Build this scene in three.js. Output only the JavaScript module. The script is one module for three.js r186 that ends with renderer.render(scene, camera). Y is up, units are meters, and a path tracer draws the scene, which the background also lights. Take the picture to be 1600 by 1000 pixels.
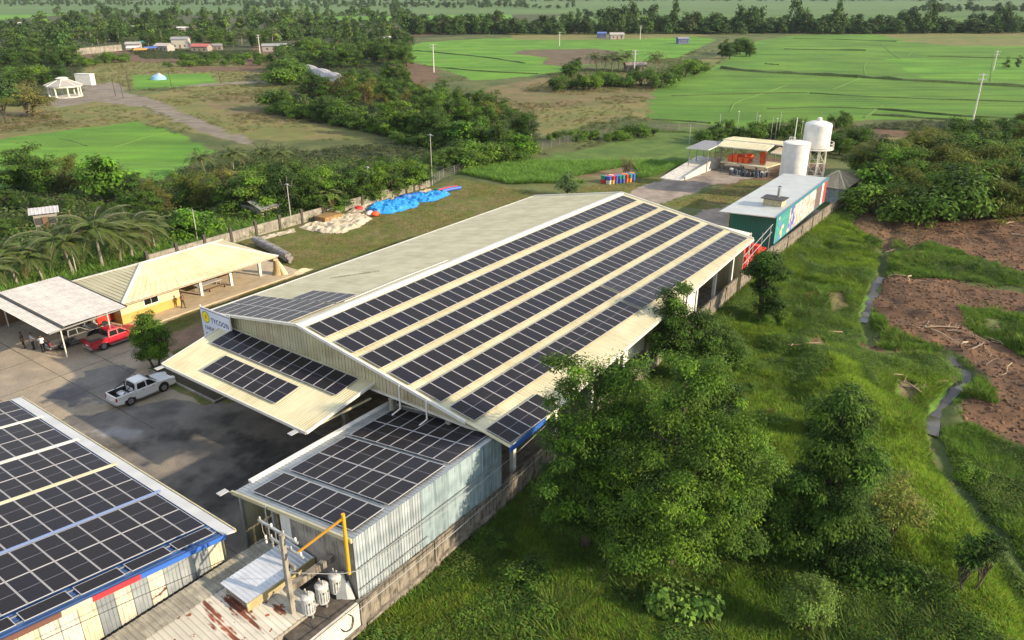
import * as THREE from 'three';
import { mergeGeometries } from 'three/addons/utils/BufferGeometryUtils.js';
import { RoundedBoxGeometry } from 'three/addons/geometries/RoundedBoxGeometry.js';
import { MarchingCubes } from 'three/addons/objects/MarchingCubes.js';

// ---------------------------------------------------------------- camera, sky, sun, exposure
const scene = new THREE.Scene();
const camera = new THREE.PerspectiveCamera(45.24, 1.6, 0.5, 9000);
camera.position.set(0, 32.5, 0);
camera.rotation.set(-23.38 * Math.PI / 180, 0, 0);

const SITE = -36.14 * Math.PI / 180;                    // the compound's axes against the camera's
const SX = Math.cos(SITE), SZ = Math.sin(SITE);
const O = [-13.557, -50.987];
// site coordinates: a metres along the warehouse ridge, b metres across it; world(a, b, y)
const world = (a, b, y = 0) => new THREE.Vector3(O[0] + b * SX - a * SZ, y, O[1] - b * SZ - a * SX);

const sunDir = world(1.2, 2.05, 1).sub(world(0, 0, 0)).normalize();
const sun = new THREE.DirectionalLight(0xffe8c6, 5);
sun.position.copy(sunDir).multiplyScalar(300);
sun.castShadow = true; sun.shadow.radius = 1.5;
sun.shadow.mapSize.set(4096, 4096);
Object.assign(sun.shadow.camera, { left: -160, right: 160, top: 160, bottom: -160, near: 1, far: 900 });
sun.target.position.set(10, 0, -70);
scene.add(sun, sun.target);

function makeSky() {                                    // clear morning air, paler towards the horizon and the sun
  const w = 512, h = 256, d = new Float32Array(w * h * 4);
  for (let j = 0; j < h; j++) for (let i = 0; i < w; i++) {
    const el = ((j + .5) / h - .5) * Math.PI, u = ((i + .5) / w - .5) * 2 * Math.PI;   // row 0 is the bottom
    const dir = new THREE.Vector3(Math.cos(u) * Math.cos(el), Math.sin(el), Math.sin(u) * Math.cos(el));
    const t = Math.pow(Math.max(0, 1 - Math.max(0, dir.y)), 3.2);
    const c = Math.max(0, dir.dot(sunDir));
    const g = Math.pow(c, 6) * .35 * t;
    let r = .50 + .40 * t + g, gg = .56 + .36 * t + g * .85, b = .66 + .26 * t + g * .6;
    if (dir.y < 0) { r = .3; gg = .33; b = .3; }
    const k = (j * w + i) * 4; d[k] = r; d[k + 1] = gg; d[k + 2] = b; d[k + 3] = 1;
  }
  const tx = new THREE.DataTexture(d, w, h, THREE.RGBAFormat, THREE.FloatType);
  tx.mapping = THREE.EquirectangularReflectionMapping; tx.magFilter = THREE.LinearFilter; tx.needsUpdate = true;
  return tx;
}
scene.background = makeSky(); scene.environment = scene.background;
scene.backgroundIntensity = .86; scene.environmentIntensity = .86;

const renderer = new THREE.WebGLRenderer({ antialias: true });
renderer.toneMapping = THREE.LinearToneMapping;
renderer.toneMappingExposure = 1.65;
renderer.shadowMap.enabled = true;
scene.fog = new THREE.FogExp2(0xc4d4e4, 0.000045);

// ---------------------------------------------------------------- helpers
function rng(seed) { let s = seed >>> 0; return () => { s = (s + 0x6D2B79F5) >>> 0; let t = s; t = Math.imul(t ^ (t >>> 15), t | 1); t ^= t + Math.imul(t ^ (t >>> 7), t | 61); return ((t ^ (t >>> 14)) >>> 0) / 4294967296; }; }
const clamp = (v, a = 0, b = 1) => v < a ? a : v > b ? b : v, mix = (a, b, t) => a + (b - a) * t;
const sstep = (a, b, v) => { const t = clamp((v - a) / (b - a)); return t * t * (3 - 2 * t); };
const NS = 256, NT = (() => { const r = rng(11), a = new Float32Array(NS * NS); for (let i = 0; i < a.length; i++) a[i] = r(); return a; })();
function noise(x, y) {                                  // value noise, one cell per unit
  const xi = Math.floor(x), yi = Math.floor(y); let fx = x - xi, fy = y - yi; fx = fx * fx * (3 - 2 * fx); fy = fy * fy * (3 - 2 * fy);
  const x0 = xi & 255, x1 = (xi + 1) & 255, y0 = (yi & 255) << 8, y1 = ((yi + 1) & 255) << 8;
  const a = NT[y0 + x0], b = NT[y0 + x1], c = NT[y1 + x0], d = NT[y1 + x1];
  return a + (b - a) * fx + (c - a) * fy + (a - b - c + d) * fx * fy;
}
const fbm = (x, y, n = 4) => { let s = 0, m = .5, t = 0; for (let i = 0; i < n; i++) { s += noise(x, y) * m; t += m; m *= .5; x = x * 2.03 + 17.1; y = y * 2.03 + 5.7; } return s / t; };
const l2s = v => v <= .0031308 ? v * 12.92 * 255 : (1.055 * Math.pow(v, 1 / 2.4) - .055) * 255;
const L2S = new Uint8Array(4097); for (let i = 0; i <= 4096; i++) L2S[i] = Math.round(l2s(i / 4096));
const enc = v => L2S[v <= 0 ? 0 : v >= 1 ? 4096 : (v * 4096) | 0];
function tex(w, h, fn, srgb = true, rep = [1, 1]) {     // fn(i, j, out) fills linear colours
  const d = new Uint8Array(w * h * 4), o = [0, 0, 0];
  for (let j = 0; j < h; j++) for (let i = 0; i < w; i++) { fn(i, j, o); const k = (j * w + i) * 4; for (let c = 0; c < 3; c++) d[k + c] = srgb ? enc(o[c]) : clamp(o[c]) * 255; d[k + 3] = 255; }
  const t = new THREE.DataTexture(d, w, h, THREE.RGBAFormat); t.colorSpace = srgb ? THREE.SRGBColorSpace : THREE.NoColorSpace;
  t.magFilter = THREE.LinearFilter; t.minFilter = THREE.LinearMipmapLinearFilter; t.generateMipmaps = true; t.wrapS = t.wrapT = THREE.RepeatWrapping; t.repeat.set(...rep); t.needsUpdate = true; return t;
}
const col = (r, g, b) => new THREE.Color().setRGB(r, g, b);
// grime(): tileable tone variation (patches, streaks along v, specks) for a tile of `size` metres
function grime(size, { patch = .25, streak = 0, speck = .1, tint = [1, 1, 1], lo = .6, scale = 1, seed = 0 } = {}) {
  const n = 512;
  return tex(n, n, (i, j, o) => {
    const u = i / n, v = j / n, P = f => { const k = 8 * f; return fbmT(u * k, v * k, k, seed); };
    let t = 1 - patch * (P(scale) * 1.4 - .3) - speck * (noise(i * .9 + seed, j * .9) - .3) * .8;
    if (streak) t -= streak * Math.max(0, fbmT(u * 48, v * 4, 48, seed + 3, 4) - .45) * 2;
    t = clamp(t, lo, 1.05);
    const w = 1 - t; o[0] = (1 - w * tint[0]) * .97; o[1] = (1 - w * tint[1]) * .97; o[2] = (1 - w * tint[2]) * .97;
  }, true, [1 / size, 1 / size]);
}
function fbmT(x, y, px, seed = 0, py = px) {            // tiles after px by py cells
  let s = 0, m = .5, t = 0;
  for (let k = 0; k < 3; k++) {
    const xi = Math.floor(x), yi = Math.floor(y); let fx = x - xi, fy = y - yi; fx = fx * fx * (3 - 2 * fx); fy = fy * fy * (3 - 2 * fy);
    const X0 = (xi % px), X1 = ((xi + 1) % px), Y0 = (yi % py), Y1 = ((yi + 1) % py), N = (p, q) => NT[((q * 37 + seed * 13 + k * 71) & 255) * 256 + ((p * 11 + seed * 29 + k * 91) & 255)];
    const a = N(X0, Y0), b = N(X1, Y0), c = N(X0, Y1), d = N(X1, Y1);
    s += m * (a + (b - a) * fx + (c - a) * fy + (a - b - c + d) * fx * fy); t += m; m *= .5; x *= 2; y *= 2; px *= 2; py *= 2;
  }
  return s / t;
}

const used = {};
const numbered = n => { if (used[n] === undefined) { used[n] = 0; return n; } return n + '_' + String(++used[n]).padStart(3, '0'); };
const OFF = new WeakMap();
function shade(o) { o.castShadow = true; o.receiveShadow = true; return o; }
// a thing of the compound: its geometry is given in site coordinates (x = b, z = -a)
function siteThing(name, label, category, a, b, y = 0, group) {
  const g = new THREE.Group(); g.name = numbered(name); g.position.copy(world(a, b, y)); g.rotation.y = SITE;
  g.userData = { label, category }; if (group) g.userData.group = group;
  OFF.set(g, [b, y, -a]); scene.add(g); return g;
}
function freeThing(name, label, category, x, y, z, turn = 0, group) {
  const g = new THREE.Group(); g.name = numbered(name); g.position.set(x, y, z); g.rotation.y = turn;
  g.userData = { label, category }; if (group) g.userData.group = group; OFF.set(g, [0, 0, 0]); scene.add(g); return g;
}
class MB {                                              // collects faces of ONE part
  constructor() { this.p = []; this.n = []; this.u = []; this.c = []; this.i = []; this.tone = [1, 1, 1]; }
  v(p, n, u) { this.p.push(p[0], p[1], p[2]); this.n.push(n[0], n[1], n[2]); this.u.push(u[0], u[1]); this.c.push(...this.tone); return this.p.length / 3 - 1; }
  poly(pts, uvs) {                                      // planar convex polygon, uv in metres along its first edge
    const a = pts[0], b = pts[1]; let nx = 0, ny = 0, nz = 0;
    for (let k = 0; k < pts.length; k++) { const p = pts[k], q = pts[(k + 1) % pts.length]; nx += (p[1] - q[1]) * (p[2] + q[2]); ny += (p[2] - q[2]) * (p[0] + q[0]); nz += (p[0] - q[0]) * (p[1] + q[1]); }
    const l = Math.hypot(nx, ny, nz) || 1, n = [nx / l, ny / l, nz / l];
    let e = [b[0] - a[0], b[1] - a[1], b[2] - a[2]]; const el = Math.hypot(...e) || 1; e = e.map(t => t / el);
    const f = [n[1] * e[2] - n[2] * e[1], n[2] * e[0] - n[0] * e[2], n[0] * e[1] - n[1] * e[0]];
    const s = this.p.length / 3;
    pts.forEach((p, k) => { const d = [p[0] - a[0], p[1] - a[1], p[2] - a[2]]; this.v(p, n, uvs ? uvs[k] : [d[0] * e[0] + d[1] * e[1] + d[2] * e[2] + a[0] * .37, d[0] * f[0] + d[1] * f[1] + d[2] * f[2] + a[2] * .41]); });
    for (let k = 1; k < pts.length - 1; k++) this.i.push(s, s + k, s + k + 1);
    return this;
  }
  box(x0, x1, y0, y1, z0, z1) { return this.hexa([[x0, y0, z1], [x1, y0, z1], [x1, y0, z0], [x0, y0, z0]], [[x0, y1, z1], [x1, y1, z1], [x1, y1, z0], [x0, y1, z0]]); }
  hexa(b, t) {                                          // bottom and top rings, counter-clockwise from above
    this.poly([b[3], b[2], b[1], b[0]]); this.poly(t);
    for (let k = 0; k < b.length; k++) { const q = (k + 1) % b.length; this.poly([b[k], b[q], t[q], t[k]]); }
    return this;
  }
  prism(b, t) { this.poly(b.slice().reverse()); this.poly(t); for (let k = 0; k < b.length; k++) { const q = (k + 1) % b.length; this.poly([b[k], b[q], t[q], t[k]]); } return this; }
  bar(p, q, w, h = w) {                                 // square bar between two points
    const d = new THREE.Vector3(q[0] - p[0], q[1] - p[1], q[2] - p[2]), L = d.length(); d.normalize();
    const up = Math.abs(d.y) > .95 ? new THREE.Vector3(1, 0, 0) : new THREE.Vector3(0, 1, 0), s = new THREE.Vector3().crossVectors(d, up).normalize(), t = new THREE.Vector3().crossVectors(s, d);
    const R = o => [[-1, -1], [1, -1], [1, 1], [-1, 1]].map(([i, j]) => [o[0] + s.x * i * w / 2 + t.x * j * h / 2, o[1] + s.y * i * w / 2 + t.y * j * h / 2, o[2] + s.z * i * w / 2 + t.z * j * h / 2]);
    const A = R(p), B = R(q); this.poly(A.slice().reverse()); this.poly(B); for (let k = 0; k < 4; k++) { const m = (k + 1) % 4; this.poly([A[k], A[m], B[m], B[k]]); }
    return this;
  }
  tube(pts, radii, sides = 8, cap = true) {             // round, smooth, tapered
    const P = pts.map(p => new THREE.Vector3(...p)), R = k => Array.isArray(radii) ? radii[k] : radii; let N = new THREE.Vector3(), prev = -1, len = 0;
    for (let k = 0; k < P.length; k++) {
      const d = new THREE.Vector3().subVectors(P[Math.min(k + 1, P.length - 1)], P[Math.max(k - 1, 0)]).normalize();
      if (!k) { N.set(Math.abs(d.y) > .9 ? 1 : 0, Math.abs(d.y) > .9 ? 0 : 1, 0).cross(d).normalize(); } else { N.addScaledVector(d, -N.dot(d)).normalize(); len += P[k].distanceTo(P[k - 1]); }
      const B = new THREE.Vector3().crossVectors(d, N), s = this.p.length / 3;
      for (let j = 0; j <= sides; j++) { const t = j / sides * 2 * Math.PI, n = N.clone().multiplyScalar(Math.cos(t)).addScaledVector(B, Math.sin(t)); this.v([P[k].x + n.x * R(k), P[k].y + n.y * R(k), P[k].z + n.z * R(k)], [n.x, n.y, n.z], [j / sides * 6.28 * R(k), len]); }
      if (prev >= 0) for (let j = 0; j < sides; j++) this.i.push(prev + j, prev + j + 1, s + j, s + j, prev + j + 1, s + j + 1);
      if (cap && (k === 0 || k === P.length - 1)) { const c0 = this.p.length / 3, sg = k ? 1 : -1; this.v([P[k].x, P[k].y, P[k].z], [d.x * sg, d.y * sg, d.z * sg], [0, 0]); for (let j = 0; j <= sides; j++) { const q = (s + j) * 3; this.v([this.p[q], this.p[q + 1], this.p[q + 2]], [d.x * sg, d.y * sg, d.z * sg], [0, 0]); } for (let j = 0; j < sides; j++) k ? this.i.push(c0, c0 + 1 + j, c0 + 2 + j) : this.i.push(c0, c0 + 2 + j, c0 + 1 + j); }
      prev = s;
    }
    return this;
  }
  ring(cx, cy, cz, prof, sides = 20) {                  // lathe about a vertical axis; prof: [radius, y] upwards
    for (let k = 0; k < prof.length - 1; k++) {
      const [r0, y0] = prof[k], [r1, y1] = prof[k + 1], s = this.p.length / 3, l = Math.hypot(r1 - r0, y1 - y0) || 1, nr = (y1 - y0) / l, ny = -(r1 - r0) / l;
      for (let j = 0; j <= sides; j++) { const t = j / sides * 2 * Math.PI, x = Math.sin(t), z = Math.cos(t), n = [x * nr, ny, z * nr]; this.v([cx + x * r0, cy + y0, cz + z * r0], n, [j / sides * 6.28 * Math.max(r0, r1), y0]); this.v([cx + x * r1, cy + y1, cz + z * r1], n, [j / sides * 6.28 * Math.max(r0, r1), y1]); }
      for (let j = 0; j < sides; j++) { const q = s + j * 2; this.i.push(q, q + 2, q + 1, q + 1, q + 2, q + 3); }
    }
    return this;
  }
  add(geo, m) { const g = geo.index ? geo.clone() : geo.clone(); if (m) g.applyMatrix4(m); const s = this.p.length / 3, P = g.attributes.position, N = g.attributes.normal, U = g.attributes.uv; for (let k = 0; k < P.count; k++) this.v([P.getX(k), P.getY(k), P.getZ(k)], [N.getX(k), N.getY(k), N.getZ(k)], U ? [U.getX(k), U.getY(k)] : [0, 0]); if (g.index) for (let k = 0; k < g.index.count; k++) this.i.push(s + g.index.getX(k)); else for (let k = 0; k < P.count; k++) this.i.push(s + k); return this; }
  geo(off = [0, 0, 0]) {
    const g = new THREE.BufferGeometry(), p = new Float32Array(this.p); for (let k = 0; k < p.length; k += 3) { p[k] -= off[0]; p[k + 1] -= off[1]; p[k + 2] -= off[2]; }
    g.setAttribute('position', new THREE.BufferAttribute(p, 3)); g.setAttribute('normal', new THREE.BufferAttribute(new Float32Array(this.n), 3)); g.setAttribute('uv', new THREE.BufferAttribute(new Float32Array(this.u), 2));
    g.setAttribute('color', new THREE.BufferAttribute(new Float32Array(this.c), 3)); g.setIndex(this.i); return g;
  }
  build(name, m, parent, label) {                       // parent: a thing or one of its parts
    const off = OFF.get(parent) || [0, 0, 0], o = shade(new THREE.Mesh(this.geo(off), m)); o.name = name; if (label) o.userData.label = label;
    parent.add(o); OFF.set(o, off); return o;
  }
}
const mat = (c, rough = .8, o = {}) => new THREE.MeshStandardMaterial({ color: col(...c), roughness: rough, vertexColors: true, side: THREE.DoubleSide, ...o });
// ribbed metal sheet between four site points (e0->e1 across the ribs, e0->f0 along them); every sheet has its own slight tone
function ribSheet(m, e0, e1, f0, f1, pitch, rib, o = {}) {
  const W = Math.hypot(e1[0] - e0[0], e1[1] - e0[1], e1[2] - e0[2]), n = Math.max(1, Math.round(W / pitch)), r = rng(o.seed || 5), per = o.per || 4, base = o.tones || [[1, 1, 1]];
  const E = t => e0.map((v, k) => mix(v, e1[k], t)), F = t => f0.map((v, k) => mix(v, f1[k], t));
  const dx = [e1[0] - e0[0], e1[1] - e0[1], e1[2] - e0[2]], dz = [f0[0] - e0[0], f0[1] - e0[1], f0[2] - e0[2]];
  let N = [dx[1] * dz[2] - dx[2] * dz[1], dx[2] * dz[0] - dx[0] * dz[2], dx[0] * dz[1] - dx[1] * dz[0]]; const l = Math.hypot(...N); N = N.map(v => v / l); if (o.flip || (N[1] < 0 && !o.keep)) N = N.map(v => -v);
  const up = (p, h) => [p[0] + N[0] * h, p[1] + N[1] * h, p[2] + N[2] * h], prof = o.prof || [[0, 0], [.55, 0], [.68, 1], [.87, 1], [1, 0]];
  for (let k = 0; k < n; k++) {
    if (k % per === 0) { const b = base[Math.floor(r() * base.length)], t = 1 - (o.vary ?? .07) * r(); m.tone = b.map(v => v * t); }
    for (let j = 0; j < prof.length - 1; j++) {
      const t0 = (k + prof[j][0]) / n, t1 = (k + prof[j + 1][0]) / n, h0 = prof[j][1] * rib, h1 = prof[j + 1][1] * rib;
      m.poly([up(E(t0), h0), up(E(t1), h1), up(F(t1), h1), up(F(t0), h0)], [[t0 * W, 0], [t1 * W, 0], [t1 * W, 10], [t0 * W, 10]].map(([x, y], q) => [x, q > 1 ? Math.hypot(...dz) : 0]));
    }
  }
  m.tone = [1, 1, 1]; return m;
}
const P = (a, b, y) => [b, y, -a];                      // site point

// ---------------------------------------------------------------- the land
const siteOf = (x, z) => { const dx = x - O[0], dz = z - O[1]; return [-dx * SZ - dz * SX, dx * SX - dz * SZ]; };
const sp = pts => pts.map(([a, b]) => { const w = world(a, b); return [w.x, w.z]; });
const lerpTable = (t, x) => { for (let k = 1; k < t.length; k++) if (x <= t[k][0]) return mix(t[k - 1][1], t[k][1], clamp((x - t[k - 1][0]) / (t[k][0] - t[k - 1][0]))); return t[t.length - 1][1]; };
const WALLB = [[-40, 15.85], [-12.2, 15.65], [0, 15.35], [30, 14.1], [50, 13.1], [63, 12.5], [75, 12.5], [90, 12.5], [100, 13.4]];
const wallB = a => lerpTable(WALLB, a);                 // the eastern boundary wall runs slightly askew
function segDist(x, z, p, q) { const vx = q[0] - p[0], vz = q[1] - p[1], t = clamp(((x - p[0]) * vx + (z - p[1]) * vz) / (vx * vx + vz * vz)); return Math.hypot(x - p[0] - vx * t, z - p[1] - vz * t); }
const lineDist = (x, z, l) => { let d = 1e9; for (let k = 1; k < l.length; k++) d = Math.min(d, segDist(x, z, l[k - 1], l[k])); return d; };
const crest = [[29.98,-65.93],[29.97,-51.26],[28.7,-41.14],[27.03,-31.84]], brook = [[60.91,-118.66],[45.96,-90.25],[42.27,-84.27],[38.28,-76.93],[36.12,-68.79],[42.71,-68.05],[42.6,-63.51],[36.85,-57.85],[33.67,-53.15],[32.11,-48.61],[30.83,-36.33]];
const NEAR = [-96, 120, -156, 0];
function hgt(x, z) {
  const [a, b] = siteOf(x, z); let h = 0;
  const fade = sstep(-96, -84, x) * (1 - sstep(108, 120, x)) * sstep(-156, -144, z) * (1 - sstep(-12, 0, z));
  if (a < 105 || b > 16) {
    const d = b - wallB(a); if (d > 0) { const k = sstep(.2, 3, d); h += k * (-.45 + (fbm(x / 6, z / 6, 4) - .5) * 1.5 + (noise(x / 1.9, z / 1.9) - .5) * .55 * sstep(1, 4, d)); const c = lineDist(x, z, crest); h += k * .9 * Math.exp(-c * c / 14); const w = lineDist(x, z, brook); h -= k * .55 * Math.exp(-w * w / .9); }
  }
  if (b < -51.5 && a > -5) h += sstep(-51.5, -55, b) * (fbm(x / 8, z / 8, 3) - .5) * .7;
  if (a > 72 && b < -22 && b > -52) h += .5 * sstep(72, 84, a) * sstep(-22, -30, b) * fbm(x / 5, z / 5, 2);
  return h * fade;
}
// zone colours: two tones that mingle in patches of the given size, grain strength
const Z = [
  [[.060, .090, .022], [.105, .125, .036], 22, .35],    // 0 rough pasture
  [[.078, .220, .013], [.108, .260, .017], 40, .16],    // 1 young rice
  [[.068, .178, .012], [.094, .212, .016], 46, .2],    // 2 rice, darker
  [[.185, .140, .070], [.130, .130, .045], 16, .35],    // 3 dry brush
  [[.140, .105, .065], [.105, .080, .050], 14, .25],    // 4 tilled earth
  [[.190, .165, .055], [.130, .160, .045], 20, .2],     // 5 ripening strip
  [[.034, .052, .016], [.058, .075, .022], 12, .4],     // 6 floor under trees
  [[.230, .205, .170], [.180, .160, .130], 8, .25],     // 7 gravel road
  [[.135, .160, .040], [.185, .165, .060], 14, .3],     // 8 olive meadow
  [[.150, .090, .052], [.110, .072, .042], 5, .4],     // 9 red-brown soil
  [[.055, .125, .022], [.080, .155, .026], 60, .12],    // 10 far fields
  [[.355, .295, .22], [.285, .240, .18], 6, .2],     // 11 yard concrete, sunlit tan put into the colour
  [[.130, .122, .115], [.190, .175, .160], 5, .22],     // 12 yard, oily asphalt; shade of canopy and buildings painted into its dark grey
  [[.105, .130, .022], [.165, .140, .052], 5, .4],      // 13 mown lawn with dry patches
  [[.380, .310, .215], [.330, .265, .180], 5, .12],     // 14 tan concrete
  [[.070, .160, .016], [.105, .205, .024], 4, .35],     // 15 lush bank
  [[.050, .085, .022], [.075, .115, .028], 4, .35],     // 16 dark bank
  [[.150, .082, .045], [.095, .054, .031], 4, .5],     // 17 turned soil
  [[.235, .150, .095], [.190, .130, .085], 3, .25],     // 18 dirt track
  [[.300, .255, .215], [.235, .200, .170], 4, .2],      // 19 compound road
  [[.055, .052, .050], [.080, .076, .072], 2, .25],     // 20 tar stain
  [[.095, .090, .105], [.130, .120, .130], 3, .12],     // 21 damp patch
  [[.070, .140, .022], [.100, .170, .030], 6, .3],      // 22 tall grass
  [[.120, .190, .035], [.150, .215, .045], 5, .3],      // 23 pale grass of the crest
];
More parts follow.
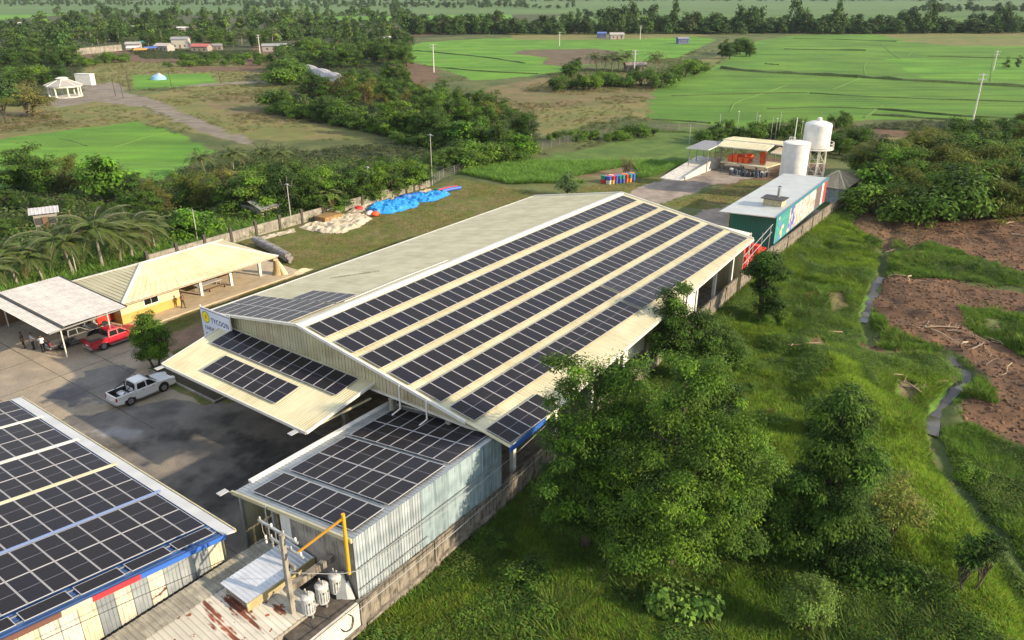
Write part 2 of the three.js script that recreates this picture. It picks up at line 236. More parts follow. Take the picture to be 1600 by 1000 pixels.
const POLYS = [
  [10, [[-494.33,-573.46],[-1321.7,-1713.86],[-621.47,-2017.15],[-57.13,-1853.27],[1949.99,-2110.37],[600.21,-639.85],[205.89,-658.86],[-98.37,-700.41],[-362.86,-934.71],[-421.59,-773.33]]],
  [6, [[-274.92,-345.37],[-542.05,-773.33],[-598.96,-1120.79],[-481.22,-1244.18],[-153.99,-1244.18],[0,-1713.86],[132.17,-1713.86],[15.44,-658.86],[-67.41,-573.46],[-43.99,-345.37],[-50.35,-260.19],[-96.94,-319.47],[-134.23,-403.76],[-210.93,-403.76],[-164.2,-297.06],[-144.15,-207.65]]],
  [1, [[-1274.02,-2017.15],[-1260.34,-2212.56],[-1013.38,-2212.56],[-660.85,-1713.86],[-542.77,-1853.27],[-388.74,-1397.68],[-468.48,-1210.89],[-643.06,-1279.34],[-587.51,-1067.75],[-557.71,-897.35],[-560.62,-879.75]]],
  [1, [[-401.9,-747.42],[-367.39,-773.33],[-305.11,-639.85],[-344.86,-658.86]]], [1, [[-237.16,-1019.44],[0,-1120.79],[0,-915.66],[-107.32,-862.82],[-217.72,-934.71]]],
  [8, [[-134.23,-403.76],[-210.93,-403.76],[-161.82,-297.06],[-138.25,-277.46],[-90.43,-297.06],[-97.46,-339.87]]],
  [9, [[-238.88,-445.22],[-225.99,-474.29],[-183.76,-403.76],[-159.8,-403.76],[-140.09,-375.63],[-208.48,-392.75]]], [9, [[-159.51,-507.29],[-139.57,-507.29],[-97.46,-339.87],[-135.36,-339.87],[-147.06,-362.93],[-121.11,-362.93]]],
  [1, [[-154.01,-324.35],[-125.32,-334.54],[-108.01,-292.93],[-131.56,-277.46]]],
  [8, [[-170.31,-244.85],[-132.16,-260.19],[-106.9,-231.14],[-68.62,-183.1],[-100.05,-207.65],[-123.39,-173.52]]],
  [3, [[-153.18,-218.81],[-137.33,-228.57],[-115.32,-207.65],[-117.08,-192.79],[-131.94,-186.52]]],
  [1, [[-126.25,-173.52],[-110.75,-192.79],[-99.72,-207.65],[-85.12,-192.79],[-74.77,-181.44],[-65.31,-167.63],[-64.1,-138.32],[-81.96,-150.8],[-91.97,-122.58]]],
  [8, [[-123.55,-263.48],[-115.12,-286.94],[-88.05,-297.06],[-71.31,-252.3],[-32.67,-199.47],[-26.84,-183.1],[-56.35,-179.8],[-69.94,-190.06],[-95.01,-224.81]]],
  [3, [[-104.89,-260.19],[-84.73,-277.46],[-50.88,-207.65],[-59.62,-202.47],[-74.71,-213.09]]],
  [7, [[-147.24,-281.18],[-151.96,-301.29],[-143.24,-292.93],[-129.71,-268.56],[-108.92,-244.85],[-68.38,-190.06],[-61.08,-183.1],[-57.86,-175.05],[-69.37,-183.1],[-108.05,-233.77],[-130.18,-247.78],[-134.59,-233.77],[-146.55,-244.85]]],
  [7, [[-151.63,-277.46],[-157.06,-297.06],[-141.36,-288.91],[-144.94,-277.46]]], [7, [[-123.08,-281.18],[-111.85,-297.06],[-92.93,-305.65],[-91.04,-299.16],[-108.92,-288.91]]],
  [1, [[-62.4,-495.8],[-58.46,-531.88],[-17.98,-573.46],[126.47,-621.89],[140.25,-558.91],[84.62,-411.44],[61.69,-389.2],[39.41,-382.3],[21.66,-339.87],[0,-314.73],[-14.67,-305.65],[-31.21,-356.89],[-48.51,-382.3],[-58.02,-419.41]]],
  [4, [[6.58,-464.2],[48.56,-474.29],[59.14,-454.52],[50.89,-389.2],[23.07,-362.93],[13.41,-375.63],[19.53,-411.44],[0,-436.28]]],
  [8, [[0,-639.85],[146.25,-668.79],[146.76,-604.88],[70.12,-558.91],[0,-558.91]]],
  [9, [[-60.27,-396.35],[-45.48,-382.3],[-29.78,-339.87],[-28.95,-301.29],[-35.68,-277.46],[-47.59,-297.06]]], [9, [[-120.45,-773.33],[-90.22,-723.17],[0,-700.41],[-66.28,-604.88],[-83,-588.76]]],
  [3, [[-13.64,-260.19],[-6.91,-286.94],[18.12,-324.35],[53.33,-334.54],[57.84,-314.73],[41.42,-237.81],[33.45,-186.52],[24.13,-183.1],[15.21,-184.8],[4.52,-183.1],[5.04,-221.17]]],
  [8, [[7.5,-231.14],[41.59,-244.85],[33.14,-186.52],[6.03,-183.1]]],
  [2, [[86.57,-351.04],[162.52,-545.07],[211.13,-613.27],[463.25,-658.86],[203.24,-281.18],[133.29,-314.73],[96.22,-345.37]]],
  [5, [[260.77,-558.91],[296.6,-573.46],[414.99,-588.76],[347.17,-490.25],[268.15,-501.48]]], [8, [[280.1,-639.85],[463.25,-658.86],[426.08,-604.88],[269.63,-573.46]]],
  [5, [[83.46,-375.63],[108.12,-427.69],[105.46,-403.76],[86.13,-353.94]]],
  [2, [[59.02,-324.35],[86.57,-351.04],[133.29,-314.73],[200.68,-277.46],[138.08,-186.52],[125.28,-201.46],[110.65,-211.98],[90.75,-209.8],[69.53,-207.65],[48.67,-184.8],[33.77,-184.8],[40.19,-233.77]]],
  [1, [[185.36,-403.76],[246.76,-389.2],[196.99,-307.87],[160.95,-314.73]]],
  [6, [[84.15,-197.52],[105.14,-207.65],[152.63,-207.65],[91.36,-118.66],[53.8,-118.66],[67.04,-164.82]]], [8, [[87.08,-183.95],[104.32,-186.52],[97.42,-170.52],[87.56,-164.82],[80.6,-167.63]]], [9, [[89.81,-195.6],[106.16,-190.06],[103.87,-185.65],[86.7,-184.8]]],
  [6, [[-92.52,-123.39],[-81.96,-150.8],[-64.21,-135.86],[-61.73,-147.35],[-51.2,-162.1],[-39.53,-170.52],[-26.25,-176.61],[-14.12,-170.52],[5.35,-160.77],[2.52,-150.8],[-12.82,-138.32],[-26.24,-128.91],[-43.93,-108.15],[-51.71,-86.84],[-62.47,-78.75]]],
  [6, [[-77.62,-260.19],[-61.23,-319.47],[-33.56,-260.19],[-11.56,-237.81],[6.78,-207.65],[5.27,-158.16],[-27.14,-183.1],[-66.57,-221.17]]],
  // the compound
  [0, sp([[-5, -62], [160, -62], [160, 20], [-40, 20]])],
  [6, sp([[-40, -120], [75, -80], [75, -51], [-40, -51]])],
  [13, sp([[2, -50], [75, -50], [75, -12], [-2, -12]])],
  [22, sp([[78, -52], [155, -40], [150, -22], [112, -22], [98, -22], [84, -30], [77, -40]])],
  [13, sp([[66, -22], [80, -30], [98, -21], [112, -17], [112, -6], [80, -12], [64, -12]])],
  [3, sp([[84, -34], [104, -30], [98, -24], [86, -28]])],
  [9, sp([[98, -16], [128, -16], [128, 2], [108, 4], [100, -6]])],
  [19, sp([[48, -12.6], [80, -20], [100, -20.4], [114, -17], [122, -10], [118, -5], [108, -6.5], [86, -11.4], [78, -12], [76, -4], [66, -2], [50, 14], [48, 12]])],
  [19, sp([[60, 12], [60, -3], [92, -6], [92, 12]])],
  [13, sp([[80, -11.2], [106, -6.4], [108, 2], [82, -4.5]])],
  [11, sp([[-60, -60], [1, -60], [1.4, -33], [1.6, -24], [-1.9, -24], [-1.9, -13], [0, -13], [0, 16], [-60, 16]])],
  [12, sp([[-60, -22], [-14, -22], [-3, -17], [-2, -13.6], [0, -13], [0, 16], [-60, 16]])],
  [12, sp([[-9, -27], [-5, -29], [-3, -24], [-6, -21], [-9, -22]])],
  [14, sp([[1.6, -44], [24.5, -44], [24.5, -32.8], [1.6, -32.8]])],
  [13, sp([[1.6, -32.8], [30, -32.8], [30, -29.6], [1.2, -29.6]])],
  [18, sp([[1.2, -29.6], [40, -29.6], [40, -25.4], [1.2, -25.4]])],
  [13, sp([[1.4, -25.4], [40, -25.4], [40, -14], [0, -14], [0, -13], [-1.9, -13], [-1.9, -23.4], [1.2, -23.6]])],
  // east of the wall
  [15, [...sp([[-45, 15.9], [-12.2, 15.7], [0, 15.4], [30, 14.1], [63, 12.5], [90, 12.5], [100, 13.4]]), ...[[63.08,-123.39],[57.91,-113.19],[51,-105.01],[47.23,-93.9],[41.43,-80.65],[37.2,-75.18],[36.09,-65.93],[41.6,-65.93],[41.2,-60.76],[34.4,-56.21],[31.15,-48.61],[30.27,-42.48],[29.61,-36.88],[28.48,-27.32],[-5.81,-23.93]]]],
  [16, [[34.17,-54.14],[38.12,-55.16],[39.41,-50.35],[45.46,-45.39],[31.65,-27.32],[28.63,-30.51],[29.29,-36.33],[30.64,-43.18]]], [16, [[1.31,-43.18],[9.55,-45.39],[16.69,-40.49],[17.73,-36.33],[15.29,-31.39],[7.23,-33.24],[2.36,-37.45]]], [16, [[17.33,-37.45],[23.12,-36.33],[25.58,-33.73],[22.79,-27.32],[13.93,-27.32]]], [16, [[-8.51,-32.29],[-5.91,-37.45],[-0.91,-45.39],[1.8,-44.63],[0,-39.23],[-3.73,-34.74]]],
  [23, [[30.59,-65.93],[31.93,-63.25],[31.3,-54.14],[31.15,-48.61],[30.27,-42.48],[28.94,-33.24],[28.09,-29.67],[26.16,-30.94],[25.58,-33.73],[25.21,-37.45],[25.51,-42.48],[27.36,-52.19],[28.04,-60.76]]],
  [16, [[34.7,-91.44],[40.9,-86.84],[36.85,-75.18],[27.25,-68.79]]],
  [0, [[63.08,-123.39],[111.07,-131.15],[49.26,-50.35],[39.41,-50.35],[38.12,-55.16],[36.01,-56.21],[41.77,-60.76],[42.82,-65.93],[37.68,-68.05],[38.36,-75.18],[44.76,-86.84],[51.14,-102.02]]],
  [17, [[60.83,-113.19],[67.24,-117.16],[73.94,-120.2],[95.18,-124.21],[71.81,-90.25],[64.19,-89.55],[61.83,-95.18],[59.63,-100.59],[57.99,-104.4]]], [17, [[45.13,-89.09],[50.72,-89.55],[53.41,-88.63],[59.68,-85.97],[67.69,-84.27],[64.4,-79.5],[54.61,-79.88],[50.09,-79.5],[48.46,-75.18],[50.24,-68.05],[50.68,-59.57],[44.96,-51.26],[42.06,-52.19],[41.48,-57.3],[43.04,-61.98],[44.04,-67.05],[41.75,-71.23],[39.88,-74.32],[41.31,-81.04]]],
  [17, [[39.29,-59.33],[43,-56.21],[44.33,-50.35],[40.39,-50.35],[38.67,-53.35],[37.82,-55.58]]], [9, [[56.44,-122.58],[60.05,-116.79],[52.17,-100.59],[51.18,-105.01],[50.88,-111.47]]], [9, [[59.21,-114.96],[62.29,-113.19],[58.44,-103.5],[54.37,-100.59],[54.46,-105.01]]],
  [3, [[36.62,-83.65],[39.28,-84.69],[38,-79.69],[35.14,-77.83]]], [3, [[29.42,-70.3],[31.9,-71.07],[31.4,-68.05],[28.66,-67.05]]], [9, [[35.16,-71.86],[37.42,-70.3],[35.8,-68.05],[34.22,-68.79]]], [3, [[34.9,-61.98],[36.62,-60.76],[34.38,-57.3],[33.24,-58.99]]],
];
function raster(x0, x1, z0, z1, n) {
  const m = new Uint8Array(n * n);
  for (const [id, poly] of POLYS) {
    const q = poly.map(([x, z]) => [(x - x0) / (x1 - x0) * n, (z - z0) / (z1 - z0) * n]);
    let lo = Math.max(0, Math.floor(Math.min(...q.map(p => p[1])))), hi = Math.min(n - 1, Math.ceil(Math.max(...q.map(p => p[1]))));
    for (let j = lo; j <= hi; j++) {
      const y = j + .5, xs = [];
      for (let k = 0; k < q.length; k++) { const A = q[k], B = q[(k + 1) % q.length]; if ((A[1] <= y) !== (B[1] <= y)) xs.push(A[0] + (y - A[1]) / (B[1] - A[1]) * (B[0] - A[0])); }
      xs.sort((a, b) => a - b);
      for (let k = 0; k + 1 < xs.length; k += 2) { const s = Math.max(0, Math.ceil(xs[k] - .5)), e = Math.min(n - 1, Math.floor(xs[k + 1] - .5)); if (e >= s) m.fill(id, j * n + s, j * n + e + 1); }
    }
  }
  return m;
}
// oil, tar and damp stains in the yard: site position, radii, turn, colour, how thick
const STAINS = [[-10.2, -13, 2.2, 1.3, .4, [.045, .042, .04], .9], [-6.2, -11.6, 1.5, 2.2, .2, [.05, .047, .045], .85], [-8.6, -1, 4.5, 4, 0, [.045, .043, .042], .95], [-4, -3, 3, 5, 0, [.042, .04, .04], .95], [-12.4, -17.4, 1.1, 1.1, 0, [.06, .055, .05], .8], [-8, -24.8, 1.9, 2.3, .3, [.10, .092, .105], .9], [-12, -19, 1.6, 3, -.5, [.36, .33, .28], .6], [-9, -15, .9, 2, -.4, [.34, .34, .36], .7], [-13.6, -3, 2.4, 6, 0, [.06, .057, .055], .9], [-5, -15.5, 1, 1.6, .5, [.07, .065, .06], .7], [-9.5, -8, 1.2, 1.8, .9, [.26, .23, .19], .8], [-3.2, -10, 1.1, 1.3, 0, [.05, .048, .046], .8], [-12, -30, 3, 5, .2, [.22, .2, .17], .5], [-5, -44, 3, 4, 0, [.18, .16, .14], .7], [-16, -36, 2, 3, .4, [.2, .18, .16], .6], [100, -13, 2, 8, 1.2, [.12, .1, .085], .7], [92, -15, 1.4, 7, 1.4, [.16, .13, .11], .7], [70, 4, 6, 3, .2, [.13, .12, .11], .6]];
function stain(x, z, o) { const [a, b] = siteOf(x, z); for (const [sa, sb, ra, rb, t, c, k] of STAINS) { const da = a - sa, db = b - sb; if (Math.abs(da) > ra * 2.4 + rb || Math.abs(db) > rb * 2.4 + ra) continue; const u = (da * Math.cos(t) + db * Math.sin(t)) / ra, v = (db * Math.cos(t) - da * Math.sin(t)) / rb, f = 1.15 - Math.hypot(u, v) * .75 + (fbm(a / 1.3 + sa, b / 1.3, 4) - .5) * 1.5, m = sstep(.2, .95, f) * k * (.65 + .5 * noise(a * 2.2, b * 2.2)); for (let q = 0; q < 3; q++) o[q] = mix(o[q], c[q], clamp(m)); } }
function landTexture(x0, x1, z0, z1, n, near) {
  const m = raster(x0, x1, z0, z1, n), sx = (x1 - x0) / n, sz = (z1 - z0) / n, wob0 = near ? .5 : 1.5;
  const t = tex(n, n, (i, jj, o) => {
    const j = n - 1 - jj, x = x0 + (i + .5) * sx, z = z0 + (j + .5) * sz;
    const w1 = noise(x / 3.1, z / 3.1) - .5, w2 = noise(x / 3.1 + 40, z / 3.1 + 9) - .5, w3 = near ? (noise(x / .7, z / .7) - .5) * .5 : 0;
    const z0d = m[j * n + i], soft = z0d === 11 || z0d === 12 || z0d === 19, wob = soft ? 1.4 : z0d === 17 || z0d === 15 ? 1.1 : wob0;
    const ii = clamp(Math.round(i + (w1 * 2 + w3) * wob / sx), 0, n - 1), ij = clamp(Math.round(j + (w2 * 2 + w3) * wob / sz), 0, n - 1), zo = Z[m[ij * n + ii]];
    const s = zo[2], p = sstep(.3, .7, fbm(x / s * 3, z / s * 3, 3)), q = fbm(x / (s * .22), z / (s * .22) * .7, 2);
    let g = 1 + zo[3] * ((q - .5) * 1.1 + (noise(x / .9, z / .9) - .5) * .6 + (near ? (noise(x / .24, z / .24) - .5) * .7 + (noise(x / .1, z / .1) - .5) * .4 : 0));
    if (zo === Z[1] || zo === Z[2] || zo === Z[10]) g *= 1 + .4 * (noise(x / 22 + z * .02, z / 2.4) - .5) + .35 * (noise(x / 60, z / 9) - .5) + .2 * (noise(x / 5, z / 1.3) - .5);
    for (let c = 0; c < 3; c++) o[c] = mix(zo[0][c], zo[1][c], p) * g;
    if (near && (zo === Z[11] || zo === Z[12] || zo === Z[19])) stain(x, z, o);
  });
  t.wrapS = t.wrapT = THREE.ClampToEdgeWrapping; return [t, m];
}
function gridMesh(name, xs, zs, hf, uvRect, material) {
  const nx = xs.length, nz = zs.length, p = new Float32Array(nx * nz * 3), uv = new Float32Array(nx * nz * 2), uv2 = [], idx = [];
  for (let j = 0; j < nz; j++) for (let i = 0; i < nx; i++) { const k = j * nx + i; p[k * 3] = xs[i]; p[k * 3 + 1] = hf(xs[i], zs[j]); p[k * 3 + 2] = zs[j]; uv[k * 2] = (xs[i] - uvRect[0]) / (uvRect[1] - uvRect[0]); uv[k * 2 + 1] = 1 - (zs[j] - uvRect[2]) / (uvRect[3] - uvRect[2]); if (i && j) idx.push(k - nx - 1, k - 1, k - nx, k - nx, k - 1, k); }
  const g = new THREE.BufferGeometry(); g.setAttribute('position', new THREE.BufferAttribute(p, 3)); g.setAttribute('uv', new THREE.BufferAttribute(uv, 2)); g.setIndex(idx); g.computeVertexNormals();
  const o = shade(new THREE.Mesh(g, material)); o.name = name; o.userData.kind = 'structure'; scene.add(o); return o;
}
const range = (a, b, s) => { const r = []; for (let v = a; v <= b + 1e-6; v += s) r.push(v); return r; };
const grainTex = tex(512, 512, (i, j, o) => { const v = fbmT(i / 8, j / 8, 64, 2) * .6 + fbmT(i / 2, j / 2, 256, 4) * .4; o[0] = o[1] = o[2] = v; }, false);
const FARR = [-804, 804, -1104, 60];
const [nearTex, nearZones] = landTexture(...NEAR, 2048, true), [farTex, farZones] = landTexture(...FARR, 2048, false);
const grainNear = grainTex.clone(); grainNear.repeat.set(54, 39); grainNear.needsUpdate = true;
const grainFar = grainTex.clone(); grainFar.repeat.set(200, 145); grainFar.needsUpdate = true;
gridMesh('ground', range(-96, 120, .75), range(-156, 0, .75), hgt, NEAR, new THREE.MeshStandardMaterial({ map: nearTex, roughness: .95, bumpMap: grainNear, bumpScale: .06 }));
gridMesh('plain', range(-804, 804, 12), range(-1104, 60, 12), (x, z) => (x > -96 && x < 120 && z > -156 && z < 0) ? -3 : 0, FARR, new THREE.MeshStandardMaterial({ map: farTex, roughness: 1, bumpMap: grainFar, bumpScale: .25 }));
{
  const t = tex(512, 512, (i, j, o) => { const x = i * 12, z = j * 10, p = fbm(x / 300, z / 90, 3), f = sstep(.45, .55, p); for (let c = 0; c < 3; c++) o[c] = mix(Z[10][0][c], [.07, .14, .026][c], f) * (.85 + .3 * noise(x / 30, z / 30)); });
  t.wrapS = t.wrapT = THREE.MirroredRepeatWrapping;
  gridMesh('distant_plain', range(-6000, 6000, 400), range(-9000, -1000, 400), () => -.6, [-3000, 3000, -6100, -1100], new THREE.MeshStandardMaterial({ map: t, roughness: 1 }));
  gridMesh('rear_plain', range(-804, 804, 201), range(60, 660, 100), () => 0, FARR, new THREE.MeshStandardMaterial({ color: col(.07, .11, .03), roughness: 1 }));
}
const zoneAt = (x, z) => { const i = Math.floor((x - NEAR[0]) / (NEAR[1] - NEAR[0]) * 2048), j = Math.floor((z - NEAR[2]) / (NEAR[3] - NEAR[2]) * 2048); return i < 0 || j < 0 || i > 2047 || j > 2047 ? -1 : nearZones[j * 2048 + i]; };
const farZone = (x, z) => { const i = Math.floor((x - FARR[0]) / (FARR[1] - FARR[0]) * 2048), j = Math.floor((z - FARR[2]) / (FARR[3] - FARR[2]) * 2048); return i < 0 || j < 0 || i > 2047 || j > 2047 ? -1 : farZones[j * 2048 + i]; };
console.log('land done');

// ---------------------------------------------------------------- materials of the compound
const M = {
  cream: mat([.69, .655, .455], .55, { map: grime(9, { patch: .22, streak: .2, speck: .08, tint: [.9, 1, 1.25], seed: 1 }) }),
  creamOld: mat([.60, .57, .385], .65, { map: grime(6, { patch: .3, streak: .3, speck: .1, tint: [.9, 1, 1.2], seed: 2 }) }),
  trim: mat([.74, .73, .66], .5, { map: grime(5, { patch: .22, speck: .1, seed: 3 }) }),
  white: mat([.78, .78, .75], .6, { map: grime(4, { patch: .18, streak: .1, seed: 4 }) }),
  galv: mat([.46, .49, .50], .42, { metalness: .35, map: grime(5, { patch: .3, streak: .25, speck: .1, seed: 5 }) }),
  teal: mat([.44, .50, .54], .5, { map: grime(5, { patch: .35, streak: .4, speck: .12, seed: 6, tint: [1.1, 1, .95] }) }),
  concrete: mat([.36, .335, .29], .9, { map: grime(4, { patch: .45, streak: .5, speck: .25, seed: 7, lo: .35 }) }),
  concreteOld: mat([.29, .26, .215], .95, { map: grime(3.2, { patch: .6, streak: .75, speck: .3, seed: 8, lo: .22, scale: 1 }) }),
  whitewash: mat([.70, .68, .62], .9, { map: grime(4, { patch: .3, streak: .3, speck: .2, seed: 9, lo: .4 }) }),
  dark: mat([.05, .05, .052], .7), steel: mat([.30, .30, .29], .5, { metalness: .4 }), blue: mat([.03, .12, .46], .5), red: mat([.50, .03, .04], .5),
  brown: mat([.13, .06, .045], .6), yellow: mat([.62, .36, .02], .45), orange: mat([.70, .10, .02], .55), green: mat([.02, .16, .12], .5),
  tan: mat([.50, .42, .30], .85, { map: grime(5, { patch: .25, speck: .15, seed: 10 }) }), ochre: mat([.62, .40, .12], .85, { map: grime(4, { patch: .2, speck: .12, seed: 11 }) }),
  glass: new THREE.MeshStandardMaterial({ color: col(.012, .014, .016), roughness: .08 }), rubber: mat([.018, .018, .018], .85), wood: mat([.16, .10, .06], .85), black: mat([.012, .012, .013], .5),
  rust: mat([1, 1, 1], .85, { map: rustTexture() }), rustRoof: mat([1, 1, 1], .85, { map: rustRoofTexture() }), cable: mat([.03, .03, .032], .7), cableGrey: mat([.34, .35, .36], .6),
};
function rustTexture() {                                // old cream sheets with spreading rust, 8 m tile
  const n = 512; return tex(n, n, (i, j, o) => { const u = i / n, v = j / n, p = fbmT(u * 6, v * 24, 6, 5, 24) * .75 + fbmT(u * 40, v * 40, 40, 7) * .25, k = sstep(.60, .68, p), d = fbmT(u * 8, v * 8, 8, 8); for (let c = 0; c < 3; c++) o[c] = mix([.60, .57, .47][c] * (.75 + .4 * d), mix([.20, .055, .03][c], [.09, .03, .02][c], d), k); }, true, [1 / 8, 1 / 8]);
}
function rustRoofTexture() {                            // the lean-to: worn cream paint, two long rust burns, scattered flecks; 14.5 m by 6 m
  const n = 1024, m = 512; return tex(n, m, (i, j, o) => { const u = i / n * 14.5, v = j / m * 6, d = fbm(u * 1.2, v * 1.2, 3), e = fbm(u * 3.5, v * 1.3 + 9, 4); let k = 0; for (const [cu, cv, ru, rv, t] of [[3.0, 3.0, .32, 1.7, -.05], [4.2, 3.4, .5, 2.2, -.08], [9.2, 2.2, .5, 1.1, .1], [7.4, 4.6, .3, .7, 0], [1.6, 4.6, .25, .8, 0]]) { const a = u - cu + (v - cv) * t, f = 1.1 - Math.hypot(a / ru, (v - cv) / rv) + (e - .5) * 2.2 - (((u / .3) % 1) > .72 ? .35 : 0); k = Math.max(k, sstep(.1, .6, f)); } k = Math.max(k, sstep(.74, .8, fbm(u * 2.2 + 30, v * 2.2, 4))); const s = .8 + .35 * d; for (let c = 0; c < 3; c++) o[c] = mix([.60, .575, .50][c] * s, mix([.34, .10, .04][c], [.11, .035, .022][c], clamp(e * 1.6 - .3)), k); }, true, [1 / 14.5, 1 / 6]);
}
// ---------------------------------------------------------------- solar panels
function cellTexture(midline, seed, tone) {
  const w = 512, h = 256; return tex(w, h, (i, j, o) => {
    const u = i / w, v = j / h, e = Math.min(i, w - 1 - i) < 9 || Math.min(j, h - 1 - j) < 8;
    if (e) { o[0] = .40; o[1] = .40; o[2] = .42; return; }
    const cu = (u * 24) % 1, cv = (v * 6) % 1, n = noise(Math.floor(u * 24) * 3.3 + seed * 9, Math.floor(v * 6) * 7.7);
    let r = tone[0] * (.85 + .3 * n), g = tone[1] * (.85 + .3 * n), b = tone[2] * (.8 + .4 * n);
    if (cu < .10) { r += .04; g += .038; b += .042; } else if (cv < .03) { r += .016; g += .016; b += .02; }
    if (midline && Math.abs(u - .5) < .006) { r = .22; g = .22; b = .25; }
    o[0] = r; o[1] = g; o[2] = b;
  });
}
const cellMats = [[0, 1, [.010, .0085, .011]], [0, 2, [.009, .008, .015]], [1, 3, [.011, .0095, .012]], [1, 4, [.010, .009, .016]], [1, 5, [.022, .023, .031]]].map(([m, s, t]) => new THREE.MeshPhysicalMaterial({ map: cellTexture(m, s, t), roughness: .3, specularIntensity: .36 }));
const panelGeos = {};
function panelGeo(l, w) {                               // long side on x, a framed sheet of glass
  const k = l.toFixed(2) + 'x' + w.toFixed(2); if (panelGeos[k]) return panelGeos[k];
  const m = new MB(), X = l / 2, Y = w / 2, f = .022, t = .038, U = (x, z) => [x / l + .5, z / w + .5], F = [.005, .005];
  const q = (a, b, c, d, uv) => m.poly([a, b, c, d], uv || [F, F, F, F]);
  const g = .034, R = (x, z, y) => [x, y, z];
  q(R(-X + f, Y - f, g), R(X - f, Y - f, g), R(X - f, -Y + f, g), R(-X + f, -Y + f, g), [U(-X + f, Y - f), U(X - f, Y - f), U(X - f, -Y + f), U(-X + f, -Y + f)]);
  const o = [[-X, Y], [X, Y], [X, -Y], [-X, -Y]], n = [[-X + f, Y - f], [X - f, Y - f], [X - f, -Y + f], [-X + f, -Y + f]];
  for (let k = 0; k < 4; k++) { const s = (k + 1) % 4; q(R(...o[k], t), R(...o[s], t), R(...n[s], t), R(...n[k], t)); q(R(...o[k], 0), R(...o[s], 0), R(...o[s], t), R(...o[k], t)); q(R(...n[s], t), R(...n[s], g), R(...n[k], g), R(...n[k], t)); }
  q(R(-X, -Y, 0), R(X, -Y, 0), R(X, Y, 0), R(-X, Y, 0));
  return panelGeos[k] = m.geo();
}
let panelRnd = rng(77);
// rows of panels on a slope: corner at site (a, b, y); nx panels down x, nz along the ridge; long side on x unless turned
function solarArray(label, a, b, y, tilt, nx, nz, px, pz, mats, { turned = false, gap = .022, skip } = {}) {
  const g = new THREE.Group(); g.name = numbered('solar_array'); g.userData = { label, category: 'solar array', group: 'solar arrays on the roofs' };
  g.position.copy(world(a, b, y)); g.rotation.set(tilt[0], SITE, tilt[1], 'YXZ'); scene.add(g);
  const geo = turned ? panelGeo(pz - gap, px - gap) : panelGeo(px - gap, pz - gap);
  const rails = new MB(); for (let j = 0; j < nx; j++) for (const t of [.25, .75]) rails.bar([(j + t) * px, -.03, 0], [(j + t) * px, -.03, -nz * pz], .05, .05);
  rails.build('mounting_rail', M.steel, g);
  for (let i = 0; i < nx; i++) for (let j = 0; j < nz; j++) {
    if (skip && skip(i, j)) continue;
    const o = shade(new THREE.Mesh(geo, mats[Math.floor(panelRnd() * mats.length)])); o.name = 'solar_panel'; o.position.set((i + .5) * px, 0, -(j + .5) * pz); if (turned) o.rotation.y = Math.PI / 2;
    o.rotation.z += (panelRnd() - .5) * .006; o.rotation.x += (panelRnd() - .5) * .006; g.add(o);
  }
  return g;
}
const cA = [cellMats[0], cellMats[0], cellMats[1]], cB = [cellMats[2], cellMats[2], cellMats[3]], cC = [cellMats[4]];

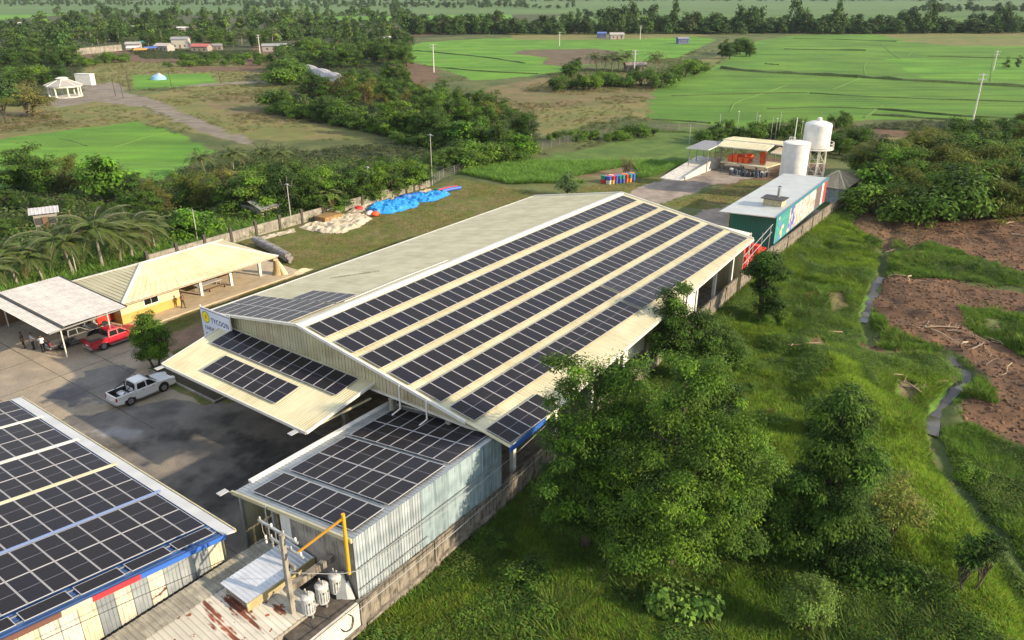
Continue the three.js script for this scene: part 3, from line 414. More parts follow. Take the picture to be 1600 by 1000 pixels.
// ---------------------------------------------------------------- the warehouse
const TA = Math.tan(9.26 * Math.PI / 180), RY = b => 8.97 - b * TA, LY = b => 9.418 + (b + 2.75) * TA;   // right and left roof planes
{
  const w = siteThing('warehouse', 'long cream metal warehouse with low gable roof carrying most solar panels', 'warehouse', 24, 0);
  let m = new MB(); ribSheet(m, P(-.35, -2.75, RY(-2.75)), P(49.45, -2.75, RY(-2.75)), P(-.38, 16.85, RY(16.85)), P(49.45, 14.1, RY(14.1)), .3, .028, { per: 3, seed: 3, vary: .06 }); m.build('roof_slope', M.cream, w);
  m = new MB(); ribSheet(m, P(-.35, -2.75, LY(-2.75)), P(49.45, -2.75, LY(-2.75)), P(-.35, -15, LY(-15)), P(48.4, -15, LY(-15)), .3, .028, { per: 3, seed: 4, vary: .09 }); m.build('roof_slope', M.cream, w);
  m = new MB(); { const y = 9.45; m.poly([P(-.4, -2.75, y + .06), P(-.4, -2.35, y - .02), P(49.5, -2.35, y - .02), P(49.5, -2.75, y + .06)]); m.poly([P(-.4, -2.75, y + .06), P(49.5, -2.75, y + .06), P(49.5, -3.15, y - .02), P(-.4, -3.15, y - .02)]); m.box(-3.17, -3.13, y - .1, y - .02, -49.5, .4).box(-2.37, -2.33, y - .1, y - .02, -49.5, .4); } m.build('ridge_cap', M.trim, w);
  // trims along the rakes and eaves
  m = new MB(); m.bar(P(-.42, -2.75, 9.5), P(-.42, -15.05, LY(-15.05) + .05), .14, .2); m.build('rake_trim', M.trim, w);
  m = new MB(); m.bar(P(-.42, -2.75, 9.5), P(-.42, 13.4, RY(13.4) + .06), .14, .22); m.build('rake_trim', M.white, w);
  m = new MB(); m.bar(P(49.5, -2.75, 9.5), P(49.5, 14.15, RY(14.15) + .05), .14, .2); m.build('rake_trim', M.trim, w);
  m = new MB(); m.bar(P(49.5, -2.75, 9.5), P(48.45, -15.05, LY(-15.05) + .05), .14, .2); m.build('rake_trim', M.trim, w);
  m = new MB(); m.box(-15.2, -14.98, LY(-15) - .16, LY(-15) + .02, -48.45, .4); m.build('eave_gutter', M.trim, w);
  m = new MB(); m.bar(P(3.9, 16.66, RY(16.66) - .08), P(49.5, 14.16, RY(14.16) - .08), .16, .2); m.build('eave_gutter', M.trim, w);
  m = new MB(); m.bar(P(-.4, 16.93, RY(16.93) - .14), P(3.9, 16.7, RY(16.7) - .14), .07, .36); m.build('eave_fascia', M.blue, w, 'bright blue fascia board on the front corner of the eave');
  // front gable band of ribbed sheets, front doors' lintel, back gable, left wall
  m = new MB(); { const r = rng(8); for (let k = 0; k < 15; k++) { const b0 = -14.6 + k * 2.05, b1 = b0 + 2.03; m.tone = [1, 1, 1].map(() => 1 - .08 * r()); const top = b => b < -2.75 ? LY(b) - .05 : RY(b) - .05; const n = 12; for (let q = 0; q < n; q++) { const c0 = mix(b0, b1, q / n), c1 = mix(b0, b1, (q + 1) / n), d = q % 2 ? .02 : 0; if (top(c0) > 6.45 && c0 < 15.4) m.poly([P(-d, c0, 6.32), P(-d, c1, 6.32), P(-d, c1, Math.max(6.33, top(c1))), P(-d, c0, Math.max(6.33, top(c0)))]); } } } m.build('gable_wall', M.creamOld, w);
  m = new MB().box(-14.6, 15.3, 6.14, 6.32, -.12, .06); m.build('lintel', M.trim, w);
  m = new MB(); m.poly([P(49, 13.4, 0), P(49, -14.6, 0), P(49, -14.6, LY(-14.6) - .05), P(49, -2.75, 9.36), P(49, 13.4, RY(13.4) - .05)]); m.build('back_wall', M.creamOld, w);
  m = new MB(); ribSheet(m, P(0, -14.6, 7.45), P(47.9, -14.6, 7.45), P(0, -14.6, 0), P(47.9, -14.6, 0), .4, .03, { keep: true, flip: true }); m.build('side_wall', M.creamOld, w);
  m = new MB().box(-14.6, 14, .02, .08, -48.9, -.02); m.build('floor_slab', M.concrete, w);
  for (const b of [-14.4, -9.4, -4.2, 1.2, 6.4, 11.6]) new MB().box(b - .2, b + .2, 0, 6.14, -.22, .18).build('column', M.concrete, w);
  new MB().box(2.2, 5.6, 0, 1.6, -.5, -.3).build('low_block_wall', M.concrete, w);
  new MB().box(-14.2, -6, 0, 6.1, -1.0, -.8).build('inner_partition', M.creamOld, w);
  for (let k = 0; k < 9; k++) { const a = 3 + k * 5.6, b = wallB(a) - .55; new MB().box(b - .16, b + .16, 0, RY(b) - .12, -a - .16, -a + .16).build('column', M.white, w); }
  for (const [a0, a1] of [[20.2, 25], [31.6, 36]]) new MB().box(wallB(30) - .75, wallB(30) - .68, 2.3, RY(14) - .3, -a1, -a0).build('side_panel', M.white, w);
  // downspouts at the front rake
  for (const b of [7.7, 10.15]) { const t = new MB(); t.tube([P(-.52, b, RY(b) + .1), P(-.56, b, RY(b) - .1), P(-.56, b, 6.0), P(-1.1, b - .3, 5.62)], .06, 8); t.build('downspout', M.white, w); }
  { const t = new MB(); t.tube([P(5, -3.5, 9.44), P(12, -3.6, 9.42), P(17.6, -3.4, 9.46)], .035, 6); t.build('cable_conduit', M.white, w); }
  { const t = new MB(); t.bar(P(10.5, -11.6, LY(-11.6) + .06), P(13.5, -8.2, LY(-8.2) + .06), .08, .04); t.build('loose_batten', M.concrete, w); }
}
const RP = (s) => [s * .98697, 9.1 - s * .16092];       // on the panels' plane at slope distance s
const rowsR = [[-2.04, 0], [.84, 2.88], [3.55, 5.59], [6.32, 8.36], [9.06, 11.1], [11.83, 13.95], [14.98, 17.0]];
const rowNames = ['topmost long row of solar panels just below the warehouse ridge', 'second long row of solar panels down from the warehouse ridge', 'third long row of solar panels down from the warehouse ridge', 'fourth long row of solar panels down from the warehouse ridge', 'fifth row down the warehouse roof, dark near half and bluish far half', 'lowest full-length row of solar panels above the tree-shaded eave', 'short lowest row of panels at blue-edged front corner of warehouse roof'];
rowsR.forEach(([s0, s1], k) => {
  const [b, y] = RP(s0), T = [0, -9.26 * Math.PI / 180];
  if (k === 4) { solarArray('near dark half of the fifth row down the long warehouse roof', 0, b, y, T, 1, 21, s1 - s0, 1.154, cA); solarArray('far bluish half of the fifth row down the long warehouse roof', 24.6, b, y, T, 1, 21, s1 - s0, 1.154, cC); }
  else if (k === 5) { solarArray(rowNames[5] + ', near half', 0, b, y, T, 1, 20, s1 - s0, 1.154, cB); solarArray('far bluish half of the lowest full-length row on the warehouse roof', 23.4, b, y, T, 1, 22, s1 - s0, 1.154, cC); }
  else solarArray(rowNames[k], k === 6 ? -.15 : 0, b, y, T, 1, k === 6 ? 5 : 42, s1 - s0, 1.154, k === 6 ? cB : cA);
});
solarArray('wide solar array on the shaded slope beside the banner, nearest the gable', -.2, -14.5, LY(-14.5) + .1, [0, 9.26 * Math.PI / 180], 9, 2, 1.185, 2.27, cB, { turned: true });
solarArray('small five-panel array behind the wide one on the shaded slope', 4.55, -9.55, LY(-9.55) + .1, [0, 9.26 * Math.PI / 180], 5, 1, 1.13, 2.3, cB, { turned: true });

// ---------------------------------------------------------------- entrance canopy
{
  const cy = a => 6.82 + a * (1.1 / 6), c = siteThing('entrance_canopy', 'flat sloping cream canopy jutting from the warehouse gable over the yard', 'canopy', -3, -4);
  let m = new MB(); ribSheet(m, P(0, -12.7, cy(0)), P(0, 4.6, cy(0)), P(-6.05, -12.35, cy(-6.05)), P(-6.05, 4.4, cy(-6.05)), .22, .025, { per: 4, seed: 14, vary: .07 }); m.build('roof_sheet', M.cream, c);
  m = new MB(); m.bar(P(-6.1, -12.4, cy(-6.1) - .08), P(-6.1, 4.45, cy(-6.1) - .08), .1, .22); m.build('fascia', M.trim, c);
  m = new MB(); m.bar(P(-6.1, 4.5, cy(-6.1) - .06), P(0, 4.7, cy(0) - .06), .1, .2); m.build('fascia', M.trim, c);
  m = new MB(); m.bar(P(-6.1, -12.45, cy(-6.1) - .06), P(0, -12.8, cy(0) - .06), .1, .2); m.build('fascia', M.trim, c);
  for (const b of [-12, -6.6, -1.2, 4.2]) { const t = new MB(); t.bar(P(0, b, 5.4), P(-5.7, b, cy(-5.7) - .18), .1, .14); t.bar(P(0, b, cy(0) - .2), P(-5.9, b, cy(-5.9) - .2), .1, .16); t.bar(P(-2.6, b, 6.0), P(-2.6, b, cy(-2.6) - .2), .06); t.build('bracket_truss', M.cream, c); }
  for (const a of [-1.3, -3.2, -5.1]) { const t = new MB(); t.bar(P(a, -12.4, cy(a) - .1), P(a, 4.5, cy(a) - .1), .06, .1); t.build('purlin', M.steel, c); }
  const rx = Math.atan(1.1 / 6), T = [rx, 0];
  solarArray('upper row of twelve solar panels on the entrance canopy', -2.5, -11.2, cy(-2.5) + .12, T, 12, 1, 1.222, 2.24, cB, { turned: true });
  solarArray('lower row of seven solar panels on the entrance canopy', -5.2, -8.45, cy(-5.2) + .12, T, 7, 1, 1.243, 2.2, cB, { turned: true });
}
// ---------------------------------------------------------------- banner
{
  const W = 780, H = 560, cv = document.createElement('canvas'); cv.width = W; cv.height = H; const x = cv.getContext('2d');
  x.fillStyle = '#cfd6e6'; x.fillRect(0, 0, W, H); x.fillStyle = '#ffffff'; x.fillRect(0, 0, W, 7); x.fillStyle = '#1d2a6d'; x.fillRect(0, 8, W, 12);
  x.fillStyle = '#3f8f3c'; x.beginPath(); x.ellipse(130, 140, 100, 100, 0, 0, 7); x.fill(); x.fillStyle = '#f4d40e'; x.beginPath(); x.ellipse(128, 140, 86, 86, 0, 0, 7); x.fill(); x.fillStyle = '#5a5410'; x.font = 'bold 100px sans-serif'; x.textBaseline = 'middle'; x.textAlign = 'center'; x.fillText('F', 132, 145);
  x.fillStyle = '#17204f'; x.textAlign = 'left'; x.font = 'bold 118px sans-serif'; x.fillText('TYCOON', 262, 165); x.font = 'bold 92px sans-serif'; x.fillText('FARM VENT', 60, 320); x.fillText('COOP', 60, 440);
  const t = new THREE.CanvasTexture(cv); t.colorSpace = THREE.SRGBColorSpace;
  const s = siteThing('banner_sign', 'white banner with round yellow emblem and dark blue lettering beside the gable', 'banner', -.6, -13.1);
  const m = new MB(); m.poly([P(-.62, -15.1, 5), P(-.62, -11.1, 5), P(-.62, -11.1, 8.03), P(-.62, -15.1, 8.03)], [[0, 0], [1, 0], [1, 1], [0, 1]]);
  m.build('printed_face', new THREE.MeshStandardMaterial({ map: t, roughness: .6, side: THREE.DoubleSide }), s);
  const f = new MB(); for (const b of [-15.12, -11.08]) f.bar(P(-.56, b, b < -12 ? 0 : 4.4), P(-.56, b, 8.2), .08); for (const y of [5, 8.05]) f.bar(P(-.56, -15.1, y), P(-.56, -11.1, y), .06); f.build('frame', M.white, s);
}
// ---------------------------------------------------------------- metal-clad shed with the pale blue-grey side
{
  const sy = b => 4.9 + (b - 5.2) * (1.4 / 10.25), s = siteThing('panel_shed', 'tall shed clad in blue-grey sheets with solar roof beside the boundary wall', 'shed', -6, 10);
  let m = new MB(); ribSheet(m, P(-12.3, 5.2, sy(5.2)), P(.85, 5.2, sy(5.2)), P(-12.3, 15.5, sy(15.5)), P(.85, 15.5, sy(15.5)), .25, .03, { per: 4, seed: 22, vary: .1 }); m.build('roof_sheet', M.galv, s);
  m = new MB().box(5.0, 5.34, sy(5.2) - .04, sy(5.2) + .12, -.9, 11.1); m.build('gutter', M.white, s);
  m = new MB(); m.bar(P(-12.35, 5.1, sy(5.1) - .02), P(-12.35, 15.55, sy(15.55) - .02), .12, .24); m.build('rake_trim', M.creamOld, s);
  m = new MB(); m.bar(P(.88, 5.1, sy(5.1) + .03), P(.88, 15.55, sy(15.55) + .03), .1, .16); m.build('rake_trim', M.trim, s);
  // cladding, sheet by sheet; far sheets carry tree shadow in a darker tint
  const r = rng(31); let a = -12.18;
  while (a < .6) { const near = a < -7.6, w = near ? .86 : 1.15, e = Math.min(a + w, .66); m = new MB(); const t = .82 + .25 * r(); ribSheet(m, P(a, 15.46 + (near ? 0 : .012 * (r() - .5)), sy(15.4) - .02), P(e - .01, 15.46, sy(15.4) - .02), P(a, 15.46, 2.12 + .18 * r()), P(e - .01, 15.46, 2.2), near ? .215 : .38, near ? .045 : .022, { keep: true, flip: false, per: 99, vary: .02, tones: [near ? [t * 1.04, t * 1.03, t * 1.02] : [t * .78, t * .88, t * .90]] }); m.build('wall_sheet', M.teal, s); a = e; }
  m = new MB(); const gr = P(-12.12, 5.6, 0); m.poly([P(-12.1, 10.1, 0), P(-12.1, 15.4, 0), P(-12.1, 15.4, sy(15.4) - .1), P(-12.1, 10.1, sy(10.1) - .1)]); m.build('front_wall', M.concrete, s);
  m = new MB().box(9.2, 10.6, 2.9, 5.2, 12.05, 12.1); m.build('front_door', M.white, s);
  m = new MB(); m.poly([P(-12.0, 5.5, 0), P(.6, 5.5, 0), P(.6, 5.5, 4.8), P(-12.0, 5.5, 4.8)]); m.build('yard_wall', M.creamOld, s);
  for (const b of [5.5, 8.6]) new MB().box(b - .09, b + .09, 0, sy(b) - .12, 12.0, 12.18).build('post', M.galv, s);
  { const t = new MB(); t.tube([P(-12.45, 8.55, sy(8.5) + .1), P(-12.5, 8.5, sy(8.5) - .2), P(-12.4, 8.5, 0.1)], .055, 8); t.build('downspout', M.galv, s); }
  for (const y of [2.9, 4.3]) { const t = new MB(); t.bar(P(-12.1, 15.6, y), P(-6.6 + (y > 3 ? 7 : 0), 15.6, y), .05, .05); t.build('cladding_batten', M.galv, s); }
  const tz = Math.atan(1.4 / 10.25), T = [0, tz], px = 8.72 / 7, b0 = 6.4;
  solarArray('pair of panel rows at the warehouse end of the blue-grey shed roof', -4.1, b0, sy(b0) + .12, T, 7, 2, px, 2.22, cB, { turned: true });
  solarArray('middle pair of panel rows on the blue-grey shed roof', -9.12, b0, sy(b0) + .12, T, 7, 2, px, 2.36, cB, { turned: true });
  solarArray('single panel row at the utility-pole end of blue-grey shed roof', -11.85, b0, sy(b0) + .12, T, 7, 1, px, 2.36, cB, { turned: true });
}
// ---------------------------------------------------------------- the building at the bottom left corner
{
  const ry = a => 4.4 - (a + 14.15) * (1.5 / 11), s = siteThing('solar_roof_building', 'low building with patched sheet end wall and large solar roof', 'building', -20, -5);
  const blueSheet = mat([.03, .09, .26], .5, { map: grime(4, { patch: .3, seed: 15 }) });
  let m = new MB(); ribSheet(m, P(-14.15, 7.7, ry(-14.15)), P(-14.15, -18.2, ry(-14.15)), P(-32, 7.7, ry(-32)), P(-32, -18.2, ry(-32)), .3, .03, { per: 3, seed: 41, tones: [[1, 1, 1]] }); m.build('roof_sheet', blueSheet, s);
  m = new MB(); m.hexa([P(-14.82, -18.3, ry(-14.82) + .02), P(-14.82, 7.74, ry(-14.82) + .02), P(-14.12, 7.74, ry(-14.12) - .1), P(-14.12, -18.3, ry(-14.12) - .1)], [P(-14.82, -18.3, ry(-14.82) + .07), P(-14.82, 7.74, ry(-14.82) + .07), P(-14.12, 7.74, ry(-14.12) + .05), P(-14.12, -18.3, ry(-14.12) + .05)]); m.build('edge_flashing', mat([.50, .53, .56], .5, { map: grime(6, { patch: .15, seed: 19 }) }), s); new MB().box(-18.3, 7.74, ry(-14.12) - .1, ry(-14.12) + .1, 14.02, 14.1).build('gutter_lip', M.creamOld, s);
  for (const [c, b] of [[M.trim, -13.78], [M.trim, -8.72], [M.cream, -3.82], [blueSheet, 1.14]]) { m = new MB(); m.bar(P(-14.6, b, ry(-14.6) + .14), P(-32, b, ry(-32) + .14), c === blueSheet ? .2 : .26, .05); m.build('walk_strip', c === blueSheet ? M.trimBlue || (M.trimBlue = mat([.20, .27, .48], .45)) : c, s); }
  const trims = [[-14.75, -19.6, M.blue], [-19.6, -22, M.red], [-22, -23.4, M.cream], [-23.4, -26, M.brown], [-26, -32, M.red]];
  for (const [a0, a1, c] of trims) { m = new MB(); m.bar(P(a0, 7.78, ry(a0) - .04), P(a1, 7.78, ry(a1) - .04), .09, .26); m.build('end_trim', c, s); }
  const tones = [['cream', [1.02, 1.0, .82]], ['galv', [.85, .9, .95]], ['galv', [1, 1.02, 1.05]], ['galv', [.95, 1, 1.02]], ['rusty', [1, 1, 1]], ['galv', [.9, .95, 1]], ['cream', [.95, .95, .85]], ['galv', [.7, .74, .8]], ['cream', [1.0, .98, .78]], ['white', [1, 1, 1]], ['white', [.97, .97, .95]], ['cream', [1.05, 1.05, .8]]];
  const pale = mat([.62, .61, .56], .6, { map: grime(3, { patch: .3, streak: .3, speck: .2, seed: 17 }) }), rusty = mat([.9, .9, .9], .8, { map: M.rust.map });
  for (let k = 0; k < 14; k++) { const a0 = -14.95 - k * .86, a1 = a0 - .85, [kind, t] = tones[k % tones.length]; m = new MB(); ribSheet(m, P(a0, 7.6, ry(a0) - .1), P(a1, 7.6, ry(a1) - .1), P(a0 - .02, 7.62, 2.85), P(a1, 7.62, 2.82), .215, .026, { keep: true, per: 99, vary: .03, tones: [t] }); m.build('wall_sheet', kind === 'galv' ? M.galv : kind === 'rusty' ? rusty : pale, s); }
  m = new MB(); m.box(-18, 7.45, 0, ry(-14.4) - .25, 14.7, 14.85); m.build('yard_wall', M.creamOld, s);
  m = new MB(); m.box(7.3, 7.5, 0, 2.8, 16.5, 31); m.build('low_wall', M.concrete, s);
  for (const a of [-15.1, -20.4, -25]) new MB().box(7.42, 7.56, 0, 3, -a - .07, -a + .07).build('post', M.steel, s);
  m = new MB(); m.box(-18, 7.4, .02, 3.6, 31.4, 31.6); m.build('rear_wall', M.concrete, s);
  const rx = -Math.atan(1.5 / 11), secs = [[-18.05, 4.2], [-13.6, 4.75], [-8.5, 4.6], [-3.62, 4.7], [1.34, 4.86]], names = ['solar section at the far corner of the bottom left roof', 'second solar section from the far corner of bottom left roof', 'third solar section from the far corner, between two cream strips', 'solar section between the cream strip and the pale blue strip', 'solar section between pale blue strip and the turned edge panels'];
  secs.forEach(([b, w], k) => solarArray(names[k], -29.8, b, ry(-29.8) + .12, [rx, 0], 2, 13, w / 2, 1.15, cB));
  solarArray('single turned row of spaced panels along the patched end wall', -29.9, 6.3, ry(-29.9) + .12, [rx, 0], 1, 6, 1.17, 2.52, [cellMats[0]], { turned: true, gap: .34 });
}
console.log('buildings a');

// ---------------------------------------------------------------- boundary walls
{
  const w = siteThing('boundary_wall', 'weathered concrete boundary wall between the sheds and the grassy bank', 'wall', 20, 14);
  const st = [-40, -26, -18, -12.2, -6, 0, 5, 10, 15, 20, 25, 30, 35, 40, 45, 50, 56, 63, 69, 75, 80, 85, 90, 95, 100];
  for (let k = 0; k + 1 < st.length; k++) { const a0 = st[k], a1 = st[k + 1], b0 = wallB(a0), b1 = wallB(a1), h = a0 < -11 ? 2.2 : a0 < 0 ? 2.12 : a0 > 62 ? 1.9 : 2.05; const m = new MB(); m.hexa([P(a0, b0 - .2, -1.2), P(a0, b0, -1.2), P(a1, b1, -1.2), P(a1, b1 - .2, -1.2)], [P(a0, b0 - .2, h), P(a0, b0, h), P(a1, b1, h), P(a1, b1 - .2, h)]); m.build('wall_panel', a0 < -12.5 ? M.whitewash : M.concreteOld, w);
    const c = new MB(); c.hexa([P(a0 - .16, b0 - .24, -1.2), P(a0 - .16, b0 + .1, -1.2), P(a0 + .16, b0 + .1, -1.2), P(a0 + .16, b0 - .24, -1.2)], [P(a0 - .16, b0 - .24, h + .05), P(a0 - .16, b0 + .1, h + .05), P(a0 + .16, b0 + .1, h + .05), P(a0 + .16, b0 - .24, h + .05)]); c.build('pier', M.concreteOld, w);
    if (a0 < 0) { const l = new MB(); l.hexa([P(a0 + .16, b0, .55), P(a0 + .16, b0 + .22, .55), P(a1 - .16, b1 + .22, .5), P(a1 - .16, b1, .5)], [P(a0 + .16, b0, .72), P(a0 + .16, b0 + .2, .7), P(a1 - .16, b1 + .2, .68), P(a1 - .16, b1, .7)]); l.build('footing_ledge', M.concreteOld, w); } }
  const v = siteThing('boundary_wall', 'grey block wall with dark posts behind the tarpaulins and lawn', 'wall', 45, -50.6);
  for (let a = 14; a < 67; a += 4.1) { const m = new MB(); m.box(-50.7, -50.5, -.4, 1.55, -a - 4.1, -a); m.build('wall_panel', M.concrete, v); const p = new MB(); p.box(-50.72, -50.36, -.4, 2.2, -a - .2, -a + .16); p.build('post', M.darkPost || (M.darkPost = mat([.07, .062, .055], .9)), v); }
}
// chain-link fence along the far sides
{
  const f = siteThing('chain_link_fence', 'low wire fence on slim posts skirting the tall grass beyond the lawn', 'fence', 110, -53);
  const pts = [[67.5, -50.6], [74, -53], [84, -53.6], [94, -53.6], [104, -53.4], [114, -53.2], [124, -53], [132, -49], [140, -45], [148, -40], [156, -36]];
  const wire = mat([.22, .23, .21], .6);
  for (let k = 0; k + 1 < pts.length; k++) for (let j = 0; j < 3; j++) { const t = j / 3, a = mix(pts[k][0], pts[k + 1][0], t), b = mix(pts[k][1], pts[k + 1][1], t); new MB().tube([P(a, b, -.2), P(a, b, 1.7)], .05, 6).build('post', wire, f); }
  for (let k = 0; k + 1 < pts.length; k++) { const m = new MB(); for (const y of [.15, .5, .85, 1.2, 1.65]) m.bar(P(...pts[k], y), P(...pts[k + 1], y), .018); const n = 26; for (let j = 0; j < n; j++) { const q = t => P(mix(pts[k][0], pts[k + 1][0], t), mix(pts[k][1], pts[k + 1][1], t), 0); const A = q(j / n), B = q((j + 1) / n); m.bar([A[0], .1, A[2]], [B[0], 1.65, B[2]], .012); m.bar([A[0], 1.65, A[2]], [B[0], .1, B[2]], .012); } m.build('wire_panel', wire, f); }
}
// tall fence posts behind the far pavilion
[[139, -26, 6.2], [145, -24, 6.4], [147.6, -20.6, 6.2], [147.9, -20, 5.4], [148.6, -17.1, 5.2], [149, -16.2, 5], [149.6, -15.7, 6.4], [151, -11, 4.6], [132, -30, 4.4]].forEach(([a, b, h], k) => {
  const p = siteThing('slim_post', 'slim pale post in the row behind the far open pavilion', 'post', a, b, 0, 'posts behind the pavilion'); new MB().tube([P(a, b, -.1), P(a, b, h)], [.07, .05], 6).build('shaft', M.postGrey || (M.postGrey = mat([.42, .42, .38], .7)), p); if (k % 2) new MB().bar(P(a - .5, b, h - .1), P(a + .5, b, h - .1), .07).build('crossbar', M.trim, p);
});
// ---------------------------------------------------------------- office and carport
{
  const o = siteThing('office_building', 'cream and orange office with hipped roof and open porch', 'office', 11, -38.5);
  const e = 3.2, r = 5.0, A = [1.5, -43.8], B = [1.5, -32.9], C = [20.6, -32.7], D = [20.6, -43.8], R0 = [7.0, -38.3], R1 = [15.6, -38.5];
  const sheet = (a0, a1, b0, b1, seed) => { const m = new MB(); ribSheet(m, a0, a1, b0, b1, .3, .03, { per: 3, seed, vary: .08, prof: [[0, 0], [.4, .2], [.55, 1], [.8, .9], [1, 0]] }); m.build('roof_slope', M.cream, o); };
  sheet(P(...R0, r), P(...R1, r), P(...B, e), P(...C, e), 51); sheet(P(...R0, r), P(...R1, r), P(...A, e), P(...D, e), 52);
  sheet(P(...R0, r), P(R0[0], R0[1] - .01, r), P(...B, e), P(...A, e), 53); { const m = new MB(); const n = 36; for (let k = 0; k < n; k++) { const t0 = k / n, t1 = (k + .6) / n, t2 = (k + 1) / n; const at = t => P(A[0], mix(A[1], B[1], t), e); const L = [R0[1], R0[0]]; m.poly([at(t0), at(t1), P(...R0, r)]); } m.build('hip_end_ribs', M.cream, o); }
  sheet(P(...R1, r), P(R1[0], R1[1] - .01, r), P(...C, e), P(...D, e), 54);
  const cap = (p, q) => new MB().bar(p, q, .3, .1).build('ridge_cap', M.trim, o); cap(P(...R0, r + .04), P(...R1, r + .04)); cap(P(...R0, r + .04), P(...B, e + .04)); cap(P(...R0, r + .04), P(...A, e + .04)); cap(P(...R1, r + .04), P(...C, e + .04)); cap(P(...R1, r + .04), P(...D, e + .04));
  for (let k = 1; k < 15; k++) { const t = k / 15; for (const [A0, C0] of [[B, C], [A, D]]) new MB().bar(P(mix(R0[0], A0[0], t), mix(R0[1], A0[1], t), mix(r, e, t) + .035), P(mix(R1[0], C0[0], t), mix(R1[1], C0[1], t), mix(r, e, t) + .035), .05, .03).build('tile_course', M.creamOld, o); new MB().bar(P(mix(R0[0], A[0], t), mix(R0[1], A[1], t), mix(r, e, t) + .035), P(mix(R0[0], B[0], t), mix(R0[1], B[1], t), mix(r, e, t) + .035), .05, .03).build('tile_course', M.creamOld, o); }
  new MB().box(-43.8, -32.8, e - .14, e - .04, -20.6, -1.5).build('ceiling', M.tan, o);
  new MB().box(-43.9, -33, .02, .16, -24.2, -1.7).build('porch_floor', M.tan, o);
  // the room at the near end: cream above, orange below
  for (const [y0, y1, mt, d] of [[.16, 1.15, M.ochre, .01], [1.15, e - .14, M.tan2 || (M.tan2 = mat([.72, .62, .40], .85, { map: grime(4, { patch: .2, seed: 21 }) })), 0]]) { const m = new MB(); m.box(-43.2, -35.3 + d, y0, y1, -9.0 - d, -2.3 + d); m.build('wall', mt, o); }
  { const wn = new MB(); wn.box(-35.28, -35.24, 1.35, 2.35, -6.6, -4.8); const win = wn.build('window', M.white, o); for (const z of [-6.45, -5.66]) new MB().box(-35.24, -35.225, 1.45, 2.25, z, z + .74).build('pane', M.glass, win); }
  new MB().box(-43.4, -43.2, .16, e - .14, -20.2, -9).build('back_wall', M.tan, o);
  for (const a of [12.03, 16, 20.1]) new MB().box(-36.2, -35.9, .16, e - .14, -a - .15, -a + .15).build('column', M.white, o);
  new MB().box(-41, -39.4, .16, 1.5, -18.6, -16.6).build('counter', M.wood, o);
  const tb = siteThing('porch_table', 'long grey table standing between the office porch columns', 'table', 13.6, -37.4, .16); new MB().box(-38, -36.9, .86, .92, -15.4, -12.2).build('table_top', mat([.46, .44, .46], .5), tb); for (const [a, b] of [[12.4, -37.9], [12.4, -37], [15.2, -37.9], [15.2, -37]]) new MB().box(b - .04, b + .04, .16, .86, -a - .04, -a + .04).build('leg', M.steel, tb);
  for (const [a, b, t] of [[14.2, -36.2, 'nearest the yard'], [14, -38.6, 'behind the table']]) { const be = siteThing('bench', 'low dark bench beside the porch table, ' + t, 'bench', a, b, .16); new MB().box(b - .16, b + .16, .52, .57, -a - 1.2, -a + 1.2).build('seat', M.wood, be); for (const s of [-1, 1]) new MB().box(b - .14, b + .14, .16, .52, -a + s - .04, -a + s + .04).build('leg', M.wood, be); }
  const cp = siteThing('carport', 'pale corrugated carport roof on slim posts beside the office', 'carport', -2, -40), cy = b => 3.35 + (-b - 32) * .03;
  const mk = (a0, a1, y, seed) => { const m = new MB(); ribSheet(m, P(a0, -45.5, y + .25), P(a1, -45.5, y + .25), P(a0, -31.8, y), P(a1, -31.8, y), .24, .03, { per: 3, seed, vary: .08, tones: [[1, .98, .95], [.97, .95, .93]] }); m.build('roof_sheet', M.paleSheet || (M.paleSheet = mat([.80, .77, .72], .6, { map: grime(4, { patch: .22, streak: .2, speck: .1, seed: 23 }) })), cp); };
  mk(-4.75, 1.3, 3.35, 61); mk(-6.3, -4.95, 3.15, 62);
  new MB().bar(P(-4.85, -45.5, 3.5), P(-4.85, -31.7, 3.25), .2, .12).build('valley_gutter', M.dark, cp);
  new MB().bar(P(1.34, -45.5, 3.62), P(1.34, -31.7, 3.38), .08, .14).build('edge_trim', M.dark, cp); new MB().bar(P(-6.2, -31.75, 3.1), P(1.34, -31.75, 3.3), .06, .12).build('edge_trim', M.steel, cp);
  for (const [a, b] of [[-4.9, -32.4], [-.4, -32.4], [-4.9, -44.8], [1, -44.8]]) new MB().bar(P(a, b, 0), P(a, b, 3.2), .1).build('post', M.trim, cp);
  new MB().box(-46, -45.6, 0, 2.2, -1.5, 11).build('back_wall', M.wood, cp);
}
// planting bed and kerb below the canopy
{
  const k = siteThing('planting_bed', 'kerbed planting bed in the shade under the canopy edge', 'planter', -.8, -18);
  new MB().box(-23.2, -13.2, -.05, .06, -1.4, 1.8).build('soil', mat([.06, .05, .03], 1, { map: grime(3, { patch: .5, speck: .4, seed: 31 }) }), k);
  new MB().box(-23.4, -13.2, 0, .18, 1.72, 1.9).build('kerb', M.concrete, k); new MB().box(-13.4, -13.2, 0, .18, -1.2, 1.72).build('kerb', M.concrete, k);
}
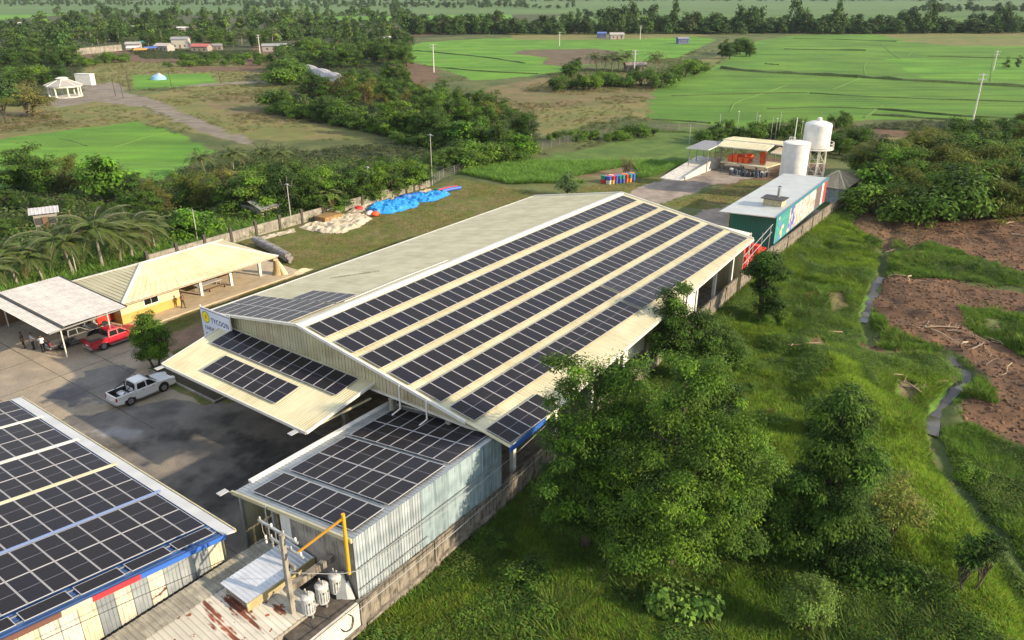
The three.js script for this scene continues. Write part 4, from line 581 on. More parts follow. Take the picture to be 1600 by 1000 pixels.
// ---------------------------------------------------------------- rusty lean-to, silver roof, transformers, utility pole
{
  const l = siteThing('rusty_lean_to', 'low lean-to roof of cream sheets streaked with dark red rust', 'roof', -19, 11);
  let m = new MB(); ribSheet(m, P(-13.5, 8.3, 2.95), P(-28, 8.3, 2.95), P(-13.9, 14.3, 2.55), P(-28, 14.3, 2.55), .3, .03, { per: 3, seed: 71, vary: .2, tones: [[1, 1, 1], [.9, .9, .88]] }); m.build('roof_sheet', M.rustRoof, l);
  m = new MB(); ribSheet(m, P(-12.6, 8.0, 3.02), P(-28, 8.0, 3.02), P(-12.6, 9.5, 2.92), P(-28, 9.5, 2.92), .3, .03, { per: 3, seed: 72, vary: .25 }); m.build('overlap_sheet', M.sheetOld || (M.sheetOld = mat([.42, .40, .33], .8, { map: grime(3, { patch: .5, streak: .4, speck: .2, seed: 33 }) })), l);
  new MB().box(8.4, 14.2, 0, 2.4, 14.1, 27.8).build('walls', M.concrete, l);
  const s = siteThing('silver_roof', 'small silver roof with yellowish fascia between lean-to and shed', 'roof', -14.4, 11);
  m = new MB(); ribSheet(m, P(-16.6, 9.75, 3.55), P(-12.2, 9.75, 3.55), P(-16.6, 12.05, 3.4), P(-12.2, 12.05, 3.4), .26, .03, { per: 3, seed: 73, vary: .1 }); m.build('roof_sheet', mat([.66, .70, .76], .38, { metalness: .3, map: grime(4, { patch: .2, seed: 34 }) }), s);
  new MB().box(12.02, 12.1, 2.95, 3.42, 12.2, 16.65).build('fascia', mat([.45, .38, .20], .7, { map: grime(3, { patch: .4, seed: 35 }) }), s);
  new MB().box(9.9, 12, 0, 3.3, 12.3, 16.4).build('walls', M.concrete, s);
  const b = siteThing('concrete_beam', 'stained concrete beam from the pole to the shed above the transformers', 'beam', -13.6, 13.9, 4); new MB().box(13.42, 13.72, 3.9, 4.3, 12.15, 15.0).build('beam', M.concreteOld, b);
  const pl = siteThing('transformer_platform', 'dark stained platform carrying the three transformers', 'platform', -13.6, 14.4); new MB().box(12.4, 15.4, 1.9, 2.2, 12.2, 16.2).build('slab', mat([.12, .105, .09], 1, { map: grime(2, { patch: .6, speck: .4, seed: 36 }) }), pl); new MB().box(12.6, 15.2, 0, 1.9, 12.3, 16).build('base', M.concrete, pl);
  ['nearest the utility pole', 'in the middle of the three', 'nearest the blue-grey shed'].forEach((t, k) => {
    const a = -14.5 + k * .95, x = 14.2, g = siteThing('transformer', 'white cylindrical transformer ' + t, 'transformer', a, x, 2.2, 'pole transformers');
    new MB().ring(x, 2.45, -a, [[0, 0], [.31, 0], [.34, .04], [.34, 1.02], [.37, 1.04], [.37, 1.1], [.26, 1.2], [0, 1.25]], 20).build('tank', M.tankGrey || (M.tankGrey = mat([.60, .62, .62], .5, { map: grime(1.5, { patch: .35, streak: .5, speck: .2, seed: 66 }) })), g); for (let q = 0; q < 7; q++) { const t = -1.2 + q * .4; new MB().box(x + .34 * Math.cos(t) - .01, x + .34 * Math.cos(t) + .04, 2.62, 3.3, -a + .34 * Math.sin(t) - .012, -a + .34 * Math.sin(t) + .012).build('cooling_fin', M.tankGrey, g); };
    new MB().box(x - .3, x + .3, 2.2, 2.46, -a - .06, -a + .06).build('foot', M.steel, g);
    for (const d of [-.13, .13]) new MB().ring(x + d, 3.64, -a, [[.05, 0], [.07, .06], [.045, .1], [.07, .16], [.045, .2], [.06, .26], [.02, .32], [0, .33]], 10).build('bushing', M.steel, g);
    for (const [dy, dz] of [[.8, -.14], [.8, .14], [.25, 0]]) new MB().ring(x + .32, 2.45 + dy, -a + dz, [[.04, -.05], [.05, 0], [.04, .05]], 8).build('terminal', M.dark, g);
  });
  const fd = siteThing('folded_sheets', 'bent pale metal sheets leaning beside the last transformer', 'metal sheet', -12.4, 14.6, 2.2); new MB().hexa([P(-12.9, 14.5, 2.25), P(-12.4, 15.1, 2.25), P(-12.3, 15, 2.25), P(-12.8, 14.4, 2.25)], [P(-12.6, 14.2, 3.6), P(-12.35, 14.6, 3.75), P(-12.25, 14.5, 3.75), P(-12.5, 14.1, 3.6)]).build('sheet', M.galv, fd); new MB().hexa([P(-12.7, 14.7, 2.22), P(-12.3, 15.3, 2.22), P(-12.2, 15.2, 2.22), P(-12.6, 14.6, 2.22)], [P(-12.6, 14.5, 3.0), P(-12.3, 14.9, 3.2), P(-12.2, 14.8, 3.2), P(-12.5, 14.4, 3.0)]).build('sheet', M.white, fd);
  const p = siteThing('utility_pole', 'near concrete utility pole with two crossarms above the transformers', 'utility pole', -15.1, 13.65);
  new MB().hexa([P(-15.27, 13.5, 0), P(-15.27, 13.8, 0), P(-14.95, 13.8, 0), P(-14.95, 13.5, 0)], [P(-15.2, 13.56, 7.6), P(-15.2, 13.76, 7.6), P(-15.0, 13.76, 7.6), P(-15.0, 13.56, 7.6)]).build('shaft', M.concrete, p);
  for (const [y, L, s0] of [[7.35, 3.1, -2.2], [6.6, 2.6, -1.4]]) { const b0 = 13.65 + s0; const x = new MB(); x.bar(P(-14.85, b0, y), P(-14.85, b0 + L, y), .11, .11); const arm = x.build('crossarm', M.galv, p); for (let k = 0; k < 4; k++) new MB().ring(b0 + .12 + k * (L - .3) / 3, y + .06, 14.85, [[.05, 0], [.07, .05], [.04, .09], [.07, .14], [.03, .2], [0, .21]], 8).build('insulator', k % 2 ? M.white : M.steel, arm); }
  for (const s of [0, 1, 2]) { const b = 11.7 + s * .55; new MB().ring(b, 5.9, 14.75, [[.04, 0], [.07, .08], [.05, .16], [.07, .26], [.05, .34], [.07, .44], [.03, .52], [0, .53]], 8).build('fuse_cutout', s ? M.steel : M.white, p); new MB().tube([[b, 6.3, 14.75], [b - .1, 6.7, 14.8], [b, 7.3, 14.85]], .015, 5).build('jumper_wire', M.cableGrey, p); }
  { const x = new MB(); x.bar(P(-14.9, 13.2, 5.6), P(-14.9, 14.1, 5.6), .12, .3); x.build('bracket', M.steel, p); }
  const y = siteThing('yellow_conduit', 'orange-yellow pipe mast rising beside the shed and sloping to pole', 'pipe', -12.55, 15.35, 4); new MB().tube([P(-12.55, 15.35, 4.2), P(-12.55, 15.35, 8.05)], .1, 10).build('upright', M.yellow, y); new MB().tube([P(-12.6, 15.3, 7.75), P(-14.6, 13.9, 6.2)], .075, 10).build('sloping_pipe', mat([.55, .27, .02], .5), y);
  // service cables along the shed and drooping from the platform
  const cab = (label, pts, r, mt) => { const g = siteThing('power_cable', label, 'cable', -pts[0][2], pts[0][0], pts[0][1]); const c = new THREE.CatmullRomCurve3(pts.map(q => new THREE.Vector3(...q))); new MB().tube(c.getPoints(pts.length * 5).map(v => [v.x, v.y, v.z]), r, 5).build('strand', mt, g); };
  cab('dark service cable strung low along the shed cladding', [P(-30, 16.6, 3.2), P(-18, 16.1, 2.7), P(-12, 15.9, 2.5), P(-5, 15.85, 2.35), P(1, 15.8, 2.5), P(9, 15.4, 2.6)], .022, M.cable);
  cab('pale service cable strung just above the boundary wall', [P(-30, 16.7, 2.9), P(-18, 16.2, 2.35), P(-12, 16.0, 2.2), P(-5, 15.9, 2.1), P(1, 15.85, 2.3), P(9, 15.5, 2.4)], .02, M.cableGrey);
  cab('grey cable halfway up the blue-grey shed cladding', [P(-15, 13.8, 5.2), P(-12.3, 15.7, 4.4), P(-9, 15.8, 4.2), P(-5, 15.85, 4.1), P(1, 15.8, 4.2), P(6, 15.6, 4.5)], .018, M.cableGrey);
  cab('cable sagging from the crossarm towards the bottom left roof', [P(-14.85, 12, 6.4), P(-17, 10.6, 5.6), P(-21, 9, 5.2), P(-28, 7.9, 5.6)], .018, M.cable);
  cab('coil of dark cable hanging below the transformers', [P(-14.2, 14.9, 2.6), P(-13.9, 15.5, 1.9), P(-13.5, 15.75, 1.2), P(-13.1, 15.75, 1.1), P(-12.9, 15.7, 1.7), P(-13.3, 15.6, 2.2)], .035, M.cable);
  cab('cables draped over the whitewashed wall below the pole', [P(-14.9, 14.7, 2.4), P(-15.1, 15.75, 1.8), P(-15.3, 15.8, .9), P(-15, 15.8, .3)], .03, M.cable);
}
// joints cut into the yard paving
[[[-60, -24.2], [-2, -24.2]], [[-60, -19.4], [-2.2, -19.4]], [[-60, -29], [.8, -29]], [[-7.2, -45], [-7.2, -13.5]], [[-12.4, -34], [-12.4, 5]], [[-3, -32], [-3, -23.6]], [[-60, -34.6], [-7, -34.6]], [[-16, -45], [-16, -18.4]]].forEach(([p, q]) => { const r = rng(Math.round(p[1] * 7 - p[0])), m = new MB(), n = 30; let pr; for (let k = 0; k <= n; k++) { const t = k / n, a = mix(p[0], q[0], t), b = mix(p[1], q[1], t), al = Math.abs(q[0] - p[0]) > Math.abs(q[1] - p[1]), w = .02 + .03 * r(), o = (r() - .5) * .05, row = al ? [P(a, b - w + o, .006), P(a, b + w + o, .006)] : [P(a - w + o, b, .006), P(a + w + o, b, .006)]; if (pr) m.poly([pr[0], pr[1], row[1], row[0]]); pr = row; } const o = shade(new THREE.Mesh(m.geo(), M.jointDirt || (M.jointDirt = mat([.085, .075, .06], 1)))); o.name = numbered('pavement_joint'); o.userData.kind = 'structure'; o.position.copy(world(0, 0, 0)); o.rotation.y = SITE; scene.add(o); });
// small solar street lamps at the eaves
for (const [t, a, b, y, d] of [['at the canopy corner over the dark yard', -6.15, 4.1, 5.5, -.9], ['at the shed corner facing the bottom left roof', -12.4, 5.3, 4.95, -.9], ['on the canopy corner above the white pickup', -6.1, -12.3, 5.5, .5]]) {
  const g = siteThing('solar_lamp', 'flat solar lamp on short arm ' + t, 'lamp', a, b, y); new MB().bar(P(a, b, y), P(a - .25, b + d * .4, y + .1), .05).build('arm', M.steel, g); new MB().hexa([P(a - .15, b + d * .4 - .2, y + .1), P(a - .75, b + d * .4 - .2, y + .1), P(a - .75, b + d * .4 + .2, y + .1), P(a - .15, b + d * .4 + .2, y + .1)], [P(a - .15, b + d * .4 - .2, y + .16), P(a - .75, b + d * .4 - .2, y + .16), P(a - .75, b + d * .4 + .2, y + .16), P(a - .15, b + d * .4 + .2, y + .16)]).build('panel_head', mat([.40, .41, .43], .3), g);
}
// ---------------------------------------------------------------- the grey-roofed building with the painted side
{
  const s = siteThing('mural_building', 'flat grey-roofed building with dark green front and patchwork coloured side', 'building', 77, 8.4);
  const F = [[63.3, 4.7, 5.3], [63.5, 12.2, 5.65], [90.4, 11.2, 5.65], [91, 4.2, 5.3]];
  let m = new MB(); ribSheet(m, P(...F[0]), P(...F[3]), P(...F[1]), P(...F[2]), .4, .02, { per: 3, seed: 81, vary: .04 }); m.build('roof_sheet', mat([.56, .60, .60], .5, { map: grime(8, { patch: .16, streak: .1, seed: 41 }) }), s);
  new MB().bar(P(63.3, 12.24, 5.6), P(90.5, 11.26, 5.6), .1, .35).build('eave_fascia', mat([.04, .20, .26], .5), s); new MB().bar(P(63.25, 4.6, 5.26), P(63.45, 12.25, 5.6), .08, .12).build('front_fascia', M.trim, s);
  m = new MB(); ribSheet(m, P(66.2, 5.2, 5.1), P(64.2, 12.05, 5.4), P(66.2, 5.2, 0), P(64.2, 12.05, 0), .35, .03, { keep: true }); m.build('front_wall', M.green, s);
  m = new MB(); m.box(4.9, 5.1, 0, 5, -90, -66.2); m.build('yard_wall', M.creamOld, s);
  // side wall: painted boards in patches of colour
  const r = rng(91), n = 46, rows = 6; const cs = (t, row) => { const q = r(); if (t > .93) return [.55, .06, .06]; if (t > .87) return [.8, .78, .74]; if (t > .76) return [.17, .13, .14]; if (t < .22) return q < .55 ? [.05, .30, .27] : q < .7 ? [.12, .25, .5] : q < .85 ? [.55, .5, .38] : [.08, .36, .34]; if (t < .34) return q < .4 ? [.10, .13, .42] : q < .65 ? [.3, .3, .5] : [.5, .48, .45]; return q < .6 ? [.62, .60, .56] : q < .75 ? [.40, .33, .26] : q < .9 ? [.48, .45, .5] : [.5, .36, .34]; };
  const pm = mat([1, 1, 1], .7, { map: grime(3, { patch: .25, speck: .15, seed: 42 }) });
  for (let k = 0; k < n; k++) { const t0 = k / n, t1 = (k + 1) / n, a0 = mix(63.9, 90.2, t0), a1 = mix(63.9, 90.2, t1), b0 = mix(12.14, 11.16, t0), b1 = mix(12.14, 11.16, t1); m = new MB(); for (let q = 0; q < rows; q++) { m.tone = cs(t0, q); const y0 = 2 + q * .57, y1 = y0 + .57, j = .12 * (r() - .5); m.poly([P(a0, b0, y0 + (q ? j : 0)), P(a1, b1, y0 + (q ? j : 0)), P(a1, b1, y1 + .06), P(a0, b0, y1 + .06)]); } m.build('painted_board', pm, s); }
  new MB().bar(P(63.9, 12.2, 2.0), P(90.2, 11.2, 2.0), .06, .08).build('lower_trim', mat([.04, .25, .24], .5), s);
  const t = new MB().box(8.5, 11, 5.3, 6.5, -70.7, -68.9).build('roof_hatch', mat([.55, .50, .32], .7, { map: grime(3, { patch: .25, streak: .3, seed: 43 }) }), s); new MB().box(8.2, 11.3, 6.5, 6.58, -71, -68.5).build('lid', M.dark, t); new MB().tube([P(70.4, 10, 6.5), P(70.4, 10, 7.8)], .2, 10).build('flue', M.galv, t); new MB().ring(10, 7.95, -70.4, [[.3, 0], [0, .15]], 10).build('cowl', M.dark, t);
}
// ---------------------------------------------------------------- water tanks
{
  const t1 = siteThing('water_tank', 'squat white cylindrical water tank behind the grey flat roof', 'water tank', 97, 3.8);
  new MB().ring(3.8, 0, -97, [[2.12, 0], [2.12, 9.1], [2.18, 9.15], [2.18, 9.25], [1.9, 9.38], [0, 9.5]], 32).build('shell', M.white, t1); new MB().tube([P(97, 3.3, 9.4), P(97, 3.3, 13.2)], .07, 7).build('vent_pipe', M.white, t1); { const m = new MB(); for (let k = 0; k < 8; k++) { const q = k / 8 * 6.28, w = (k + 1) / 8 * 6.28; m.bar([3.0 + .5 * Math.cos(q), 10, -97 + .5 * Math.sin(q)], [3.0 + .5 * Math.cos(w), 10, -97 + .5 * Math.sin(w)], .05); m.bar([3.0 + .5 * Math.cos(q), 9.4, -97 + .5 * Math.sin(q)], [3.0 + .5 * Math.cos(q), 10, -97 + .5 * Math.sin(q)], .05); } m.build('hatch_rail', M.trim, t1); }
  const a = 101.6, b = 5.6, t2 = siteThing('water_tower', 'white water tank raised on a latticed pale steel tower', 'water tower', a, b);
  new MB().ring(b, 0, -a, [[0, 8], [2.1, 8], [2.15, 8.1], [2.15, 11.7], [2.0, 11.95], [1.2, 12.25], [.5, 12.35], [0, 12.4]], 32).build('tank', M.white, t2); new MB().ring(b, 12.3, -a, [[.4, 0], [.4, .5], [.15, .6], [0, .62]], 12).build('hatch', M.trim, t2);
  new MB().ring(b, 7.82, -a, [[0, 0], [2.9, 0], [2.9, .12], [0, .12]], 24).build('walkway', M.trim, t2);
  { const m = new MB(); for (let k = 0; k < 20; k++) { const q = k / 20 * 6.283, w = (k + 1) / 20 * 6.283, X = (t, R = 2.85) => [b + R * Math.cos(t), 0, -a + R * Math.sin(t)]; for (const y of [8.4, 8.9]) { const A = X(q), B = X(w); m.bar([A[0], y, A[2]], [B[0], y, B[2]], .05); } const A = X(q); m.bar([A[0], 7.9, A[2]], [A[0], 8.9, A[2]], .05); } m.build('guard_rail', M.trim, t2); }
  const leg = (q, y) => [b + (1.9 + (7.8 - y) * .03) * Math.cos(q), y, -a + (1.9 + (7.8 - y) * .03) * Math.sin(q)];
  for (let k = 0; k < 8; k++) { const q = k / 8 * 6.283 + .2, w = (k + 1) / 8 * 6.283 + .2; new MB().bar(leg(q, 0), leg(q, 7.8), .16).build('leg', M.trim, t2); const m = new MB(); for (const y of [1.6, 3.6, 5.6]) { m.bar(leg(q, y), leg(w, y), .09); m.bar(leg(q, y), leg(w, y + 1.9), .06); } m.build('bracing', M.trim, t2); }
}
// hipped shed behind the towers
{
  const s = siteThing('hipped_shed', 'small shed with worn brownish hipped roof behind the water tower', 'shed', 103, 9.8), e = 2.5, q = [[97.5, 7], [97.5, 12.4], [109, 12.6], [109, 7]], ap = [103.2, 9.6, 4.3], mt = mat([.60, .51, .38], .85, { map: grime(3, { patch: .4, streak: .4, speck: .2, seed: 44 }) });
  for (let k = 0; k < 4; k++) { const A = q[k], B = q[(k + 1) % 4], m = new MB(); ribSheet(m, P(...A, e), P(...B, e), P(...ap), P(ap[0] + .01 * k, ap[1], ap[2]), .35, .04, { per: 3, seed: 85 + k, vary: .3 }); m.build('roof_slope', mt, s); new MB().bar(P(...A, e + .04), P(...ap), .22, .08).build('ridge_cap', M.creamOld, s); }
  new MB().box(7.6, 12, 0, 2.4, -108.4, -98).build('walls', M.teal, s); new MB().box(12.0, 12.03, .9, 1.8, -101, -99.4).build('window', M.dark, s);
}
// ---------------------------------------------------------------- far pavilions, loading ramp, stored goods
{
  const mk = (label, c, posts) => { const cx = (c[0][0] + c[2][0]) / 2, cb = (c[0][1] + c[2][1]) / 2, s = siteThing('pavilion', label, 'pavilion', cx, cb, 0, 'open pavilions at the far end'); const m = new MB(); ribSheet(m, P(...c[0]), P(...c[1]), P(...c[3]), P(...c[2]), .35, .03, { per: 3, seed: 88, vary: .1 }); m.build('roof_sheet', posts[1], s); for (let k = 0; k < 4; k++) { const A = c[k], B = c[(k + 1) % 4]; new MB().bar(P(A[0], A[1], A[2] - .08), P(B[0], B[1], B[2] - .08), .1, .16).build('edge_beam', M.trim, s); } for (const [a, b] of posts[0]) new MB().bar(P(a, b, 0), P(a, b, 4.3), .14).build('post', M.steel, s); return s; };
  mk('open pavilion with dark grey roof above the concrete ramp', [[106, -19.3, 4.4], [106.4, -15, 4.5], [115, -15, 4.7], [114.6, -19.3, 4.6]], [[[107, -19], [107.4, -15.4], [110.6, -19], [111, -15.4], [114, -19], [114, -15.4]], mat([.19, .20, .23], .5)]);
  mk('open pavilion with cream roof over the orange containers', [[110.6, -15, 4.6], [111.4, -5.6, 4.6], [114.6, -5.4, 5.2], [114, -15, 5.2]], [[[112, -14.5], [112.4, -10], [112.6, -6], [118, -14.5], [118, -6]], M.cream]);
  mk('higher cream roof rising behind the other pavilion roofs', [[114.2, -15.4, 5.3], [115, -4, 5.3], [120.6, -4, 5.0], [120, -15.4, 5.0]], [[[119.5, -15], [119.8, -9], [120, -4.6]], M.creamOld]);
  mk('small tilted brownish roof at the tank side of the pavilions', [[112, -5, 4.2], [113, -1.2, 3.9], [119, -2, 4.1], [118, -5.4, 4.3]], [[[113, -1.8], [118, -2.4]], mat([.42, .37, .28], .85)]);
  const r = siteThing('loading_ramp', 'pale concrete loading ramp rising under the grey pavilion', 'ramp', 106, -18); new MB().hexa([P(97.5, -20.3, 0), P(97.5, -16.2, 0), P(114, -15.4, 0), P(114, -20.3, 0)], [P(97.5, -20.3, .08), P(97.5, -16.2, .08), P(114, -15.4, 1.5), P(114, -20.3, 1.5)]).build('slope', M.whitewash, r); new MB().hexa([P(99, -16.2, 0), P(99, -15.9, 0), P(113, -15.2, 0), P(113, -15.5, 0)], [P(99, -16.2, .6), P(99, -15.9, .6), P(113, -15.2, 2.2), P(113, -15.5, 2.2)]).build('parapet', M.whitewash, r);
  const d = siteThing('loading_platform', 'cream slab platform holding orange containers under the pavilion', 'platform', 113, -8.5); new MB().hexa([P(110.4, -14, 1.5), P(110.4, -5, 1.5), P(116, -4, 1.5), P(116, -14, 1.5)], [P(110.4, -14, 1.7), P(110.4, -5, 1.7), P(116, -4, 1.7), P(116, -14, 1.7)]).build('slab', M.cream, d); for (const b of [-13.6, -10, -7, -5]) new MB().box(b - .15, b + .15, 0, 1.5, -111, -110.7).build('leg', M.concrete, d);
  const R = rng(17); for (let k = 0; k < 12; k++) { const a = 112 + (k % 3) * .95, b = -12.6 + Math.floor(k / 3) * 1.05, h = k % 4 === 3 ? 1.5 : 1.05, g = siteThing('orange_container', 'orange plastic container on the far loading platform', 'container', a, b, 1.7, 'orange containers on the loading platform'); new MB().hexa([P(a - .4, b - .42, 1.7), P(a - .4, b + .42, 1.7), P(a + .4, b + .42, 1.7), P(a + .4, b - .42, 1.7)], [P(a - .45, b - .47, 1.7 + h), P(a - .45, b + .47, 1.7 + h), P(a + .45, b + .47, 1.7 + h), P(a + .45, b - .47, 1.7 + h)]).build('body', M.orange, g); new MB().box(b - .5, b + .5, 1.7 + h - .08, 1.7 + h + .03, -a - .48, -a + .48).build('rim', M.orange, g); }
  { const g = siteThing('orange_stack', 'tall stack of orange plastic tubs beside the cream pavilion post', 'tubs', 113, -6.6, 1.7); for (let k = 0; k < 5; k++) new MB().ring(-6.6, 1.7 + k * .5, -113, [[.5, 0], [.62, .5], [.66, .52], [.66, .58]], 14).build('tub', M.orange, g); }
  for (let k = 0; k < 22; k++) { const a = 107.8 + R() * 3.2, b = -11.5 + k * .33, g = siteThing('drum', 'dark plastic drum stored below the far loading platform', 'drum', a, b, 0, 'drums under the loading platform'); new MB().ring(b, 0, -a, [[0, 0], [.28, 0], [.3, .1], [.3, .3], [.32, .33], [.3, .36], [.3, .8], [.26, .88], [0, .9]], 12).build('body', R() < .2 ? M.white : R() < .5 ? M.dark : M.drumBlue || (M.drumBlue = mat([.05, .07, .11], .5)), g); }
  // coloured crates on the lawn
  const cols = [[.55, .03, .03], [.6, .12, .03], [.03, .25, .2], [.06, .1, .4], [.6, .58, .55], [.6, .3, .03]].map(c => mat(c, .5));
  const cn = ['red', 'orange', 'green', 'blue', 'white', 'yellow'];
  for (let k = 0; k < 34; k++) { const q = Math.floor(R() * 6), ci = k % 17, lvl = k < 17 ? 0 : 1, a = 87.4 + (ci % 9) * .66 + R() * .1, b = -26.6 + (ci % 9) * .34 + (ci > 8 ? 1 : 0) + R() * .1, y = hgt(world(a, b).x, world(a, b).z) + lvl * .72, g = siteThing('crate', cn[q] + ' plastic crate in the ' + (lvl ? 'upper' : 'lower') + ' layer of the pile on lawn', 'crate', a, b, y, 'coloured crates piled on the lawn'); const w = .3, h = .7; new MB().hexa([P(a - w, b - w * 1.3, y), P(a - w, b + w * 1.3, y), P(a + w, b + w * 1.3, y), P(a + w, b - w * 1.3, y)], [P(a - w * 1.1, b - w * 1.4, y + h), P(a - w * 1.1, b + w * 1.4, y + h), P(a + w * 1.1, b + w * 1.4, y + h), P(a + w * 1.1, b - w * 1.4, y + h)]).build('body', cols[q], g); new MB().box(b - w * 1.46, b + w * 1.46, y + h - .09, y + h - .01, -a - w * 1.16, -a + w * 1.16).build('rim', cols[q], g); }
  // red plastic bins between the warehouse and the painted building
  for (let k = 0; k < 26; k++) { const a = 51.2 + (k % 9) * 1.25 + R() * .3, row = Math.floor(k / 9), b = wallB(a) - 1.1 - row * 1.15, n = 2 + Math.floor(R() * 2), g = siteThing('red_bin_stack', 'stack of bright red bins behind the warehouse corner', 'bins', a, b, 0, 'red bins behind the warehouse'); for (let q = 0; q < n; q++) new MB().hexa([P(a - .45, b - .42, q * 1.05), P(a - .45, b + .42, q * 1.05), P(a + .45, b + .42, q * 1.05), P(a + .45, b - .42, q * 1.05)], [P(a - .52, b - .5, q * 1.05 + 1), P(a - .52, b + .5, q * 1.05 + 1), P(a + .52, b + .5, q * 1.05 + 1), P(a + .52, b - .5, q * 1.05 + 1)]).build('bin', M.redBin || (M.redBin = mat([.66, .045, .025], .5)), g); }
  { const g = siteThing('pipe_railing', 'galvanised pipe railing rising from the wall behind the warehouse', 'railing', 56, 12.6); for (const y of [3.2, 4.2]) new MB().tube([P(50, 13.1, y), P(62, 12.3, y + .9)], .05, 6).build('rail', M.galv, g); for (const a of [51, 54.5, 58, 61.5]) new MB().tube([P(a, wallB(a) - .3, 1.6), P(a, wallB(a) - .3, 5)], .05, 6).build('upright', M.galv, g); }
  { const g = siteThing('rear_awning', 'white flat awning strip jutting behind the warehouse back gable', 'awning', 51, 8); const m = new MB(); ribSheet(m, P(49.6, 4.4, 6.6), P(49.6, 13, 6.2), P(53.4, 6, 6.5), P(53.4, 12.6, 6.1), .4, .03, { seed: 89 }); m.build('roof_sheet', M.trim, g); for (const b of [5.6, 9, 12.6]) new MB().bar(P(53.2, b, 0), P(53.2, b, 6.2), .12).build('post', M.white, g); }
  { const g = siteThing('litter_sheets', 'crumpled white plastic sheets lying on the grass behind the warehouse', 'plastic sheet', 76.5, -8.6); const m = new MB(); const q = rng(5); for (let k = 0; k < 26; k++) { const a = 76.5 + (q() - .5) * 1.8, b = -8.6 + (q() - .5) * 3.6, y = .05 + q() * .25, t = q() * 3, s = .2 + q() * .3; m.poly([P(a, b, y), P(a + s * Math.cos(t), b + s * Math.sin(t), y + .1 * q()), P(a + s * Math.cos(t + 1), b + s * Math.sin(t + 1), y + .2 * q())]); } m.build('sheet', M.white, g); }
}
// ---------------------------------------------------------------- tarpaulins, log, hut, poles along the lawn
function heap(name, label, cat, pts, hmax, mt, seed, cell = .3, part = 'sheet') {   // a crumpled sheet over a heap: outline in site coordinates
  const as = pts.map(p => p[0]), bs = pts.map(p => p[1]), a0 = Math.min(...as), a1 = Math.max(...as), b0 = Math.min(...bs), b1 = Math.max(...bs), g = siteThing(name, label, cat, (a0 + a1) / 2, (b0 + b1) / 2), m = new MB();
  const ins = (a, b) => { let c = false; for (let i = 0, j = pts.length - 1; i < pts.length; j = i++) { const [x, y] = pts[i], [u, v] = pts[j]; if ((y > b) !== (v > b) && a < (u - x) * (b - y) / (v - y) + x) c = !c; } return c; };
  const dist = (a, b) => { let d = 9; for (let i = 0; i < pts.length; i++) d = Math.min(d, segDist(a, b, pts[i], pts[(i + 1) % pts.length])); return d; };
  const H = (a, b) => { const d = ins(a, b) ? dist(a, b) : 0, f = fbm(a / 1.6 + seed, b / 1.6, 3), c = 1 - Math.abs(2 * fbm(a / 1.1 + seed * 3, b / .7, 4) - 1), c2 = 1 - Math.abs(2 * noise(a / .45 + seed, b / .6) - 1); return .03 + Math.min(1, d / .6) * Math.max(.02, hmax * (.1 + f * .9) + .75 * (c - .7) + .16 * (c2 - .5)); };
  for (let a = a0; a < a1; a += cell) for (let b = b0; b < b1; b += cell) if (ins(a + cell / 2, b + cell / 2)) { const q = (x, y) => P(x, y, H(x, y)); m.poly([q(a, b), q(a, b + cell), q(a + cell, b + cell)]); m.poly([q(a, b), q(a + cell, b + cell), q(a + cell, b)]); }
  m.build(part, mt, g); return g;
}
const tarpBlue = mat([.02, .25, .66], .4), tarpDeep = mat([.02, .13, .46], .45);
heap('blue_tarpaulin', 'largest bright blue tarpaulin rumpled over the middle of the heap', 'tarpaulin', [[49.4, -48], [48.4, -45], [50.4, -43.2], [55.6, -42.8], [57.6, -44], [58, -47], [56, -48.6], [52, -49]], .8, tarpBlue, 3, .2);
heap('blue_tarpaulin', 'bright blue tarpaulin at the fence end of the heap', 'tarpaulin', [[58.4, -47.6], [58.2, -44], [60, -42.9], [65, -43.6], [66, -45.6], [63.6, -47], [60.4, -48.4]], .55, tarpBlue, 8, .2);
heap('blue_tarpaulin', 'darker blue sheet bunched along the wall side of the heap', 'tarpaulin', [[55, -48.4], [57.6, -46.4], [62, -46.8], [63, -48], [58, -49.4]], 1.1, tarpDeep, 12, .22);
heap('rubble_strip', 'grey and white rubble showing between wall and blue tarpaulin', 'rubble', [[46.6, -49.6], [47, -47.4], [52, -49], [58, -49.3], [65, -47.8], [66, -48.8], [58, -50], [50, -50.2]], .5, mat([.55, .5, .4], .9, { map: grime(1.4, { patch: .7, speck: .6, seed: 58, lo: .25 }) }), 15, .24, 'rubble');
heap('cream_tarpaulin', 'dirty cream sheet spread over rubble beside the blue tarpaulin', 'tarpaulin', [[36.6, -49], [36.8, -44], [38.4, -41.6], [42, -41.8], [46.4, -43.6], [47, -46], [45, -48.6], [41, -49.6]], .55, mat([.62, .55, .42], .85, { map: grime(2.4, { patch: .6, speck: .4, seed: 51, lo: .3 }) }), 5, .26);
heap('rubble_strip', 'narrow strip of pale rubble at the foot of the block wall', 'rubble', [[29.6, -49.8], [29.6, -48.2], [35, -47.6], [36, -49.2]], .3, mat([.5, .46, .36], .9, { map: grime(1.6, { patch: .6, speck: .5, seed: 52, lo: .3 }) }), 7, .25, 'rubble');
